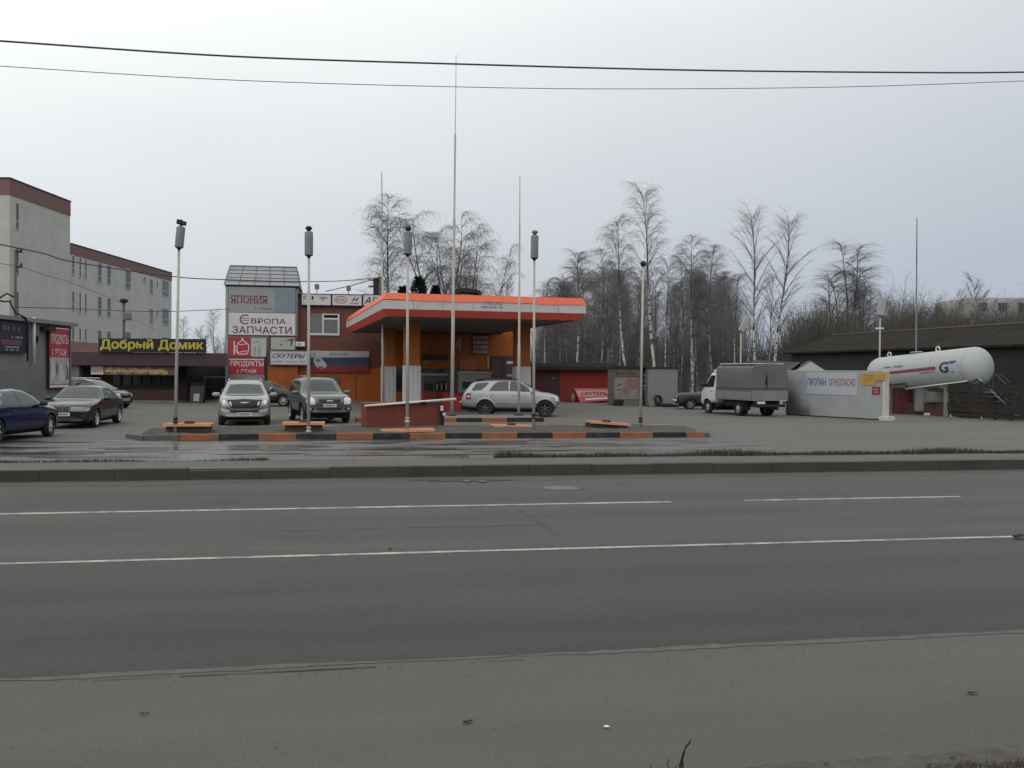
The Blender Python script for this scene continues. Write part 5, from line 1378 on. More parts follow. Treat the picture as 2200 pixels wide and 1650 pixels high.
for s_ in (TL * .18, TL * .80):
    zb = TA_.z + s_ * math.tan(tilt) - TR * .78
    mb = MB(); mb.box(s_ - .14, -.62, .0, s_ + .14, -.42, zb + .1); mb.box(s_ - .14, .42, 0, s_ + .14, .62, zb + .1); mb.box(s_ - .16, -.66, zb - .15, s_ + .16, .66, zb + .12); mb.build('leg', M_legs, t)
mb = MB(); q0 = tk(1998, 826); q1 = tk(2084, 819)
mb.tube([(.4 * TL, -.75, TA_.z - TR * .72), (TL + .15, -.75, TA_.z + TL * math.tan(tilt) - TR * .72)], .035, 8); mb.build('pipe', M_white, t)
mb = MB(); mb.tube([(.0, -.9, TA_.z - .62), (.42 * TL, -.95, TA_.z - .42), (.45 * TL, -.95, TA_.z - .62)], .04, 8); mb.build('pipe', M_black, t)
mb = MB(); mb.box(TL * .72, -.55, TA_.z + tilt * TL - TR - .10, TL + .3, .55, TA_.z + tilt * TL - TR * .92); mb.build('cradle', M_steel, t)
mb = MB(); mb.tube([(TL + .15, -.5, TA_.z + tilt * TL - TR * .8), (TL + .5, -.45, TA_.z + tilt * TL - TR * .55), (TL + .75, -.4, TA_.z + tilt * TL - TR * .8)], .05, 8); mb.build('valve', M_steel, t)
# equipment under the tank
def gear(name, label, cat, px0, px1, py0, py1, Y, dep, m, mats2=None):
    a, b_ = at(px0, py1, Y), at(px1, py0, Y)
    t = thing(name, label, cat, (a.x, Y, max(0, a.z) if a.z > .1 else 0), R(-4))
    w, h = b_.x - a.x, b_.z - (max(0, a.z) if a.z > .1 else 0)
    mb = MB(); mb.box(0, 0, 0, w, dep, h, bev=.015); mb.build('cabinet', m, t)
    mb = MB(); mb.box(.05, -.018, .08, w - .05, -.001, h - .08); d_ = mb.build('door', m, t)
    mb = MB(); mb.box(w - .16, -.05, h * .5, w - .12, -.018, h * .5 + .14); mb.build('handle', M_dark, d_)
    return t
M_dred = mat('dark_red_steel', (0.10, 0.022, 0.024), 0.7, var=0.2)
gear('control_cabinet', 'dark red control cabinet behind the end of the white wall', 'cabinet', 1927, 1960, 835, 889, 48.6, .7, M_dred)
gear('pump_cabinet', 'tall grey steel pump cabinet hanging under the gas tank', 'cabinet', 1972, 1996, 812, 884, 47.4, .5, mat('gear_grey', (0.23, 0.23, 0.22), 0.6, var=0.15))
gear('equipment_box', 'wide grey equipment box beneath the middle of the gas tank', 'cabinet', 1999, 2045, 842, 864, 46.6, .6, mat('gear_grey2', (0.19, 0.18, 0.165), 0.7, var=0.2))
q = at(2022, 893, 47.0)
t = thing('brick_plinth', 'low red brick plinth under the gas tank', 'plinth', (q.x, 47.2, 0), ta + R(0))
mb = MB(); mb.box(-2.2, -.6, -.05, 2.4, .5, .62); mb.build('plinth', brick_mat('plinth_brick', (0.085, 0.03, 0.026), (0.065, 0.028, 0.025), (0.06, 0.05, 0.045)), t)
# plank fence in front of the tank's right end
A, B = G(2052, 897), G(2200, 906)
d = B - A; fa = math.atan2(d.y, d.x)
t = thing('plank_fence', 'dark weathered plank fence below the right end of the gas tank', 'fence', (A.x, A.y + .5, 0), fa)
M_plank = mat('dark_planks', (0.030, 0.025, 0.022), 0.9, var=0.35, scale=2, stretch=(.4, 1, 6))
mb = MB()
for k in range(7): mb.box(-.1 - .05 * (k % 3), -.02 * ((k * 3) % 4) / 2, .06 + .23 * k + .012 * math.sin(k * 5), d.length + 1.5, .035, .27 + .23 * k - .02 - .012 * math.cos(k * 3))
mb.build('board', M_plank, t)
for k in range(5):
    mb = MB(); mb.box(.85 * k - .05, .04, -.05, .85 * k + .05, .14, 1.72); mb.build('post', M_dark, t)
# white kerb bars on the ground
for px0, px1, py, lb in ((1985, 2011, 892.5, 'short whitewashed bar on the ground under the tank middle'), (2041, 2075, 896, 'whitewashed bar on the ground before the plank fence start'), (2108, 2147, 900, 'longest whitewashed bar on the ground before the plank fence')):
    A, B = G(px0, py), G(px1, py + .6); d = B - A
    mb = MB(); mb.box(0, 0, 0, d.length, .16, .12, bev=.02)
    o = mb.build('kerb_bar', mat('whitewash', (0.55, 0.55, 0.52), 0.9, var=0.12), loc=(A.x, A.y, 0), rz=math.atan2(d.y, d.x)); tag(o, lb, 'kerb bar', 'whitewashed bars by the gas tank')
# steel steps with handrails
q = G(2165, 903)
t = thing('metal_stairs', 'thin metal stairs with handrails at the far right', 'stairs', (q.x, q.y, 0), R(-6))
def L3(px, py, yy): 
    v = at(px, py, q.y + yy); return Matrix.Rotation(R(6), 3, 'Z') @ (v - q)
for yy, pr, nm in ((.0, ((2128, 838), (2190, 897)), 'stringer'), (.7, ((2140, 838), (2204, 895)), 'stringer')):
    a, b_ = L3(*pr[0], yy), L3(*pr[1], yy); mb = MB(); mb.tube([a, b_], .035, 6); mb.build(nm, M_grey, t)
    mb = MB(); mb.tube([a + Vector((.05, 0, -.05)), a + Vector((.15, 0, .75)), b_ + Vector((0.1, 0, .85)), b_ + Vector((0.1, 0, .0))], .022, 6); mb.build('handrail', M_grey, t)
a, b_ = L3(2128, 838, .0), L3(2190, 897, 0); c_ = L3(2140, 838, .7)
for k in range(6):
    p = a.lerp(b_, (k + .5) / 6); mb = MB(); mb.box(p.x - .12, 0, p.z - .015, p.x + .12, .7, p.z + .015); mb.build('tread', M_steel, t)

# ------------------------------------------------------------------ long brown shed, little house, pale flats behind the trees
A, B = at(1700, 756, 68), at(2215, 738, 46.5)
d = B - A; sa = math.atan2(d.y, d.x)
t = thing('shed', 'long dark shed with a rusty brown roof behind the gas tank', 'shed', (A.x, A.y, 0), sa)
Ls = Vector((d.x, d.y)).length + 6
zE = 3.63
mb = MB(); mb.box(0, 0, -.1, Ls, 7, zE); mb.build('wall', mat('shed_wall', (0.032, 0.032, 0.034), 0.85, var=0.25, scale=0.5, stretch=(1, 1, .3)), t)
mb = MB(); rh = 1.25
mb.add([(-.3, -.45, zE - .05), (Ls + .3, -.45, zE - .05), (Ls + .3, 3.5, zE + rh), (-.3, 3.5, zE + rh), (Ls + .3, 7.4, zE - .05), (-.3, 7.4, zE - .05), (-.3, -.45, zE - .17), (Ls + .3, -.45, zE - .17), (Ls + .3, 7.4, zE - .17), (-.3, 7.4, zE - .17)], [(0, 1, 2, 3), (3, 2, 4, 5), (6, 7, 1, 0), (6, 0, 3, 5, 9), (7, 8, 4, 2, 1), (5, 4, 8, 9), (9, 8, 7, 6)])
mb.build('roof', mat('rusty_roof', (0.024, 0.021, 0.018), 0.95, spec=.1, var=0.6, scale=1.6, bump=.6, bscale=3, dirt=(0.036, 0.024, 0.017), dscale=0.5, damt=0.6, stretch=(1, .3, 1)), t)
mb = MB(); mb.tube([(-.3, 3.5, zE + rh + .03), (Ls + .3, 3.5, zE + rh + .03)], .05, 6); mb.build('ridge', mat('ridge_tin', (0.12, 0.10, 0.09), 0.7), t)
p = at(1742, 776, 58)
t = thing('small_house', 'small white gabled hut with grey roof peeping over the white wall', 'hut', (p.x, p.y, 0), R(-14))
zr_ = p.z
mb = MB(); mb.prism([(-1.75, 0), (1.75, 0), (1.75, zr_ - 1.15), (0, zr_ - .02), (-1.75, zr_ - 1.15)], 0, 3.6); mb.build('wall', mat('hut_white', (0.46, 0.46, 0.44), 0.8, var=0.08), t)
M_hr = mat('hut_roof', (0.075, 0.068, 0.068), 0.8, var=0.2, scale=2)
for s_ in (-1, 1):
    mb = MB(); e = (-1.95, zr_ - 1.28); 
    P = [(0, zr_ + .0), (s_ * 1.95, zr_ - 1.28), (s_ * 1.95, zr_ - 1.24), (0, zr_ + .05)]
    mb.prism(P, .03, 3.8); mb.build('roof', M_hr, t)
# roof of the lean-to running left from the hut
mb = MB(); a = at(1738, 768, 60) - p; b_ = at(1688, 763, 62) - p; c_ = at(1664, 793, 62) - p
mb.add([(-.5, 1.5, zr_ - .05), (-3.4, 2.6, zr_ + .1), (-4.3, 2.2, zr_ - .95), (-1.75, .8, zr_ - 1.0), (-.5, 4, zr_ - .6), (-3.4, 4, zr_ - .6)], [(0, 1, 2, 3), (1, 0, 4, 5)]); mb.build('roof', M_hr, t)
mb = MB(); mb.box(-4.2, 2.3, 0, -1.76, 3.9, zr_ - 1.05); mb.build('wall', mat('lean_to_wall', (0.05, 0.045, 0.04), 0.9, var=0.2), t)
p = at(2150, 640, 170); p2 = at(2083, 640, 170)
t = thing('apartment_block', 'pale flats far behind the trees at the right edge', 'building', (p2.x, 170, 0), R(0))
mb = MB(); mb.box(0, 0, -.2, 40, 14, p.z); mb.build('wall', mat('far_pale', (0.42, 0.41, 0.39), 0.9, var=0.08), t)
for r_ in range(4):
    for k in range(10):
        mb = MB(); z = p.z - 2.4 - 3 * r_; mb.box(1.6 + 3.6 * k, -.05, z, 3.2 + 3.6 * k, .05, z + 1.5); mb.build('window', M_wglass, t)

# ------------------------------------------------------------------ wires and their poles
def wire(name, label, pts, r, m, group='overhead wires'):
    P = [at(*q) for q in pts]; Q = []
    # smooth curve through the points
    for i in range(len(P) - 1):
        p0, p1, p2, p3 = P[max(0, i - 1)], P[i], P[i + 1], P[min(len(P) - 1, i + 2)]
        for k in range(8):
            u = k / 8
            Q.append(0.5 * ((2 * p1) + (p2 - p0) * u + (2 * p0 - 5 * p1 + 4 * p2 - p3) * u * u + (3 * p1 - p0 - 3 * p2 + p3) * u ** 3))
    Q.append(P[-1])
    mb = MB(); mb.tube(Q, r, 6)
    return tag(mb.build(name, m), label, 'wire', group)
def yr(px, base): 
    k = (px - 1100) / FPX; return base / (math.cos(RA) - k * math.sin(RA)) * 1.0
wire('overhead_wire', 'thick dark overhead cable crossing the whole sky', [(px, py, yr(px, 19)) for px, py in ((-1500, -45), (-260, 70), (0, 88), (500, 121), (1000, 138), (1500, 151), (2000, 156), (2200, 155), (2480, 151), (3700, 60))], .018, M_wire)
wire('overhead_wire', 'thin bluish overhead wire below the thick cable', [(px, py, yr(px, 21)) for px, py in ((-1500, 10), (-260, 124), (0, 142), (500, 172), (1000, 187), (1350, 191), (1800, 187), (2200, 174), (2480, 162), (3700, 70))], .0085, M_wire2)
wire('overhead_wire', 'sagging wire from the left edge past the tower to the canopy corner', [(-60, 513, 42), (0, 525, 43.5), (95, 545, 46), (160, 563, 48), (370, 594, 52), (490, 601, 55), (640, 605, 59), (740, 603, 66), (814, 596, 75)], .03, M_wire)
wire('overhead_wire', 'short rising wire from the brick building roof to the canopy corner', [(700, 626, 64), (760, 612, 70), (814, 597, 75)], .03, M_wire)
wire('overhead_wire', 'faint thin wire crossing the tall pale building', [(-40, 560, 48), (44, 574, 50), (100, 592, 53), (158, 609, 56), (266, 652, 70)], .014, M_wire)
wire('overhead_wire', 'level wire from the leftmost pole towards the sign tower', [(32, 660, 47), (150, 663, 50), (266, 668, 57), (370, 669, 58), (492, 664, 60.2)], .022, M_wire)
wire('overhead_wire', 'thin wire dropping from the slim pole to the black shop sign', [(270, 681, 70), (300, 692, 64), (335, 708, 58.6)], .016, M_wire)
def util_pole(px, py, Y, label, r=.11, arm=True, z0=0):
    p = at(px, py, Y)
    t = thing('utility_pole', label, 'utility pole', (p.x, p.y, z0), .2, 'utility poles')
    mb = MB(); mb.tube([(0, 0, 0), (0, 0, p.z - z0)], [r * 1.25, r * .85], 10); mb.build('pole', mat('pole_concrete', (0.10, 0.095, 0.085), 0.9, var=0.2, scale=3), t)
    return t, p.z - z0
t, h = util_pole(33, 536, 47, 'dark pole with a lamp bracket in front of the pale building', .07)
mb = MB(); mb.tube([(0, 0, h - 2.4), (-.35, -.1, h - 2.2), (-.75, -.2, h - 2.5)], .05, 6); mb.build('bracket', M_dark, t)
mb = MB(); mb.lathe([(.06, .1), (.12, 0), (.26, -.16), (.24, -.2), (.001, -.22)], 14, M=Matrix.Translation((-.85, -.2, h - 2.5)) @ Matrix.Rotation(R(25), 4, 'Y')); mb.build('lamp_head', M_grey, t)
for zz in (h - .15, h - .9):
    mb = MB(); mb.box(-.05, -.05, zz, .32, .05, zz + .1); mb.lathe([(.03, zz + .1), (.055, zz + .14), (.03, zz + .24)], 8, M=Matrix.Translation((.27, 0, 0))); mb.build('insulator', M_dark, t)
t, h = util_pole(266, 650, 70, 'slim pole with a small lamp standing behind the black shop sign', .10)
mb = MB(); mb.lathe([(.1, h - .05), (.30, h + .05), (.30, h + .22), (.12, h + .30)], 12); mb.build('lamp_head', M_dark, t)
mb = MB(); mb.box(-.02, -.3, h - 1.3, .5, .3, h - .75, bev=.03); mb.build('box', M_grey, t)
t, h = util_pole(816, 594, 75, 'dark pole carrying a cable bundle behind the canopy corner', .17)
mb = MB(); mb.box(-.5, -.2, h - 1.6, -.15, .2, h - .15, bev=.04); mb.build('cable_box', M_dark, t)
for k in range(2):
    mb = MB(); mb.box(-.9, -.05, h - .35 - .5 * k, .3, .05, h - .25 - .5 * k); mb.build('crossarm', M_dark, t)
def lantern(px, pyt, pyb, tx, ty, Y, label, lean=25):
    p = at(px, pyt, Y)
    t = thing('yard_lamp', label, 'yard lamp', (p.x, p.y, 0), 0, 'lamps behind the white wall')
    mb = MB(); mb.tube([(0, 0, 0), (0, 0, p.z)], [.06, .04], 8); mb.build('pole', M_pole, t)
    M = Matrix.Translation((0, 0, p.z)) @ Matrix.Rotation(R(lean), 4, 'Y')
    mb = MB(); mb.box(-.17, -.15, 0, .17, .15, 1.0, M=M, bev=.04); mb.build('lamp_shade', mat('dull_white_shade', (.34, .34, .32), .5, var=.15, scale=3), t)
    mb = MB(); mb.lathe([(.05, -.12), (.10, -.02), (.10, 0)], 10, M=M); mb.build('holder', M_grey, t)
    return t, p.z
lantern(1592, 712, 790, 0, 0, 56, 'yard lamp with a tilted pale box shade above the truck', 25)
t, h = lantern(1891, 678, 800, 0, 0, 52, 'yard lamp with an upright pale shade in front of the rusty roof', 8)
mb = MB(); mb.box(-.25, -.05, h - .75, .2, .05, h - .66); mb.build('bracket', M_white, t)

# ------------------------------------------------------------------ cars (x forward, y to the car's left, z up)
def lerp_pts(P, x):
    if x <= P[0][0]: return P[0][1]
    for (a, u), (b_, v) in zip(P[:-1], P[1:]):
        if x <= b_: return u + (v - u) * (x - a) / max(1e-9, b_ - a)
    return P[-1][1]

def ev_mesh(o):
    dg = bpy.context.evaluated_depsgraph_get(); dg.update()
    return bpy.data.meshes.new_from_object(o.evaluated_get(dg))

def paint(name, col, rough=0.32, metal=0.25, dirt=(0.12, 0.11, 0.095), amt=0.5):
    m = mat(name, col, rough, metal=metal, var=0.06, scale=2, coat=0.5)
    n, l = m.node_tree.nodes, m.node_tree.links; b = n['Principled BSDF']
    src = b.inputs['Base Color'].links[0].from_socket
    tc = n.new('ShaderNodeTexCoord'); sp = n.new('ShaderNodeSeparateXYZ'); l.new(tc.outputs['Object'], sp.inputs[0])
    no = n.new('ShaderNodeTexNoise'); no.inputs['Scale'].default_value = 2.5; no.inputs['Detail'].default_value = 6; l.new(tc.outputs['Object'], no.inputs['Vector'])
    a = n.new('ShaderNodeMath'); a.operation = 'MULTIPLY_ADD'; a.inputs[1].default_value = 0.7; l.new(no.outputs['Fac'], a.inputs[0]); l.new(sp.outputs['Z'], a.inputs[2])
    r = n.new('ShaderNodeMapRange'); r.inputs['From Min'].default_value = 0.55; r.inputs['From Max'].default_value = 1.15; r.inputs['To Min'].default_value = amt; r.inputs['To Max'].default_value = 0
    l.new(a.outputs[0], r.inputs['Value'])       # road film thrown up from below
    mx = n.new('ShaderNodeMix'); mx.data_type = 'RGBA'; l.new(r.outputs[0], mx.inputs['Factor']); l.new(src, mx.inputs[6]); mx.inputs[7].default_value = (*dirt, 1)
    l.new(mx.outputs[2], b.inputs['Base Color'])
    q = n.new('ShaderNodeMath'); q.operation = 'MULTIPLY_ADD'; q.inputs[1].default_value = 0.5; q.inputs[2].default_value = rough; l.new(r.outputs[0], q.inputs[0]); l.new(q.outputs[0], b.inputs['Roughness'])
    return m

class Car:
    def __init__(self, name, label, cat, loc, rz, S, body_m, group=None):
        self.S, self.m = S, body_m
        self.t = thing(name, label, cat, loc, rz, group)
        self.body()
    def body(self):
        S = self.S; L0, L1 = S['top'][0][0], S['top'][-1][0]; W = S['W'] / 2
        xs = sorted(set([round(L0 + (L1 - L0) * i / 44, 4) for i in range(45)] + [round(p[0], 4) for p in S['top']]))
        out = [xs[0]]
        for x in xs[1:]:
            if x - out[-1] > 0.03: out.append(x)
        xs = out
        rows = []
        tum = S.get('tumble', .34); sh = S.get('shoulder', .965)
        for x in xs:
            zt = lerp_pts(S['top'], x); zb = lerp_pts(S['bot'], x); zs = min(lerp_pts(S['belt'], x), zt - .03); zb = min(zb, zs - .05)
            w = W * lerp_pts(S['plan'], x); g = zt - zs; hgt = zs - zb
            ws = w * sh; gg = min(1, g / .35)
            wr = ws - tum * g - .05 * (1 - gg) * min(1, g / .05)
            rnd = .07 * gg + .02 * (1 - gg)
            sec = [(0, zb), (w * .55, zb), (w * .90, zb + .01), (w * .985, zb + .10 * hgt + .015), (w, zb + .38 * hgt), (w * .995, zb + .68 * hgt), (ws + (w - ws) * .4, zs - .10 * hgt), (ws, zs),
                   (ws + (wr - ws) * .5 - .004, zs + (g - rnd) * .5), (wr, zt - rnd), (wr * .90, zt - rnd * .35), (wr * .55, zt - .006), (0, zt)]
            fr = max(0, 1 - (L1 - x) / .75); re = max(0, 1 - (x - L0) / .5)
            P = []
            for y, z in sec:
                k = (y / W) ** 2
                P.append((x - S.get('nose', .22) * k * fr ** 1.2 + S.get('tail', .10) * k * re ** 1.2, y, z))
            ring = P + [(a, -b_, c) for a, b_, c in P[-2:0:-1]]
            rows.append(ring)
        n = len(rows[0]); mb = MB()
        V = [p for r in rows for p in r]; F = []
        for i in range(len(rows) - 1):
            for k in range(n): F.append((i * n + k, i * n + (k + 1) % n, (i + 1) * n + (k + 1) % n, (i + 1) * n + k))
        F.append(tuple(range(n))[::-1]); F.append(tuple((len(rows) - 1) * n + k for k in range(n)))
        mb.add(V, F, 0, True)
        o = mb.build('body', [self.m, M_void], self.t)
        md = o.modifiers.new('s', 'SUBSURF'); md.levels = md.render_levels = 1
        me = ev_mesh(o); o.modifiers.clear(); o.data = me
        self.bvh = BVHTree.FromPolygons([v.co.copy() for v in me.vertices], [tuple(p.vertices) for p in me.polygons])
        # wheel arches cut out of the shell
        ra = S['ra']; cutters = []
        tmp = bpy.data.objects.new('tmp', me.copy()); COL.objects.link(tmp)
        for xw, s_ in [(x, s) for x in S['wx'] for s in (-1, 1)]:
            c = MB()
            c.lathe([(ra, W - .30), (ra, W + .3)] if s_ > 0 else [(ra, -W - .3), (ra, -W + .30)], 36, axis='y', M=Matrix.Translation((xw, 0, S['wr'] + S.get('lift', 0))))
            co = c.build('cut', M_void)
            md = tmp.modifiers.new('b', 'BOOLEAN'); md.operation = 'DIFFERENCE'; md.object = co; md.solver = 'EXACT'
            cutters.append(co)
        bpy.context.view_layer.update()
        me2 = ev_mesh(tmp); o.data = me2; bpy.data.objects.remove(tmp)
        for co in cutters: bpy.data.objects.remove(co)
        me = o.data
        for p in me.polygons:
            c = p.center
            for xw in S['wx']:
                d = math.hypot(c.x - xw, c.z - S['wr'] - S.get('lift', 0))
                if abs(c.y) < W - .28 and abs(p.normal.y) > .9 and d < ra * .99: p.material_index = 1
                if d < ra * 1.005 and abs(c.y) > W * .5 and abs(p.normal.y) < .4 and d > ra * .93: p.material_index = 1
        try: me.set_sharp_from_angle(angle=R(38))
        except Exception: pass
        self.o = o
        # floor pan
        f = MB(); f.box(L0 + .35, -W * .8, S['wr'] * .55, L1 - .35, W * .8, S['wr'] + .12); f.build('chassis', M_void, self.t)
    def drape(self, P, name, m, view='left', off=.006, cuts=3, parent=None, smooth=True, thick=0.0, label=None):
        """lay a flat outline on the shell: side views use (x, z), front and rear views (y, z), the top view (x, y)"""
        bm = bmesh.new()
        f = bm.faces.new([bm.verts.new((a, 0, b_)) for a, b_ in P])
        bmesh.ops.triangulate(bm, faces=[f])
        for _ in range(cuts):
            lng = [e for e in bm.edges if e.calc_length() > .07]
            if not lng: break
            bmesh.ops.subdivide_edges(bm, edges=lng, cuts=1)
            bmesh.ops.triangulate(bm, faces=[f for f in bm.faces if len(f.verts) > 3])
        for v in bm.verts:
            a, b_ = v.co.x, v.co.z
            if view in ('left', 'right'):
                s = 1 if view == 'left' else -1; og, d = Vector((a, s * 4, b_)), Vector((0, -s, 0))
            elif view == 'front': og, d = Vector((6, a, b_)), Vector((-1, 0, 0))
            elif view == 'rear': og, d = Vector((-6, a, b_)), Vector((1, 0, 0))
            else: og, d = Vector((a, b_, 5)), Vector((0, 0, -1))
            h = self.bvh.ray_cast(og, d)
            if h[0] is None:
                h = self.bvh.find_nearest(og + d * 4)
                nrm = -d
            else: nrm = h[1] if h[1].dot(d) < 0 else -h[1]
            v.co = h[0] + nrm * off
        mb = MB(); mb.addbm(bm, 0, smooth); bm.free()
        o = mb.build(name, m, parent or self.t, fix=False)
        if label: o['label'] = label
        return o
    def both(self, P, name, m, **k):
        return self.drape(P, name, m, 'left', **k), self.drape(P, name, m, 'right', **k)
    def sym(self, P, name, m, view='front', **k):
        return self.drape(P, name, m, view, **k), self.drape([(-a, b_) for a, b_ in P], name, m, view, **k)
    def strip(self, P, name, m, wd=.012, view='left', off=.008, parent=None):
        """a thin line along points P on the shell"""
        out = []
        pts = []
        for (a, b_) in P:
            if view in ('left', 'right'):
                s = 1 if view == 'left' else -1; h = self.bvh.ray_cast(Vector((a, s * 4, b_)), Vector((0, -s, 0)))
            elif view == 'front': h = self.bvh.ray_cast(Vector((6, a, b_)), Vector((-1, 0, 0)))
            else: h = self.bvh.ray_cast(Vector((-6, a, b_)), Vector((1, 0, 0)))
            if h[0] is None: continue
            pts.append(h[0])
        mb = MB(); mb.tube(pts, wd, 5); return mb.build(name, m, parent or self.t)
    def wheels(self, rim_m=M_rim, spokes=5, dark=False, steer=0.0, wid=.22, rimr=.66):
        S = self.S; r = S['wr']; W = S['W'] / 2
        hw = wid / 2
        prof = [(r * .62, -hw * .8), (r * .80, -hw), (r * .95, -hw * .92), (r, -hw * .6), (r, hw * .6), (r * .95, hw * .92), (r * .80, hw), (r * .66, hw * .9), (r * .62, hw * .55)]
        for i, xw in enumerate(S['wx']):
            for s in (-1, 1):
                mb = MB(); mb.lathe(prof, 30, axis='y', closed=True)
                w = mb.build('wheel', M_rubber, self.t, (xw, s * (W - hw - .015), r)); 
                rz = (PI if s < 0 else 0) + (steer if i == 1 else 0)
                w.rotation_euler = (0, 0, rz)
                rr = r * rimr
                mb = MB(); mb.lathe([(rr, hw * .90), (rr * .92, hw * .80), (rr * .86, hw * .45)], 30, axis='y', closed=True)
                mb.lathe([(rr * .9, hw * .25), (.001, hw * .26)], 24, mi=1, axis='y', closed=True)
                mb.lathe([(rr * .22, hw * .78), (rr * .20, hw * .86), (.001, hw * .88)], 16, axis='y', closed=True)
                for k in range(spokes):
                    a = 2 * PI * k / spokes
                    M = Matrix.Rotation(a, 4, 'Y')
                    ww = rr * (.20 if spokes <= 6 else .13)
                    mb.add([(-ww * .6, hw * .80, rr * .15), (ww * .6, hw * .80, rr * .15), (ww, hw * .72, rr * .93), (-ww, hw * .72, rr * .93), (-ww * .5, hw * .3, rr * .15), (ww * .5, hw * .3, rr * .15), (ww * .8, hw * .3, rr * .93), (-ww * .8, hw * .3, rr * .93)], [(0, 1, 2, 3), (0, 3, 7, 4), (1, 5, 6, 2)], 0, M=M)
                mb.build('rim', [rim_m, M_void], w)
    def flares(self, m, rt=.045, out=0.0):
        S = self.S; W = S['W'] / 2; ra = S['ra'] + .01
        for xw in S['wx']:
            for s in (-1, 1):
                pts = []
                for k in range(15):
                    a = R(-8 + 196 * k / 14); x, z = xw + ra * math.cos(a), S['wr'] + S.get('lift', 0) + ra * math.sin(a)
                    h = self.bvh.ray_cast(Vector((x, s * 4, z)), Vector((0, -s, 0)))
                    if h[0] is not None: pts.append(h[0] + Vector((0, s * (out - .012), 0)))
                if len(pts) > 3:
                    mb = MB(); mb.tube(pts, rt, 8); mb.build('fender_flare', m, self.t)
    def mirrors(self, x, z, m, size=.10):
        W = self.S['W'] / 2
        for s in (-1, 1):
            mb = MB()
            prof = [(.02, -size), (size * .75, -size * .8), (size * .95, 0), (size * .75, size * .7), (.02, size * .9)]
            mb.lathe(prof, 12, M=Matrix.Translation((x, s * (W + .10), z)) @ Matrix.Rotation(R(90), 4, 'X') @ Matrix.Diagonal((.55, .75, 1.25, 1)))
            mb.tube([(x, s * (W - .06), z - .05), (x, s * (W + .05), z - .02)], .03, 6)
            mb.build('mirror', m, self.t)
    def plate(self, x_view, z, w=.50, h=.11, y=0):
        s = 1 if x_view == 'front' else -1
        hit = self.bvh.ray_cast(Vector((6 * s, y, z)), Vector((-s, 0, 0)))
        x = hit[0].x + s * .015
        mb = MB(); mb.box(x - .01, y - w / 2, z - h / 2, x + .01, y + w / 2, z + h / 2)
        o = mb.build('license_plate', M_plate, self.t)
        mb = MB(); r = random.Random(int(abs(z * 1000)))
        for k in range(8):
            a = y - w * .42 + w * .105 * k
            mb.box(x + s * .0105, a, z - h * .28, x + s * .012, a + w * .07, z + h * .28)
        mb.build('lettering', M_dark, o)
    def rails(self, x0, x1, yy, z, m):
        for s in (-1, 1):
            mb = MB(); mb.tube([(x0, s * yy, z - .05), (x0 + .12, s * yy, z), (x1 - .15, s * yy, z), (x1, s * yy, z - .05)], .018, 6); mb.build('roof_rail', m, self.t)

# --- silver SUV filling up
def yaw_from(p, q): return math.atan2(q.y - p.y, q.x - p.x)
pr, pf = G(1040, 893.5), G(1170, 897.5)
yw = R(-5.0)
S = dict(W=1.84, wr=.365, wx=(-1.13, 1.58), ra=.44,
  top=[(-2.29, .70), (-2.25, .86), (-2.20, 1.04), (-2.06, 1.20), (-1.86, 1.47), (-1.70, 1.575), (-1.2, 1.64), (-.6, 1.665), (.0, 1.655), (.38, 1.60), (.62, 1.50), (.92, 1.33), (1.14, 1.17), (1.30, 1.12), (1.70, 1.07), (2.0, 1.00), (2.16, .90), (2.24, .76), (2.28, .62)],
  bot=[(-2.29, .50), (-2.2, .42), (-1.6, .34), (1.2, .32), (2.0, .36), (2.28, .46)],
  belt=[(-2.29, .9), (-2.0, 1.13), (-.5, 1.10), (1.1, 1.06), (2.28, .9)],
  plan=[(-2.29, .88), (-2.15, .95), (-1.8, .99), (1.5, .99), (1.9, .965), (2.15, .90), (2.28, .82)], tumble=.40)
P_silver = paint('silver_paint', (0.33, 0.335, 0.34), .30, .35, (0.12, 0.117, 0.105), .7)
base = (G(1106, 895.3)); 
C = Car('suv', 'silver SUV standing side on at the filling station', 'SUV', (base.x - .14, base.y + .92, 0), yw, S, P_silver)
def zx(P):   # outlines read from the photo, enlarged: (px, py) -> (x, z)
    return [(-2.285 + (a - 155) / 393, (905 + (a - 615) * .037 - b_) / 393 * 1.015) for a, b_ in P]
for vw in ('right', 'left'):
    C.drape(zx([(360, 447), (440, 322), (672, 311), (622, 372), (530, 446)]), 'side_window', M_glass, vw)
    C.drape(zx([(672, 462), (720, 395), (775, 335), (830, 306), (1015, 304), (1025, 472)]), 'side_window', M_glass, vw)
    C.drape(zx([(1045, 305), (1195, 318), (1235, 345), (1372, 425), (1410, 500), (1040, 474)]), 'side_window', M_glass, vw)
    C.strip(zx([(1031, 480), (1034, 700), (1040, 815)]), 'door_seam', M_dark, .006, vw)
    C.strip(zx([(1418, 505), (1440, 600), (1455, 820)]), 'door_seam', M_dark, .006, vw)
    C.strip(zx([(668, 470), (700, 560), (790, 660), (800, 815)]), 'door_seam', M_dark, .006, vw)
    for q in ((700, 530), (1090, 550)):
        C.strip(zx([(q[0], q[1]), (q[0] + 62, q[1] - 4)]), 'handle', P_silver, .022, vw, .012)
    C.strip(zx([(805, 672), (1200, 688), (1500, 697)]), 'side_moulding', P_silver, .028, vw)
    C.drape(zx([(268, 492), (345, 488), (350, 600), (268, 598)]), 'taillight', M_red_lens, vw, .012)
    C.drape(zx([(285, 535), (335, 533), (337, 560), (285, 562)]), 'reversing_light', M_lens, vw, .018)
    C.drape(zx([(1845, 575), (1880, 560), (1915, 640), (1860, 632)]), 'headlight', M_lens, vw, .012)
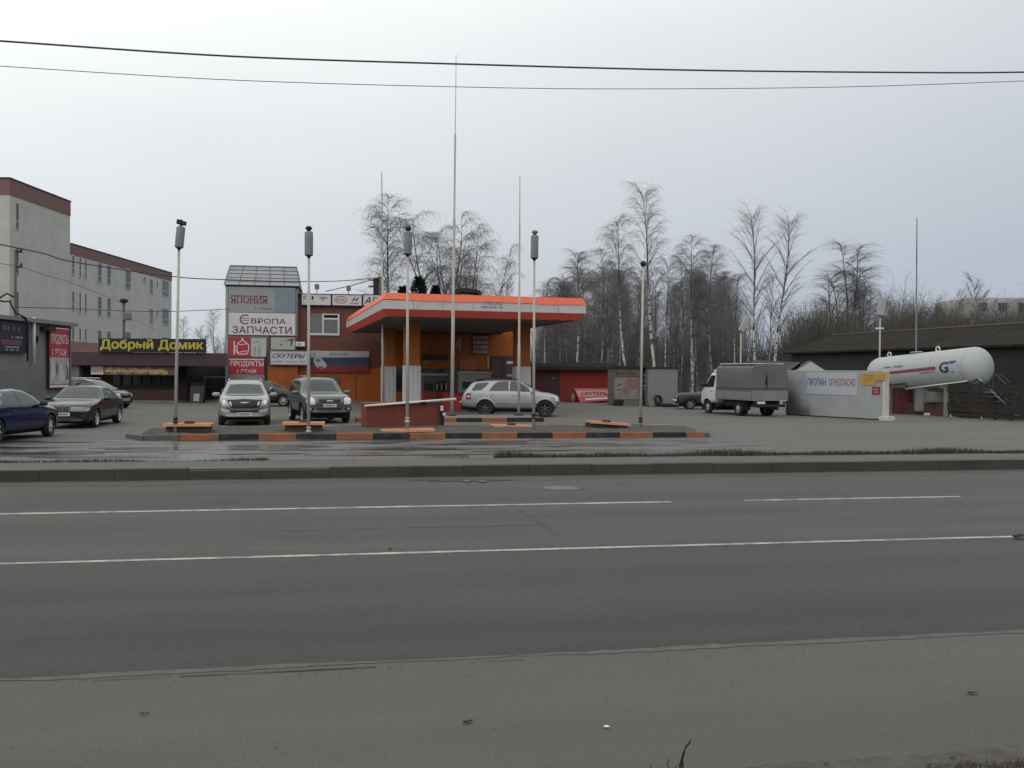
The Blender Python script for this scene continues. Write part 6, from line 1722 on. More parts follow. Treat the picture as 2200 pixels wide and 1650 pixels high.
C.drape([(-.60, 1.20), (.60, 1.20), (.50, 1.50), (-.50, 1.50)], 'windshield', M_glass, 'front'); C.drape([(-.58, 1.16), (.58, 1.16), (.48, 1.48), (-.48, 1.48)], 'rear_window', M_glass, 'rear')
C.sym([(.45, .74), (.80, .72), (.80, .90), (.5, .92)], 'headlight', M_lens); C.drape([(-.40, .72), (.40, .72), (.42, .86), (-.42, .86)], 'grille', M_dark, 'front')
C.plate('front', .55); C.plate('rear', .78)
C.wheels(mat('dark_rim', (0.075, 0.075, 0.078), 0.5, metal=.4), 6, rimr=.60); C.flares(P_silver, .055, .014); C.mirrors(.98, 1.12, P_silver, .11); C.rails(-1.55, .25, .62, 1.70, M_dark)
mb = MB(); mb.tube([(-2.26, -.75, .62), (-2.34, 0, .62), (-2.26, .75, .62)], .07, 8); mb.build('rear_bumper', P_silver, C.t)
mb = MB(); mb.lathe([(.06, .0), (.065, .04), (.001, .045)], 12, axis='y'); 

# --- pale grey crossover, nose on
def front_scale(cx, gy, k): return lambda P: [((a - cx) / k, (gy - b_) / k) for a, b_ in P]
S2 = dict(W=1.86, wr=.35, wx=(-1.35, 1.29), ra=.41,
  top=[(-2.22, .75), (-2.17, 1.05), (-2.0, 1.30), (-1.75, 1.50), (-1.2, 1.61), (-.4, 1.645), (.0, 1.61), (.35, 1.50), (.75, 1.28), (1.05, 1.12), (1.3, 1.09), (1.75, 1.02), (2.02, .93), (2.14, .80), (2.20, .62)],
  bot=[(-2.22, .45), (-2, .32), (1.9, .26), (2.2, .34)], belt=[(-2.22, 1.0), (-1.5, 1.12), (1.0, 1.03), (2.2, .86)],
  plan=[(-2.22, .86), (-1.9, .96), (-1.5, .99), (1.3, 1.0), (1.7, .98), (2.05, .91), (2.2, .83)], tumble=.42, nose=.26)
P_pale = paint('pale_silver_paint', (0.27, 0.28, 0.265), .32, .35, (0.13, 0.125, 0.11), .65)
g1 = G(519, 915)
C = Car('crossover', 'pale silver crossover parked nose on between the leftmost lamp posts', 'SUV', (g1.x - .45, g1.y + 2.0, 0), R(-74.5), S2, P_pale)
f = front_scale(515, 745, 401)
C.drape(f([(305, 160), (515, 150), (740, 160), (796, 312), (515, 318), (236, 312)]), 'windshield', M_glass, 'front', .008)
C.drape(f([(268, 374), (515, 360), (760, 374), (715, 478), (640, 488), (390, 488), (330, 478)]), 'grille', M_black, 'front', .010)
C.drape(f([(445, 404), (585, 404), (555, 418), (515, 421), (475, 418)]), 'badge', mat('dull_badge', (.3, .31, .31), .3, metal=.7), 'front', .02)
for sx in (1, -1):
    def ff(P): return [((a - 515) / 401 * sx, (745 - b_) / 401) for a, b_ in P]
    C.drape(ff([(690, 460), (704, 400), (725, 396), (712, 440)]), 'headlight', M_lens, 'front', .014)
    C.drape(ff([(770, 395), (790, 372), (815, 378), (826, 410), (806, 440), (780, 432)]), 'headlight', M_lens, 'front', .012)
    C.drape(ff([(715, 520), (830, 485), (845, 500), (815, 548), (730, 552)]), 'fog_light', mat('fog_lens', (0.42, 0.43, 0.42), .2, var=.2), 'front', .012)
C.drape(f([(305, 522), (725, 522), (700, 548), (330, 548)]), 'intake', M_black, 'front', .010)
C.drape(f([(190, 590), (300, 612), (730, 612), (845, 590), (820, 672), (210, 672)]), 'lower_bumper', M_dark, 'front', .012)
C.plate('front', .43)
for vw in ('left', 'right'):
    C.drape([(.85, 1.12), (.25, 1.50), (-.35, 1.54), (-.35, 1.13)], 'side_window', M_glass, vw); C.drape([(-.42, 1.13), (-.42, 1.54), (-1.15, 1.50), (-1.3, 1.16)], 'side_window', M_glass, vw)
C.drape([(-.6, 1.15), (.6, 1.15), (.5, 1.45), (-.5, 1.45)], 'rear_window', M_glass, 'rear'); C.sym([(.55, .9), (.82, .9), (.8, 1.05), (.6, 1.05)], 'taillight', M_red_lens, 'rear')
C.wheels(M_rim, 5); C.mirrors(.78, 1.10, P_pale, .12); C.rails(-1.4, .0, .58, 1.67, M_chrome)
C.strip([(-.68, .92), (-.55, .985), (0, 1.0), (.55, .985), (.68, .92)], 'hood_seam', M_dark, .006, 'front')

# --- dark grey-green SUV, turned a little to the right
S3 = dict(W=1.84, wr=.37, wx=(-1.35, 1.33), ra=.43, lift=.02,
  top=[(-2.25, .8), (-2.2, 1.15), (-2.05, 1.55), (-1.9, 1.68), (-1.2, 1.73), (-.3, 1.74), (.05, 1.70), (.35, 1.52), (.72, 1.24), (.86, 1.16), (1.2, 1.15), (1.7, 1.11), (2.05, 1.04), (2.17, .9), (2.22, .7)],
  bot=[(-2.25, .5), (-2, .40), (1.9, .36), (2.22, .44)], belt=[(-2.25, 1.08), (.8, 1.09), (2.22, .98)],
  plan=[(-2.25, .92), (-2.0, .98), (1.4, 1.0), (1.9, .97), (2.12, .92), (2.22, .86)], tumble=.30, nose=.14)
P_olive = paint('olive_grey_paint', (0.115, 0.12, 0.112), .32, .35, (0.075, 0.07, 0.06), .6)
g2 = G(700, 911)
C = Car('suv', 'dark olive grey SUV parked angled behind the second lamp post', 'SUV', (g2.x - .72, g2.y + 2.1, 0), R(-67), S3, P_olive)
C.drape([(-.60, 1.22), (.60, 1.22), (.50, 1.61), (0, 1.63), (-.50, 1.61)], 'windshield', M_glass, 'front', .008)
C.drape([(-.42, .93), (.42, .93), (.40, .80), (-.40, .80)], 'grille', M_black, 'front', .010)
C.drape([(-.12, .845), (.12, .845), (.12, .885), (-.12, .885)], 'badge', mat('pale_badge', (0.35, 0.4, 0.42), .3, metal=.6), 'front', .02)
C.sym([(.54, .74), (.56, .95), (.66, 1.0), (.82, .96), (.85, .82), (.74, .73)], 'headlight', M_lens, 'front', off=.014)
C.sym([(.60, .52), (.80, .52), (.80, .62), (.60, .62)], 'fog_light', M_black, 'front', off=.010)
C.sym([(.69, .545), (.76, .545), (.76, .60), (.69, .60)], 'fog_lens', M_lens, 'front', off=.016)
C.drape([(-.45, .50), (.45, .50), (.48, .60), (-.48, .60)], 'intake', M_black, 'front', .010)
C.plate('front', .69)
for vw in ('left', 'right'):
    C.drape([(.62, 1.16), (.20, 1.55), (-.35, 1.60), (-.35, 1.16)], 'side_window', M_glass, vw); C.drape([(-.43, 1.16), (-.43, 1.60), (-1.2, 1.60), (-1.2, 1.16)], 'side_window', M_glass, vw); C.drape([(-1.28, 1.17), (-1.28, 1.60), (-1.9, 1.55), (-2.0, 1.18)], 'side_window', M_glass, vw)
    C.strip([(-.39, 1.14), (-.39, .5)], 'door_seam', M_black, .006, vw); C.strip([(.72, 1.1), (.78, .5)], 'door_seam', M_black, .006, vw)
C.drape([(-.6, 1.2), (.6, 1.2), (.5, 1.55), (-.5, 1.55)], 'rear_window', M_glass, 'rear'); C.sym([(.66, .9), (.84, .9), (.82, 1.2), (.70, 1.2)], 'taillight', M_red_lens, 'rear')
C.wheels(M_rim, 6); C.mirrors(.62, 1.16, P_olive, .12); C.flares(M_dark, .04, .008)
C.strip([(-.70, 1.02), (-.6, 1.09), (0, 1.11), (.6, 1.09), (.70, 1.02)], 'hood_seam', M_dark, .006, 'front')

# --- dark blue saloon at the left edge, driving away
S4 = dict(W=1.80, wr=.33, wx=(-1.38, 1.38), ra=.385,
  top=[(-2.3, .78), (-2.22, .98), (-1.9, 1.05), (-1.5, 1.10), (-1.05, 1.30), (-.65, 1.42), (-.2, 1.455), (.25, 1.42), (.65, 1.27), (1.05, 1.06), (1.25, 1.0), (1.7, .93), (2.1, .82), (2.25, .68), (2.31, .5)],
  bot=[(-2.3, .42), (-2.1, .27), (2.0, .22), (2.31, .30)], belt=[(-2.3, .9), (-1.0, .985), (.9, .93), (2.31, .72)],
  plan=[(-2.3, .84), (-2.0, .94), (-1.4, .985), (1.2, 1.0), (1.7, .97), (2.1, .88), (2.31, .74)], tumble=.44, nose=.25)
P_blue = paint('blue_paint', (0.004, 0.008, 0.050), .16, .1, (0.012, 0.012, 0.02), .3)
C = Car('saloon_car', 'dark blue saloon car cut off by the left edge', 'car', (-14.55, 26.55, 0), R(90 - 1.5), S4, P_blue)
for vw in ('left', 'right'):
    C.drape([(.82, 1.0), (.42, 1.28), (.05, 1.36), (-.22, 1.375), (-.22, .98)], 'side_window', M_glass, vw); C.drape([(-.29, .98), (-.29, 1.375), (-.62, 1.35), (-1.0, 1.17), (-1.12, 1.0)], 'side_window', M_glass, vw)
    C.strip([(-.255, .95), (-.27, .3)], 'door_seam', M_black, .006, vw); C.strip([(.92, .95), (.98, .6), (.9, .3)], 'door_seam', M_black, .006, vw); C.strip([(-1.12, .97), (-.98, .5)], 'door_seam', M_black, .006, vw)
    C.strip([(-.48, .83), (-.66, .835)], 'handle', P_blue, .02, vw)
    C.drape([(2.02, .66), (2.18, .60), (2.1, .74), (1.85, .80)], 'headlight', M_lens, vw, .01)
    C.strip([(-1.15, 1.02), (-.9, 1.28), (-.5, 1.41), (-.1, 1.43), (.3, 1.37), (.7, 1.19), (.95, 1.02)], 'window_trim', M_chrome, .009, vw)
C.drape([(-.58, 1.05), (.58, 1.05), (.48, 1.34), (-.48, 1.34)], 'windshield', M_glass, 'front'); C.drape([(-.58, 1.10), (.58, 1.10), (.46, 1.35), (-.46, 1.35)], 'rear_window', M_glass, 'rear')
C.sym([(.5, .62), (.76, .60), (.74, .74), (.5, .76)], 'headlight', M_lens); C.sym([(.55, .75), (.80, .75), (.8, .92), (.55, .92)], 'taillight', M_red_lens, 'rear'); C.plate('rear', .6); C.plate('front', .45)
C.wheels(mat('bright_rim', (0.68, 0.69, 0.71), .3, metal=.5), 7, rimr=.74, steer=R(9)); C.mirrors(.74, 1.0, M_dark, .10)

# --- dark green saloon, facing the road
S5 = dict(W=1.78, wr=.32, wx=(-1.42, 1.40), ra=.37,
  top=[(-2.38, .72), (-2.3, .98), (-1.9, 1.03), (-1.55, 1.06), (-1.1, 1.30), (-.75, 1.40), (-.2, 1.43), (.15, 1.40), (.55, 1.20), (.92, 1.0), (1.1, .96), (1.7, .90), (2.15, .80), (2.28, .68), (2.34, .5)],
  bot=[(-2.38, .40), (-2.1, .27), (2.0, .20), (2.34, .26)], belt=[(-2.38, .9), (-1.2, .96), (.9, .90), (2.34, .72)],
  plan=[(-2.38, .87), (-2.1, .95), (-1.4, .99), (1.3, 1.0), (1.8, .97), (2.15, .91), (2.34, .82)], tumble=.46, nose=.16)
P_green = paint('dark_green_paint', (0.010, 0.018, 0.016), .20, .05, (0.018, 0.02, 0.018), .4)
fl_ = G(203, 918.5)
yg = R(-90 + 8)
# front left wheel foot is at local (1.40, .78)
cg = Vector((math.cos(yg) * 1.40 - math.sin(yg) * .78, math.sin(yg) * 1.40 + math.cos(yg) * .78, 0))
C = Car('saloon_car', 'dark green saloon facing the road behind the blue car', 'car', (fl_.x - cg.x, fl_.y - cg.y, 0), yg, S5, P_green)
for vw in ('left', 'right'):
    C.drape([(.70, .96), (.32, 1.24), (-.05, 1.34), (-.30, 1.35), (-.30, .94)], 'side_window', M_glass, vw); C.drape([(-.37, .95), (-.37, 1.35), (-.75, 1.32), (-1.12, 1.14), (-1.2, .98)], 'side_window', M_glass, vw)
    C.strip([(-.335, .93), (-.34, .3)], 'door_seam', M_black, .006, vw); C.strip([(.85, .92), (.9, .3)], 'door_seam', M_black, .006, vw)
    C.drape([(2.05, .62), (2.2, .58), (2.15, .70), (1.98, .72)], 'indicator', mat('pale_lens', (0.5, 0.42, 0.36), .2), vw, .01)
C.drape([(-.60, 1.0), (.60, 1.0), (.50, 1.33), (0, 1.36), (-.50, 1.33)], 'windshield', M_glass, 'front', .008); C.drape([(-.58, 1.08), (.58, 1.08), (.46, 1.33), (-.46, 1.33)], 'rear_window', M_glass, 'rear')
C.sym([(.26, .60), (.74, .58), (.72, .72), (.26, .74)], 'headlight', mat('dim_lens', (0.19, 0.20, 0.20), .12), off=.012); C.sym([(.02, .58), (.20, .58), (.18, .74), (.04, .74)], 'grille', M_black, off=.012)
C.sym([(.021, .742), (.20, .742), (.20, .755), (.021, .755)], 'grille_trim', mat('dull_chrome', (0.2, 0.2, 0.2), .3, metal=.8), off=.014)
C.drape([(-.5, .30), (.5, .30), (.5, .40), (-.5, .40)], 'intake', M_black, 'front', .010); C.plate('front', .49)
C.sym([(.5, .72), (.80, .72), (.8, .90), (.5, .90)], 'taillight', M_red_lens, 'rear')
C.wheels(M_rim, 5, rimr=.66); C.mirrors(.66, .98, P_green, .10)

# --- hatchback behind it
S6 = dict(W=1.72, wr=.31, wx=(-1.22, 1.28), ra=.36,
  top=[(-2.0, .70), (-1.95, 1.0), (-1.75, 1.30), (-1.5, 1.45), (-.9, 1.51), (-.2, 1.50), (.2, 1.42), (.65, 1.18), (.95, 1.0), (1.2, .97), (1.6, .90), (1.9, .78), (2.0, .55)],
  bot=[(-2.0, .4), (-1.8, .28), (1.8, .22), (2.0, .3)], belt=[(-2.0, .95), (.9, .92), (2.0, .72)],
  plan=[(-2.0, .86), (-1.7, .96), (1.3, 1.0), (1.7, .94), (2.0, .78)], tumble=.42)
P_char = paint('charcoal_paint', (0.016, 0.018, 0.018), .22, .05, (0.028, 0.027, 0.024), .5)
gh = G(215, 879)
C = Car('hatchback', 'charcoal hatchback half hidden behind the dark green saloon', 'car', (gh.x - 1.0, gh.y + 1.5, 0), R(-12), S6, P_char)
for vw in ('left', 'right'):
    C.drape([(.72, .98), (.25, 1.32), (-.3, 1.42), (-.3, .96)], 'side_window', M_glass, vw); C.drape([(-.37, .96), (-.37, 1.42), (-1.1, 1.40), (-1.4, 1.02)], 'side_window', M_glass, vw)
    C.drape([(1.65, .68), (1.85, .62), (1.8, .76), (1.55, .80)], 'headlight', M_lens, vw, .01)
C.drape([(-.58, 1.04), (.58, 1.04), (.48, 1.38), (-.48, 1.38)], 'windshield', M_glass, 'front'); C.drape([(-.55, 1.05), (.55, 1.05), (.46, 1.38), (-.46, 1.38)], 'rear_window', M_glass, 'rear')
C.sym([(.45, .62), (.72, .6), (.7, .76), (.45, .78)], 'headlight', M_lens); C.sym([(.6, .8), (.76, .8), (.74, 1.1), (.64, 1.1)], 'taillight', M_red_lens, 'rear'); C.plate('front', .46)
C.wheels(M_rim, 6); C.mirrors(.68, 1.0, P_char, .10); C.rails(-1.3, .0, .55, 1.545, M_chrome)

# --- black saloon half hidden behind the pale crossover
P_blk = paint('black_car_paint', (0.012, 0.012, 0.014), .2, .2, (0.03, 0.028, 0.026), .4)
gs = G(611, 873.5)
C = Car('saloon_car', 'black saloon half hidden behind the pale silver crossover', 'car', (gs.x - 1.38, gs.y + .85, 0), R(-3), S4, P_blk)
for vw in ('left', 'right'):
    C.drape([(.82, 1.0), (.42, 1.28), (.05, 1.36), (-.22, 1.375), (-.22, .98)], 'side_window', M_glass, vw); C.drape([(-.29, .98), (-.29, 1.375), (-.62, 1.35), (-1.0, 1.17), (-1.12, 1.0)], 'side_window', M_glass, vw)
    C.drape([(2.02, .66), (2.18, .60), (2.1, .74), (1.85, .80)], 'headlight', M_lens, vw, .012)
C.drape([(-.58, 1.05), (.58, 1.05), (.48, 1.34), (-.48, 1.34)], 'windshield', M_glass, 'front'); C.drape([(-.58, 1.10), (.58, 1.10), (.46, 1.35), (-.46, 1.35)], 'rear_window', M_glass, 'rear')
C.sym([(.5, .62), (.76, .60), (.74, .74), (.5, .76)], 'headlight', M_lens); C.sym([(.55, .75), (.80, .75), (.8, .92), (.55, .92)], 'taillight', M_red_lens, 'rear')
C.wheels(M_rim, 7, rimr=.7); C.mirrors(.74, 1.0, mat('silver_mirror', (0.4, 0.4, 0.4), .3), .13)

# --- old navy saloon by the container, facing left
S7 = dict(W=1.62, wr=.30, wx=(-1.22, 1.22), ra=.35,
  top=[(-2.05, .70), (-2.0, .93), (-1.3, .97), (-1.22, 1.02), (-.95, 1.33), (-.75, 1.41), (-.1, 1.43), (.18, 1.39), (.42, 1.18), (.62, .98), (.8, .95), (1.5, .93), (1.95, .89), (2.04, .76), (2.07, .5)],
  bot=[(-2.05, .40), (-1.9, .30), (1.9, .28), (2.07, .36)], belt=[(-2.05, .88), (2.07, .84)],
  plan=[(-2.05, .94), (-1.8, .99), (1.8, .99), (2.07, .95)], tumble=.34, nose=.05, tail=.04)
P_navy = paint('navy_paint', (0.014, 0.022, 0.034), .35, .15, (0.035, 0.034, 0.033), .5)
gn = G(1486, 880)
C = Car('saloon_car', 'old navy saloon facing left beside the white truck', 'car', (gn.x + 1.22, gn.y + .8, 0), R(180 - 4), S7, P_navy)
for vw in ('left', 'right'):
    C.drape([(.52, .96), (.2, 1.34), (-.22, 1.36), (-.22, .95)], 'side_window', M_glass, vw); C.drape([(-.29, .95), (-.29, 1.36), (-.78, 1.34), (-1.05, .98)], 'side_window', M_glass, vw)
    C.strip([(1.9, .62), (-1.9, .62)], 'side_moulding', M_black, .012, vw); C.strip([(-.255, .93), (-.27, .36)], 'door_seam', M_black, .006, vw)
C.drape([(-.58, 1.0), (.58, 1.0), (.5, 1.34), (-.5, 1.34)], 'windshield', mat('hazy_glass', (0.05, 0.06, 0.06), .12), 'front'); C.drape([(-.55, 1.02), (.55, 1.02), (.48, 1.32), (-.48, 1.32)], 'rear_window', M_glass, 'rear')
C.sym([(.36, .62), (.70, .62), (.70, .80), (.36, .80)], 'headlight', M_lens); C.sym([(.4, .66), (.72, .66), (.72, .82), (.4, .82)], 'taillight', M_red_lens, 'rear')
mb = MB(); mb.tube([(2.0, -.82, .5), (2.12, -.7, .5), (2.12, .7, .5), (2.0, .82, .5)], .05, 6); mb.build('bumper', M_chrome, C.t)
C.wheels(M_steel, 8, rimr=.6); C.mirrors(.5, 1.0, M_dark, .08)

# --- white truck with a grey tarpaulin, seen from its rear left
phi = R(71)
rl = G(1590, 893)
hd = PI - phi                                    # heading: to the left and away
lf = hd + PI / 2
ex, ey = Vector((math.cos(hd), math.sin(hd), 0)), Vector((math.cos(lf), math.sin(lf), 0))
org = rl - ex * (-1.45) - ey * .78
t = thing('truck', 'small white cab truck with a grey tarpaulin over its load bed', 'truck', (org.x, org.y, 0), hd)
S8 = dict(W=1.98, wr=.34, wx=(1.30,), ra=.42,
  top=[(.52, 1.95), (.56, 2.05), (.9, 2.14), (1.15, 2.10), (1.32, 1.85), (1.62, 1.42), (1.75, 1.27), (2.0, 1.18), (2.25, 1.06), (2.38, .9), (2.44, .6)],
  bot=[(.52, .55), (2.0, .40), (2.44, .45)], belt=[(.52, 1.30), (1.5, 1.26), (2.44, .95)],
  plan=[(.52, .98), (1.4, 1.0), (1.9, .95), (2.2, .86), (2.44, .70)], tumble=.16, nose=.25, tail=0)
class Cab(Car):
    def __init__(self, t, S, m): self.S, self.m, self.t = S, m, t; self.body()
P_truck = paint('truck_white', (0.62, 0.62, 0.60), .35, 0.0, (0.3, 0.29, 0.26), .35)
C = Cab(t, S8, P_truck)
C.o.name = 'cab'
for vw in ('left', 'right'):
    C.drape([(.72, 1.34), (.72, 1.92), (1.12, 1.92), (1.48, 1.40), (1.4, 1.32)], 'side_window', M_glass, vw)
    C.strip([(.66, 1.9), (.64, .6)], 'door_seam', M_dark, .007, vw); C.strip([(1.52, 1.28), (1.56, .95)], 'door_seam', M_dark, .007, vw); C.strip([(.78, 1.12), (.95, 1.12)], 'handle', M_dark, .02, vw)
C.drape([(-.75, 1.38), (.75, 1.38), (.70, 1.92), (-.70, 1.92)], 'windshield', M_glass, 'front'); C.sym([(.5, .78), (.8, .78), (.8, .98), (.5, 1.0)], 'headlight', M_lens); C.drape([(-.4, .72), (.4, .72), (.42, .96), (-.42, .96)], 'grille', M_dark, 'front')
C.mirrors(1.42, 1.45, M_dark, .15)
mb = MB(); mb.add([(.52, -.85, 2.06), (.52, .85, 2.06), (1.05, .8, 2.15), (1.05, -.8, 2.15), (.50, -.8, 2.32), (.50, .8, 2.32)], [(0, 1, 2, 3), (4, 3, 2, 5), (0, 4, 5, 1), (0, 3, 4), (1, 5, 2)]); mb.build('wind_deflector', P_truck, t)
M_tarp = mat('grey_tarp', (0.115, 0.118, 0.126), .62, var=.16, scale=1.6, bump=.6, bscale=2.6, dirt=(0.17, 0.175, 0.175), dscale=1.1, dth=(.5, .75), damt=.6)
BX0, BX1, BW, BZ0, BZ1 = -2.72, .42, .99, .92, 2.46
# the sagging tarpaulin: side walls with folds between hoops, gently bowed roof
nx, sec = 30, []
def tarp_sec(x):
    hoop = .5 - .5 * math.cos(2 * PI * (x - BX0) / .78)
    sag = .022 * hoop
    w = BW - sag
    return [(w + .0, BZ0), (w - .01, BZ0 + .36), (w - .015 - sag, BZ0 + .8), (w - .03, BZ1 - .22), (w - .09, BZ1 - .10), (w - .28, BZ1 - .02 - sag), (w * .4, BZ1 + .03 - sag), (0, BZ1 + .045 - sag)]
mb = MB(); rows = []
for i in range(nx + 1):
    x = BX0 + (BX1 - BX0) * i / nx; P = tarp_sec(x)
    rows.append([(x, y, z) for y, z in P] + [(x, -y, z) for y, z in P[-2::-1]])
n = len(rows[0]); V = [p for r in rows for p in r]
F = [(i * n + k, (i + 1) * n + k, (i + 1) * n + k + 1, i * n + k + 1) for i in range(nx) for k in range(n - 1)]
F += [tuple(range(n)), tuple(nx * n + k for k in range(n))[::-1], tuple([i * n for i in range(nx + 1)] + [i * n + n - 1 for i in range(nx, -1, -1)])]
mb.add(V, F, 0, True); tp = mb.build('tarpaulin', M_tarp, t)
try: tp.data.set_sharp_from_angle(angle=R(50))
except Exception: pass
mb = MB(); mb.box(BX0 + .05, -.80, BZ1 + .0, BX1 - .02, .80, BZ1 + .055, bev=.02); mb.build('roof_sheet', mat('pale_tarp', (0.46, 0.46, 0.44), .6, var=.1), t)
# hem, rear flap seam and ropes
mb = MB()
for s in (-1, 1): mb.tube([(BX0 - .012, s * (BW + .004), BZ0 + .40), (BX1, s * (BW + .004), BZ0 + .40)], .012, 4)
mb.tube([(BX0 - .012, -BW, BZ0 + .40), (BX0 - .012, BW, BZ0 + .40)], .012, 4); mb.build('rope', M_dark, t)
mb = MB(); mb.box(BX0 - .02, .14, BZ0 + .42, BX0 - .004, .18, BZ0 + 1.0); mb.add([(BX0 - .015, .16, BZ0 + .6), (BX0 - .015, .26, BZ0 + .6), (BX0 - .015, .17, BZ0 + 1.25)], [(0, 1, 2)]); mb.build('flap_seam', M_black, t)
M_bed = mat('bed_side', (0.20, 0.20, 0.195), .6, var=.15, scale=2)
for s in (-1, 1):
    mb = MB(); mb.box(BX0, s * (BW + .012) - .012, BZ0 - .12, BX1, s * (BW + .012) + .012, BZ0 + .26); mb.build('side_board', M_bed, t)
mb = MB(); mb.box(BX0 - .045, -BW, BZ0 - .12, BX0 - .018, BW, BZ0 + .30); mb.build('tailgate', M_bed, t)
mb = MB(); mb.box(BX0 - .05, -BW, BZ0 - .16, BX1, BW, BZ0 - .125); mb.build('bed_floor', mat('bed_edge', (0.30, 0.29, 0.27), .6), t)
mb = MB()
for s in (-1, 1): mb.box(BX0 + .1, s * .36 - .05, .46, 2.0, s * .36 + .05, .72)
for x in (-2.5, -1.45, -.4): mb.box(x - .08, -.55, .42, x + .08, .55, .74)
mb.build('chassis', M_void, t)
mb = MB(); mb.box(BX0 + .02, -.9, .45, BX0 + .16, .9, .58); mb.build('rear_bumper', M_dark, t)
mb = MB(); mb.box(BX0 - .03, .26, .60, BX0 - .01, .82, .72); mb.build('license_plate', M_plate, t)
for s in (-1, 1):
    mb = MB(); mb.box(BX0 - .05, s * .80 - .10, .60, BX0 + .0, s * .80 + .08, .72); mb.build('taillight', mat('dim_red_lens', (.07, .012, .012), .4), t)
mb = MB(); mb.lathe([(.20, -.45), (.20, .45)], 14, axis='x', M=Matrix.Translation((-.45, .62, .58))); mb.build('fuel_tank', M_dark, t)
mb = MB(); mb.box(.25, .5, .38, .5, .95, .52); mb.build('mudguard', M_dark, t)
for x in (-1.95,):
    for s in (-1, 1):
        mb = MB(); mb.box(x - .01, s * .78 - .24, .28, x + .01, s * .78 + .20, .78); mb.build('mudflap', M_dark, t)
wprof = [(.19, -.08), (.29, -.10), (.335, -.07), (.34, 0), (.335, .07), (.29, .10), (.20, .09), (.19, .05)]
for x, ys in ((1.30, (.86,)), (-1.45, (.84, .60))):
    for s in (-1, 1):
        for y in ys:
            mb = MB(); mb.lathe(wprof, 28, axis='y', closed=True); w = mb.build('wheel', M_rubber, t, (x, s * y, .34), 0 if s > 0 else PI)
            mb = MB(); mb.lathe([(.205, .085), (.19, .04), (.11, .05), (.09, .10), (.001, .11)], 20, axis='y', closed=True); mb.build('rim', mat('truck_rim', (0.33, 0.33, 0.31), .5, var=.2), w)

# ------------------------------------------------------------------ bare birches and the wood
def birch_bark():
    m = mat('birch_bark', (0.50, 0.49, 0.46), .85, var=.12, scale=3)
    n, l = m.node_tree.nodes, m.node_tree.links; b = n['Principled BSDF']
    src = b.inputs['Base Color'].links[0].from_socket
    tc = n.new('ShaderNodeTexCoord'); mp = n.new('ShaderNodeMapping'); mp.inputs['Scale'].default_value = (2.5, 2.5, 2.2); l.new(tc.outputs['Object'], mp.inputs[0])
    no = n.new('ShaderNodeTexNoise'); no.inputs['Scale'].default_value = 1.6; no.inputs['Detail'].default_value = 4; l.new(mp.outputs[0], no.inputs['Vector'])
    r = n.new('ShaderNodeMapRange'); r.inputs['From Min'].default_value = .50; r.inputs['From Max'].default_value = .58; l.new(no.outputs['Fac'], r.inputs['Value'])
    sp = n.new('ShaderNodeSeparateXYZ'); l.new(tc.outputs['Object'], sp.inputs[0])
    up = n.new('ShaderNodeMapRange'); up.inputs['From Min'].default_value = 6; up.inputs['From Max'].default_value = 11; l.new(sp.outputs['Z'], up.inputs['Value'])
    mx_ = n.new('ShaderNodeMath'); mx_.operation = 'MAXIMUM'; l.new(r.outputs[0], mx_.inputs[0]); l.new(up.outputs[0], mx_.inputs[1])
    mx = n.new('ShaderNodeMix'); mx.data_type = 'RGBA'; l.new(mx_.outputs[0], mx.inputs['Factor']); l.new(src, mx.inputs[6]); mx.inputs[7].default_value = (0.055, 0.05, 0.05, 1)
    l.new(mx.outputs[2], b.inputs['Base Color']); return m
M_bark = birch_bark()
M_twig = mat('birch_twigs', (0.175, 0.16, 0.162), .9, var=.2, scale=2)
M_twig2 = mat('grey_twigs', (0.21, 0.205, 0.21), .9, var=.2, scale=2)
M_dbark = mat('dark_bark', (0.07, 0.062, 0.055), .9, var=.3, scale=4)

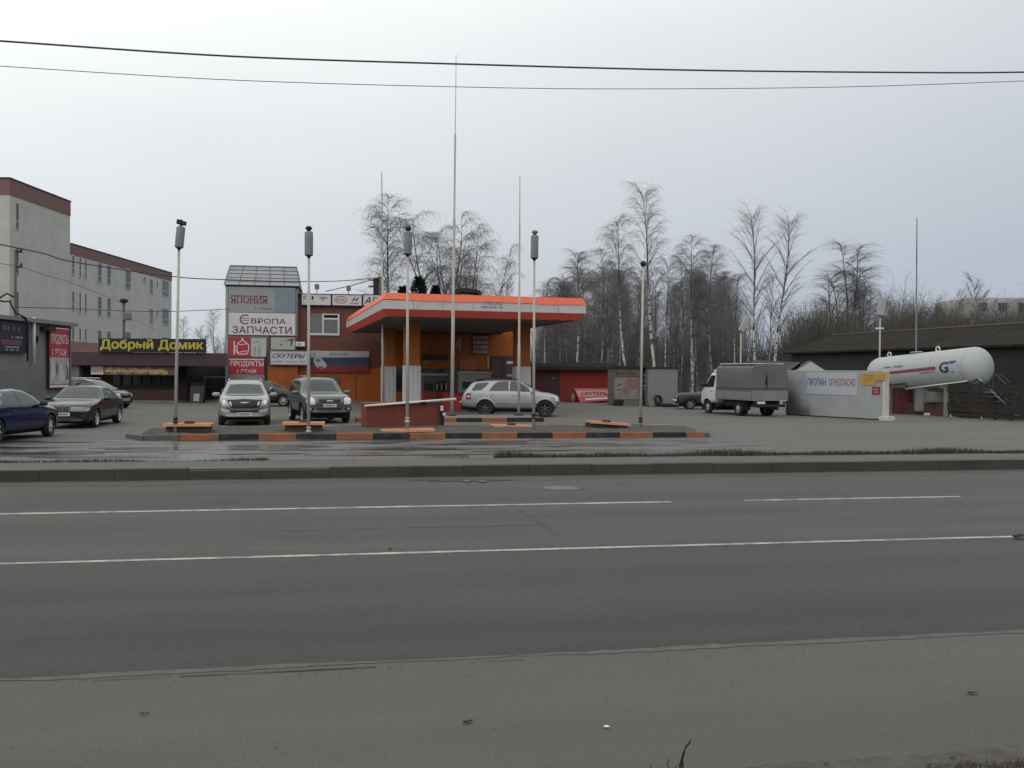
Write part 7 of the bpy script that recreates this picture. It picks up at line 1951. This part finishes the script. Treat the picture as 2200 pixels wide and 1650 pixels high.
def make_tree(name, seed, H, spread, droop, nb, nt, stems=1, up=1.1, bark=None, twig=None, start=.25, tr=.009, twr=.0068, fan=.16):
    r = random.Random(seed)
    t = thing(name, 'bare tree', 'tree')
    tk_, cr = MB(), MB()
    for s_ in range(stems):
        a0 = r.uniform(0, 2 * PI); ln = (0.03 if stems == 1 else fan) * H
        lx, ly = math.cos(a0) * ln, math.sin(a0) * ln
        ph = r.uniform(0, 6); hh = H * (1 if s_ == 0 else r.uniform(.75, .98))
        P, Q = [], []
        for i in range(12):
            u = i / 11
            P.append(Vector((lx * u ** 1.3 + .02 * H * math.sin(ph + u * 4.5) * u, ly * u ** 1.3 + .02 * H * math.cos(ph * 1.7 + u * 4) * u, hh * u)))
            Q.append(max(.012, H * tr * (1 - u) ** .85 * (1 if stems == 1 else .75)))
        tk_.tube(P, Q, 7)
        for k in range(nb // stems):
            f = start + (1 - start) * ((k + r.random()) / (nb // stems)) ** .9
            f = min(f, .985); x = f * 11; i = int(x); p = P[i].lerp(P[min(11, i + 1)], x - i); rad = Q[i]
            az = r.uniform(0, 2 * PI)
            prof = math.sin(PI * min(1, max(.12, (f - start * .6) / (1 - start * .6))) ** .8) ** .6     # widest in the middle of the crown
            L = H * spread * (.30 + .70 * prof) * r.uniform(.55, 1.15)
            d = Vector((math.cos(az), math.sin(az), up * r.uniform(.7, 1.4)))
            d.normalize(); B = [p.copy()]; n = 7
            for j in range(n):
                u = (j + 1) / n
                dd = d + Vector((0, 0, -droop * u ** 3 * 2.0)) + Vector((r.uniform(-.16, .16), r.uniform(-.16, .16), r.uniform(-.1, .1)))
                B.append(B[-1] + dd.normalized() * L / n)
            br = max(.016, min(rad * .55, L * .011))
            cr.tube(B, [br * (1 - .8 * j / n) for j in range(n + 1)], 4, cap=False)
            for q in range(nt):
                u = r.uniform(.15, 1) * n; i2 = min(n - 1, int(u)); s = B[i2].lerp(B[i2 + 1], u - i2)
                az2 = az + r.gauss(0, 1.1); tl = H * r.uniform(.035, .085) * (1 + .5 * droop)
                e = Vector((math.cos(az2), math.sin(az2), .9 - droop * .6 + r.uniform(-.3, .5))).normalized()
                T = [s]; m_ = 4
                for j in range(m_):
                    w_ = j / (m_ - 1)
                    g_ = (e * (1 - droop * w_ * .85) + Vector((r.uniform(-.2, .2), r.uniform(-.2, .2), -droop * 1.9 * w_))).normalized()
                    T.append(T[-1] + g_ * tl / m_)
                cr.tube(T, [twr, twr * .85, twr * .7, twr * .55, twr * .35], 3, cap=False)
    tk_.build('trunk', bark or M_bark, t, fix=False); cr.build('crown', twig or M_twig, t, fix=False)
    remember(t)
    return t

protos = {
 'weep': make_tree('birch_tree', 11, 16.0, .21, .72, 50, 30, up=2.0),
 'tall': make_tree('birch_tree', 12, 16.0, .19, .45, 44, 24, up=2.1, start=.33),
 'open': make_tree('birch_tree', 13, 16.0, .24, .22, 44, 18, up=1.9, start=.36),
 'multi': make_tree('birch_tree', 14, 16.0, .21, .85, 80, 36, stems=5, up=2.2, start=.2),
 'bushy': make_tree('broadleaf_tree', 15, 12.0, .24, .1, 70, 36, stems=4, up=1.9, bark=M_dbark, twig=M_twig2, start=.10),
 'dense': make_tree('birch_tree', 16, 14.0, .21, .55, 56, 38, up=2.0, start=.2),
 'poplar': make_tree('broadleaf_tree', 17, 14.0, .17, .45, 100, 34, stems=5, up=2.6, fan=.07, start=.16, twig=M_twig2, bark=M_dbark),
}
used = set()
def plant(kind, px, ytop, Y, label, group, wscale=1.0, pxb=None, rz=None):
    h = at(px, ytop, Y).z
    pb = at(pxb if pxb else px, 800, Y)
    P = protos[kind]; H0 = {'bushy': 12.0, 'dense': 14.0, 'poplar': 14.0}.get(kind, 16.0)
    s = h / H0
    rz = rng.uniform(0, 6.28) if rz is None else rz
    if kind not in used:
        used.add(kind); o = P; o.location = (pb.x, pb.y, 0); o.scale = (s * wscale, s * wscale, s); o.rotation_euler = (0, 0, rz); o['label'] = label; o['group'] = group
    else:
        o = dup(P, (pb.x, pb.y, 0), rz, (s * wscale, s * wscale, s), label, group)
    if pxb:
        top = at(px, ytop, Y); o.rotation_euler = (0, math.atan2(top.x - pb.x, h), 0)
    return o
GB1 = 'birches of the wood on the right'
# those one can tell apart
plant('tall', 1386, 415, 80, 'tallest birch of the wood, behind the bare lamp post', GB1, 1.0, 1412, rz=0)
plant('weep', 1330, 480, 82, 'weeping birch left of the tallest one', GB1, 1.05, 1348)
plant('dense', 1238, 555, 88, 'broad bushy birch just right of the canopy', GB1, 1.25)
plant('dense', 1205, 610, 92, 'low birch against the right end of the canopy', GB1, 1.2)
plant('weep', 1290, 545, 92, 'short weeping birch between canopy and weeping one', GB1, 1.1)
plant('weep', 1488, 522, 86, 'dense birch crown above the grey container', GB1, 1.15)
plant('dense', 1530, 545, 90, 'round birch crown above the white truck cab', GB1, 1.15)
plant('tall', 1438, 570, 84, 'slim leaning birch between the bare lamp post and container', GB1, .9, 1430)
plant('open', 1613, 470, 76, 'open crowned birch with white foot behind the truck', GB1, 1.05, 1627)
plant('open', 1694, 482, 76, 'birch leaning right behind the truck tarpaulin', GB1, 1.1, 1660)
plant('open', 1653, 600, 78, 'short thin birch between the two open crowned ones', GB1, .8)
plant('weep', 1582, 600, 84, 'low weeping birch behind the tilted yard lamp', GB1, 1.1)
plant('weep', 1462, 560, 95, 'birch standing back between container and dense crown', GB1, 1.1)
plant('poplar', 1815, 532, 118, 'tall hazy tree standing alone above the rusty roof', 'trees behind the rusty roof', 1.9)
plant('poplar', 1858, 580, 120, 'lower hazy tree beside the lone tall one', 'trees behind the rusty roof', 1.5)
plant('bushy', 1925, 640, 100, 'twiggy tree between the upright yard lamp and thin mast', 'trees behind the rusty roof', 1.1)
plant('bushy', 2040, 640, 98, 'twiggy tree right of the thin dark mast', 'trees behind the rusty roof', 1.1)
plant('bushy', 2130, 604, 100, 'taller twiggy tree in front of the far pale flats', 'trees behind the rusty roof', 1.1)
plant('bushy', 2200, 660, 95, 'twiggy tree cut off by the right edge', 'trees behind the rusty roof', 1.1)
plant('bushy', 1770, 665, 92, 'dark round twiggy tree over the hut roof', 'trees behind the rusty roof', 1.3)
plant('bushy', 1850, 672, 88, 'dark twiggy tree over the left end of the white wall', 'trees behind the rusty roof', 1.3)
plant('bushy', 1710, 690, 90, 'low twiggy tree beside the leaning birch', 'trees behind the rusty roof', 1.2)
plant('bushy', 1985, 672, 94, 'low twiggy tree behind the middle of the gas tank', 'trees behind the rusty roof', 1.2)
plant('bushy', 2085, 665, 92, 'low twiggy tree behind the right end of the gas tank', 'trees behind the rusty roof', 1.2)
plant('weep', 838, 440, 104, 'pale birch pair left of the canopy lamp post', 'birches behind the canopy', 1.25)
plant('tall', 818, 470, 108, 'thin birch touching the left corner mast', 'birches behind the canopy', 1.0)
plant('multi', 955, 448, 100, 'big many stemmed birch behind the tallest mast', 'birches behind the canopy', 1.5)
plant('multi', 995, 478, 104, 'many stemmed birch right of the tallest mast', 'birches behind the canopy', 1.3)
plant('multi', 1050, 525, 102, 'birch arching to the right behind the roof hood', 'birches behind the canopy', 1.1, 1030)
plant('bushy', 1068, 605, 106, 'short bush-like tree over the canopy roof near the right masts', 'birches behind the canopy', .8)
plant('tall', 392, 688, 135, 'far bare tree beside the pale brick wing', 'far trees left of the sign tower', 1.1)
plant('tall', 458, 672, 130, 'far bare tree close to the sign tower', 'far trees left of the sign tower', 1.2)
plant('bushy', 420, 705, 138, 'far low tree between the two bare ones', 'far trees left of the sign tower', 1.2)
plant('bushy', 478, 715, 120, 'far bushy tree touching the sign tower edge', 'far trees left of the sign tower', 1.0)
# the rest of the wood, trunk behind trunk: birches nothing tells apart
rt = random.Random(99)
for k in range(48):
    px = rt.uniform(1165, 1575); Y = rt.uniform(88, 118)
    yt = rt.uniform(590, 650) - (1250 < px < 1560) * rt.uniform(0, 25)
    plant(rt.choice(('weep', 'dense', 'tall', 'dense')), px, yt, Y, 'birch deep in the bare wood behind the red garage and stalls', 'birches deep in the wood', rt.uniform(.8, 1.15))

# dark evergreens behind the canopy
M_needle = mat('evergreen', (0.022, 0.030, 0.018), .9, var=.4, scale=2)
def evergreen(px, ytop, Y, wpx, label):
    h = at(px, ytop, Y).z; p = at(px, 800, Y); w = wpx * Y / FPX / 2
    t = thing('evergreen_tree', label, 'tree', (p.x, p.y, 0), 0, 'evergreens behind the canopy')
    mb = MB(); mb.tube([(0, 0, 0), (0.1, 0, h * .9)], [.22, .04], 8); mb.build('trunk', M_dbark, t)
    r = random.Random(px); mb = MB()
    for k in range(5200):
        u = r.random() ** .8; z = h * (.25 + .75 * u)
        rr_ = w * math.sqrt(max(.02, 1 - u ** 2.2)) * math.sqrt(r.random()) * (1 + .25 * math.sin(u * 23))
        a = r.uniform(0, 2 * PI); c = Vector((rr_ * math.cos(a), rr_ * math.sin(a), z))
        d = Vector((math.cos(a), math.sin(a), r.uniform(.1, .9))).normalized() * r.uniform(.2, .5)
        s = d.cross(Vector((r.random(), r.random(), 1))).normalized() * r.uniform(.03, .08)
        mb.add([c - s, c + s, c + d], [(0, 1, 2)])
    mb.build('crown', M_needle, t, fix=False)
evergreen(898, 597, 84, 46, 'dark evergreen behind the canopy lamp post')
evergreen(864, 618, 86, 30, 'small dark evergreen left of the taller evergreen')
evergreen(934, 616, 86, 26, 'narrow dark evergreen right of the taller evergreen')

# the thicket of saplings between and behind the birches (one mass)
def thicket(name, px0, px1, Y0, Y1, n, hz, seed, m, lean=.12, rad=(.012, .028), tw=5, ln=.12):
    r = random.Random(seed); mb = MB()
    for k in range(n):
        px = r.uniform(px0, px1); Y = r.uniform(Y0, Y1); p = at(px, 800, Y)
        h = hz(px) * r.uniform(.55, 1.08) * (1 + .15 * math.sin(px * .03 + seed))
        a = Vector((r.gauss(0, lean), r.gauss(0, lean), 1))
        P = [Vector((p.x, p.y, 0))]
        for j in range(3): P.append(P[-1] + (a + Vector((r.gauss(0, .1), r.gauss(0, .1), 0))) * h / 3)
        q = r.uniform(*rad)
        mb.tube(P, [q, q * .8, q * .6, q * .2], 3, cap=False)
        for j in range(tw):
            u = r.uniform(.25, .98) * 3; i = min(2, int(u)); s = P[i].lerp(P[i + 1], u - i)
            d = Vector((r.gauss(0, 1), r.gauss(0, 1), r.uniform(.2, 1.6))).normalized() * h * r.uniform(.5, 1.3) * ln
            mb.tube([s, s + d * .5 + Vector((0, 0, .03)), s + d], [q * .5, q * .35, q * .12], 3, cap=False)
    o = mb.build(name, m, fix=False)
    return tag(o, None, None, None, 'stuff')
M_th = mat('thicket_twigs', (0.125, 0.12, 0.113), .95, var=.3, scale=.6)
M_th3 = mat('hazed_thicket_twigs', (0.20, 0.195, 0.195), .95, var=.3, scale=.6)  # paler than the nearer thicket: distance haze put into the colour
M_th2 = mat('brown_thicket_twigs', (0.105, 0.094, 0.084), .95, var=.3, scale=.4)
thicket('undergrowth', 1140, 1640, 92, 112, 2400, lambda p: 6.0 + 1.6 * math.sin(p * .017) + 1.2 * math.sin(p * .06), 3, M_th, tw=7)
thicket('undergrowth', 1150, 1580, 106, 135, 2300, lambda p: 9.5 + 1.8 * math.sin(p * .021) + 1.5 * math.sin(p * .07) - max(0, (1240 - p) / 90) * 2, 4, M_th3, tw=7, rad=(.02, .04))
thicket('undergrowth', 1150, 1700, 82, 92, 700, lambda p: 3.4 + 1.2 * math.sin(p * .05), 14, M_th, tw=8)
thicket('undergrowth', 1640, 2330, 78, 98, 8600, lambda p: 7.6 + .6 * math.sin(p * .013) + .8 * math.sin(p * .037) - max(0, (1770 - p) / 80) * 1.3, 5, M_th2, tw=10, lean=.2, ln=.14)
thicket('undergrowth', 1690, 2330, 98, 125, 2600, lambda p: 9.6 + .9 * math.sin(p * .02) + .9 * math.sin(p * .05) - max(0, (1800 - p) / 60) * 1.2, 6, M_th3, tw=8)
thicket('undergrowth', 375, 520, 110, 140, 500, lambda p: 4.2, 8, M_th, tw=7)
thicket('undergrowth', 760, 1140, 110, 130, 700, lambda p: 7.0, 9, M_th, tw=6)

# ------------------------------------------------------------------ foreground: dry stalk, dirt and litter at the near edge
strip('dirt_edge', mat('near_dirt', (0.085, 0.078, 0.068), .95, var=.4, scale=6, bump=.6, bscale=35), -2, 4.62, -.0525, -40, 40, wob1=.05, step=.06, lo=-3, hi=5)
M_stalk = mat('dry_stalk', (0.030, 0.024, 0.018), .9, var=.3, scale=20)
def stalk(pts, Y, name, label, r=.006, extra=()):
    mb = MB(); P = [at(*q, Y + .01 * i) for i, q in enumerate(pts)]
    mb.tube(P, [r * (1 - .5 * i / len(P)) for i in range(len(P))], 6)
    for e in extra:
        Q = [at(*q, Y + .015 * i) for i, q in enumerate(e)]; mb.tube(Q, [r * .7 * (1 - .55 * i / len(Q)) for i in range(len(Q))], 5)
    return tag(mb.build(name, M_stalk), label, 'dry stalk', 'dry stalks at the near edge')
stalk([(1452, 1720), (1462, 1645), (1468, 1620), (1474, 1603), (1482, 1596), (1483, 1590)], 4.55, 'dry_stalk', 'dark dry branching stalk sticking up at the bottom edge', .0075, [((1455, 1690), (1450, 1650), (1462, 1640)), ((1458, 1680), (1468, 1655), (1466, 1632), (1473, 1606)), ((1464, 1640), (1470, 1613), (1478, 1600))])
stalk([(1448, 1720), (1437, 1652), (1434, 1640), (1438, 1630)], 4.6, 'dry_stalk', 'thin curved dry stalk left of the branching one', .004)
stalk([(1402, 1720), (1399, 1650), (1397, 1640)], 4.6, 'dry_stalk', 'short dry stalk tip furthest left at the bottom edge', .004)
# grit along the broken edge of the shoulder (nobody could count it)
r_ = random.Random(23); mb = MB()
for k in range(1300):
    s = r_.uniform(-4.5, 6); t = 6.62 + r_.gauss(0, .16) if k % 3 else r_.uniform(4.4, 7.6)
    p = rd(s, t, -.055); z = r_.uniform(.002, .0055) * (1.6 if r_.random() < .04 else 1); a = r_.uniform(0, 3)
    vs = [(p.x + z * 1.3 * math.cos(a + q * PI / 2), p.y + z * math.sin(a + q * PI / 2), p.z) for q in range(4)] + [(p.x, p.y, p.z + z * 1.1)]
    mb.add(vs, [(0, 1, 4), (1, 2, 4), (2, 3, 4), (3, 0, 4)], 0 if r_.random() < .6 else 1)
tag(mb.build('gravel', [mat('grit_grey', (.12, .115, .105), .9, var=.3, scale=30), mat('grit_dark', (.075, .072, .066), .9, var=.3, scale=30)], fix=False), None, None, None, 'stuff')
# little heap of dead grass in the corner
r_ = random.Random(17); mb = MB()
for k in range(420):
    q = G(r_.uniform(1990, 2260), r_.uniform(1640, 1668), -.05); h = r_.uniform(.006, .025) * (1 + (q.x > 2.35)); a = r_.uniform(0, PI)
    w_ = .003; mb.add([(q.x - w_, q.y, q.z), (q.x + w_, q.y, q.z), (q.x + r_.uniform(-.05, .05), q.y + r_.uniform(-.04, .04), q.z + h)], [(0, 1, 2)])
tag(mb.build('dead_grass', mat('dead_grass', (0.055, 0.045, 0.032), .9, var=.4), fix=False), None, None, None, 'stuff')
for k, (px, py, sz, lb) in enumerate(((310, 1534, .02, 'dark leaf scrap on the left of the dusty shoulder'), (1005, 1552, .03, 'dark twig scrap in the middle of the dusty shoulder'), (2088, 1490, .03, 'dark twig scrap on the right of the dusty shoulder'), (1776, 1643, .012, 'tiny dark pebble near the bottom edge'), (2047, 1630, .014, 'dark pebble near the bottom right corner'))):
    q = G(px, py, -.05); mb = MB(); rr_ = random.Random(k)
    mb.add([(sz * 1.4 * math.cos(a) * rr_.uniform(.6, 1.2), sz * .5 * math.sin(a) * rr_.uniform(.6, 1.2), .004 + .006 * (i % 2)) for i, a in enumerate([2 * PI * j / 9 for j in range(9)])] + [(0, 0, sz * .45)], [(i, (i + 1) % 9, 9) for i in range(9)])
    tag(mb.build('litter', M_stalk, loc=q, rz=rr_.uniform(-.4, .6)), lb, 'litter', 'scraps on the shoulder')
q = G(1303, 1562, -.05); mb = MB(); mb.add([(0.02 * math.cos(a), .012 * math.sin(a), .004) for a in [2 * PI * j / 8 for j in range(8)]] + [(0, 0, .014)], [(i, (i + 1) % 8, 8) for i in range(8)]); tag(mb.build('litter', M_white, loc=q), 'small white scrap right of centre on the dusty shoulder', 'litter', 'scraps on the shoulder')
q = G(2194, 1157, -.05); mb = MB(); mb.add([(.13 * math.cos(a), .05 * math.sin(a), .003 + .02 * (i % 3)) for i, a in enumerate([2 * PI * j / 10 for j in range(10)])] + [(0, 0, .06)], [(i, (i + 1) % 10, 10) for i in range(10)]); tag(mb.build('litter', M_black, loc=q, rz=RA), 'black rubber scrap on the solid road line at the right edge', 'litter', 'scraps on the road')
q = G(838, 1180, -.055); mb = MB(); mb.add([(.03 * math.cos(a), .02 * math.sin(a), .003) for a in [2 * PI * j / 8 for j in range(8)]] + [(0, 0, .02)], [(i, (i + 1) % 8, 8) for i in range(8)]); tag(mb.build('litter', M_black, loc=q), 'small dark scrap beside the solid road line', 'litter', 'scraps on the road')
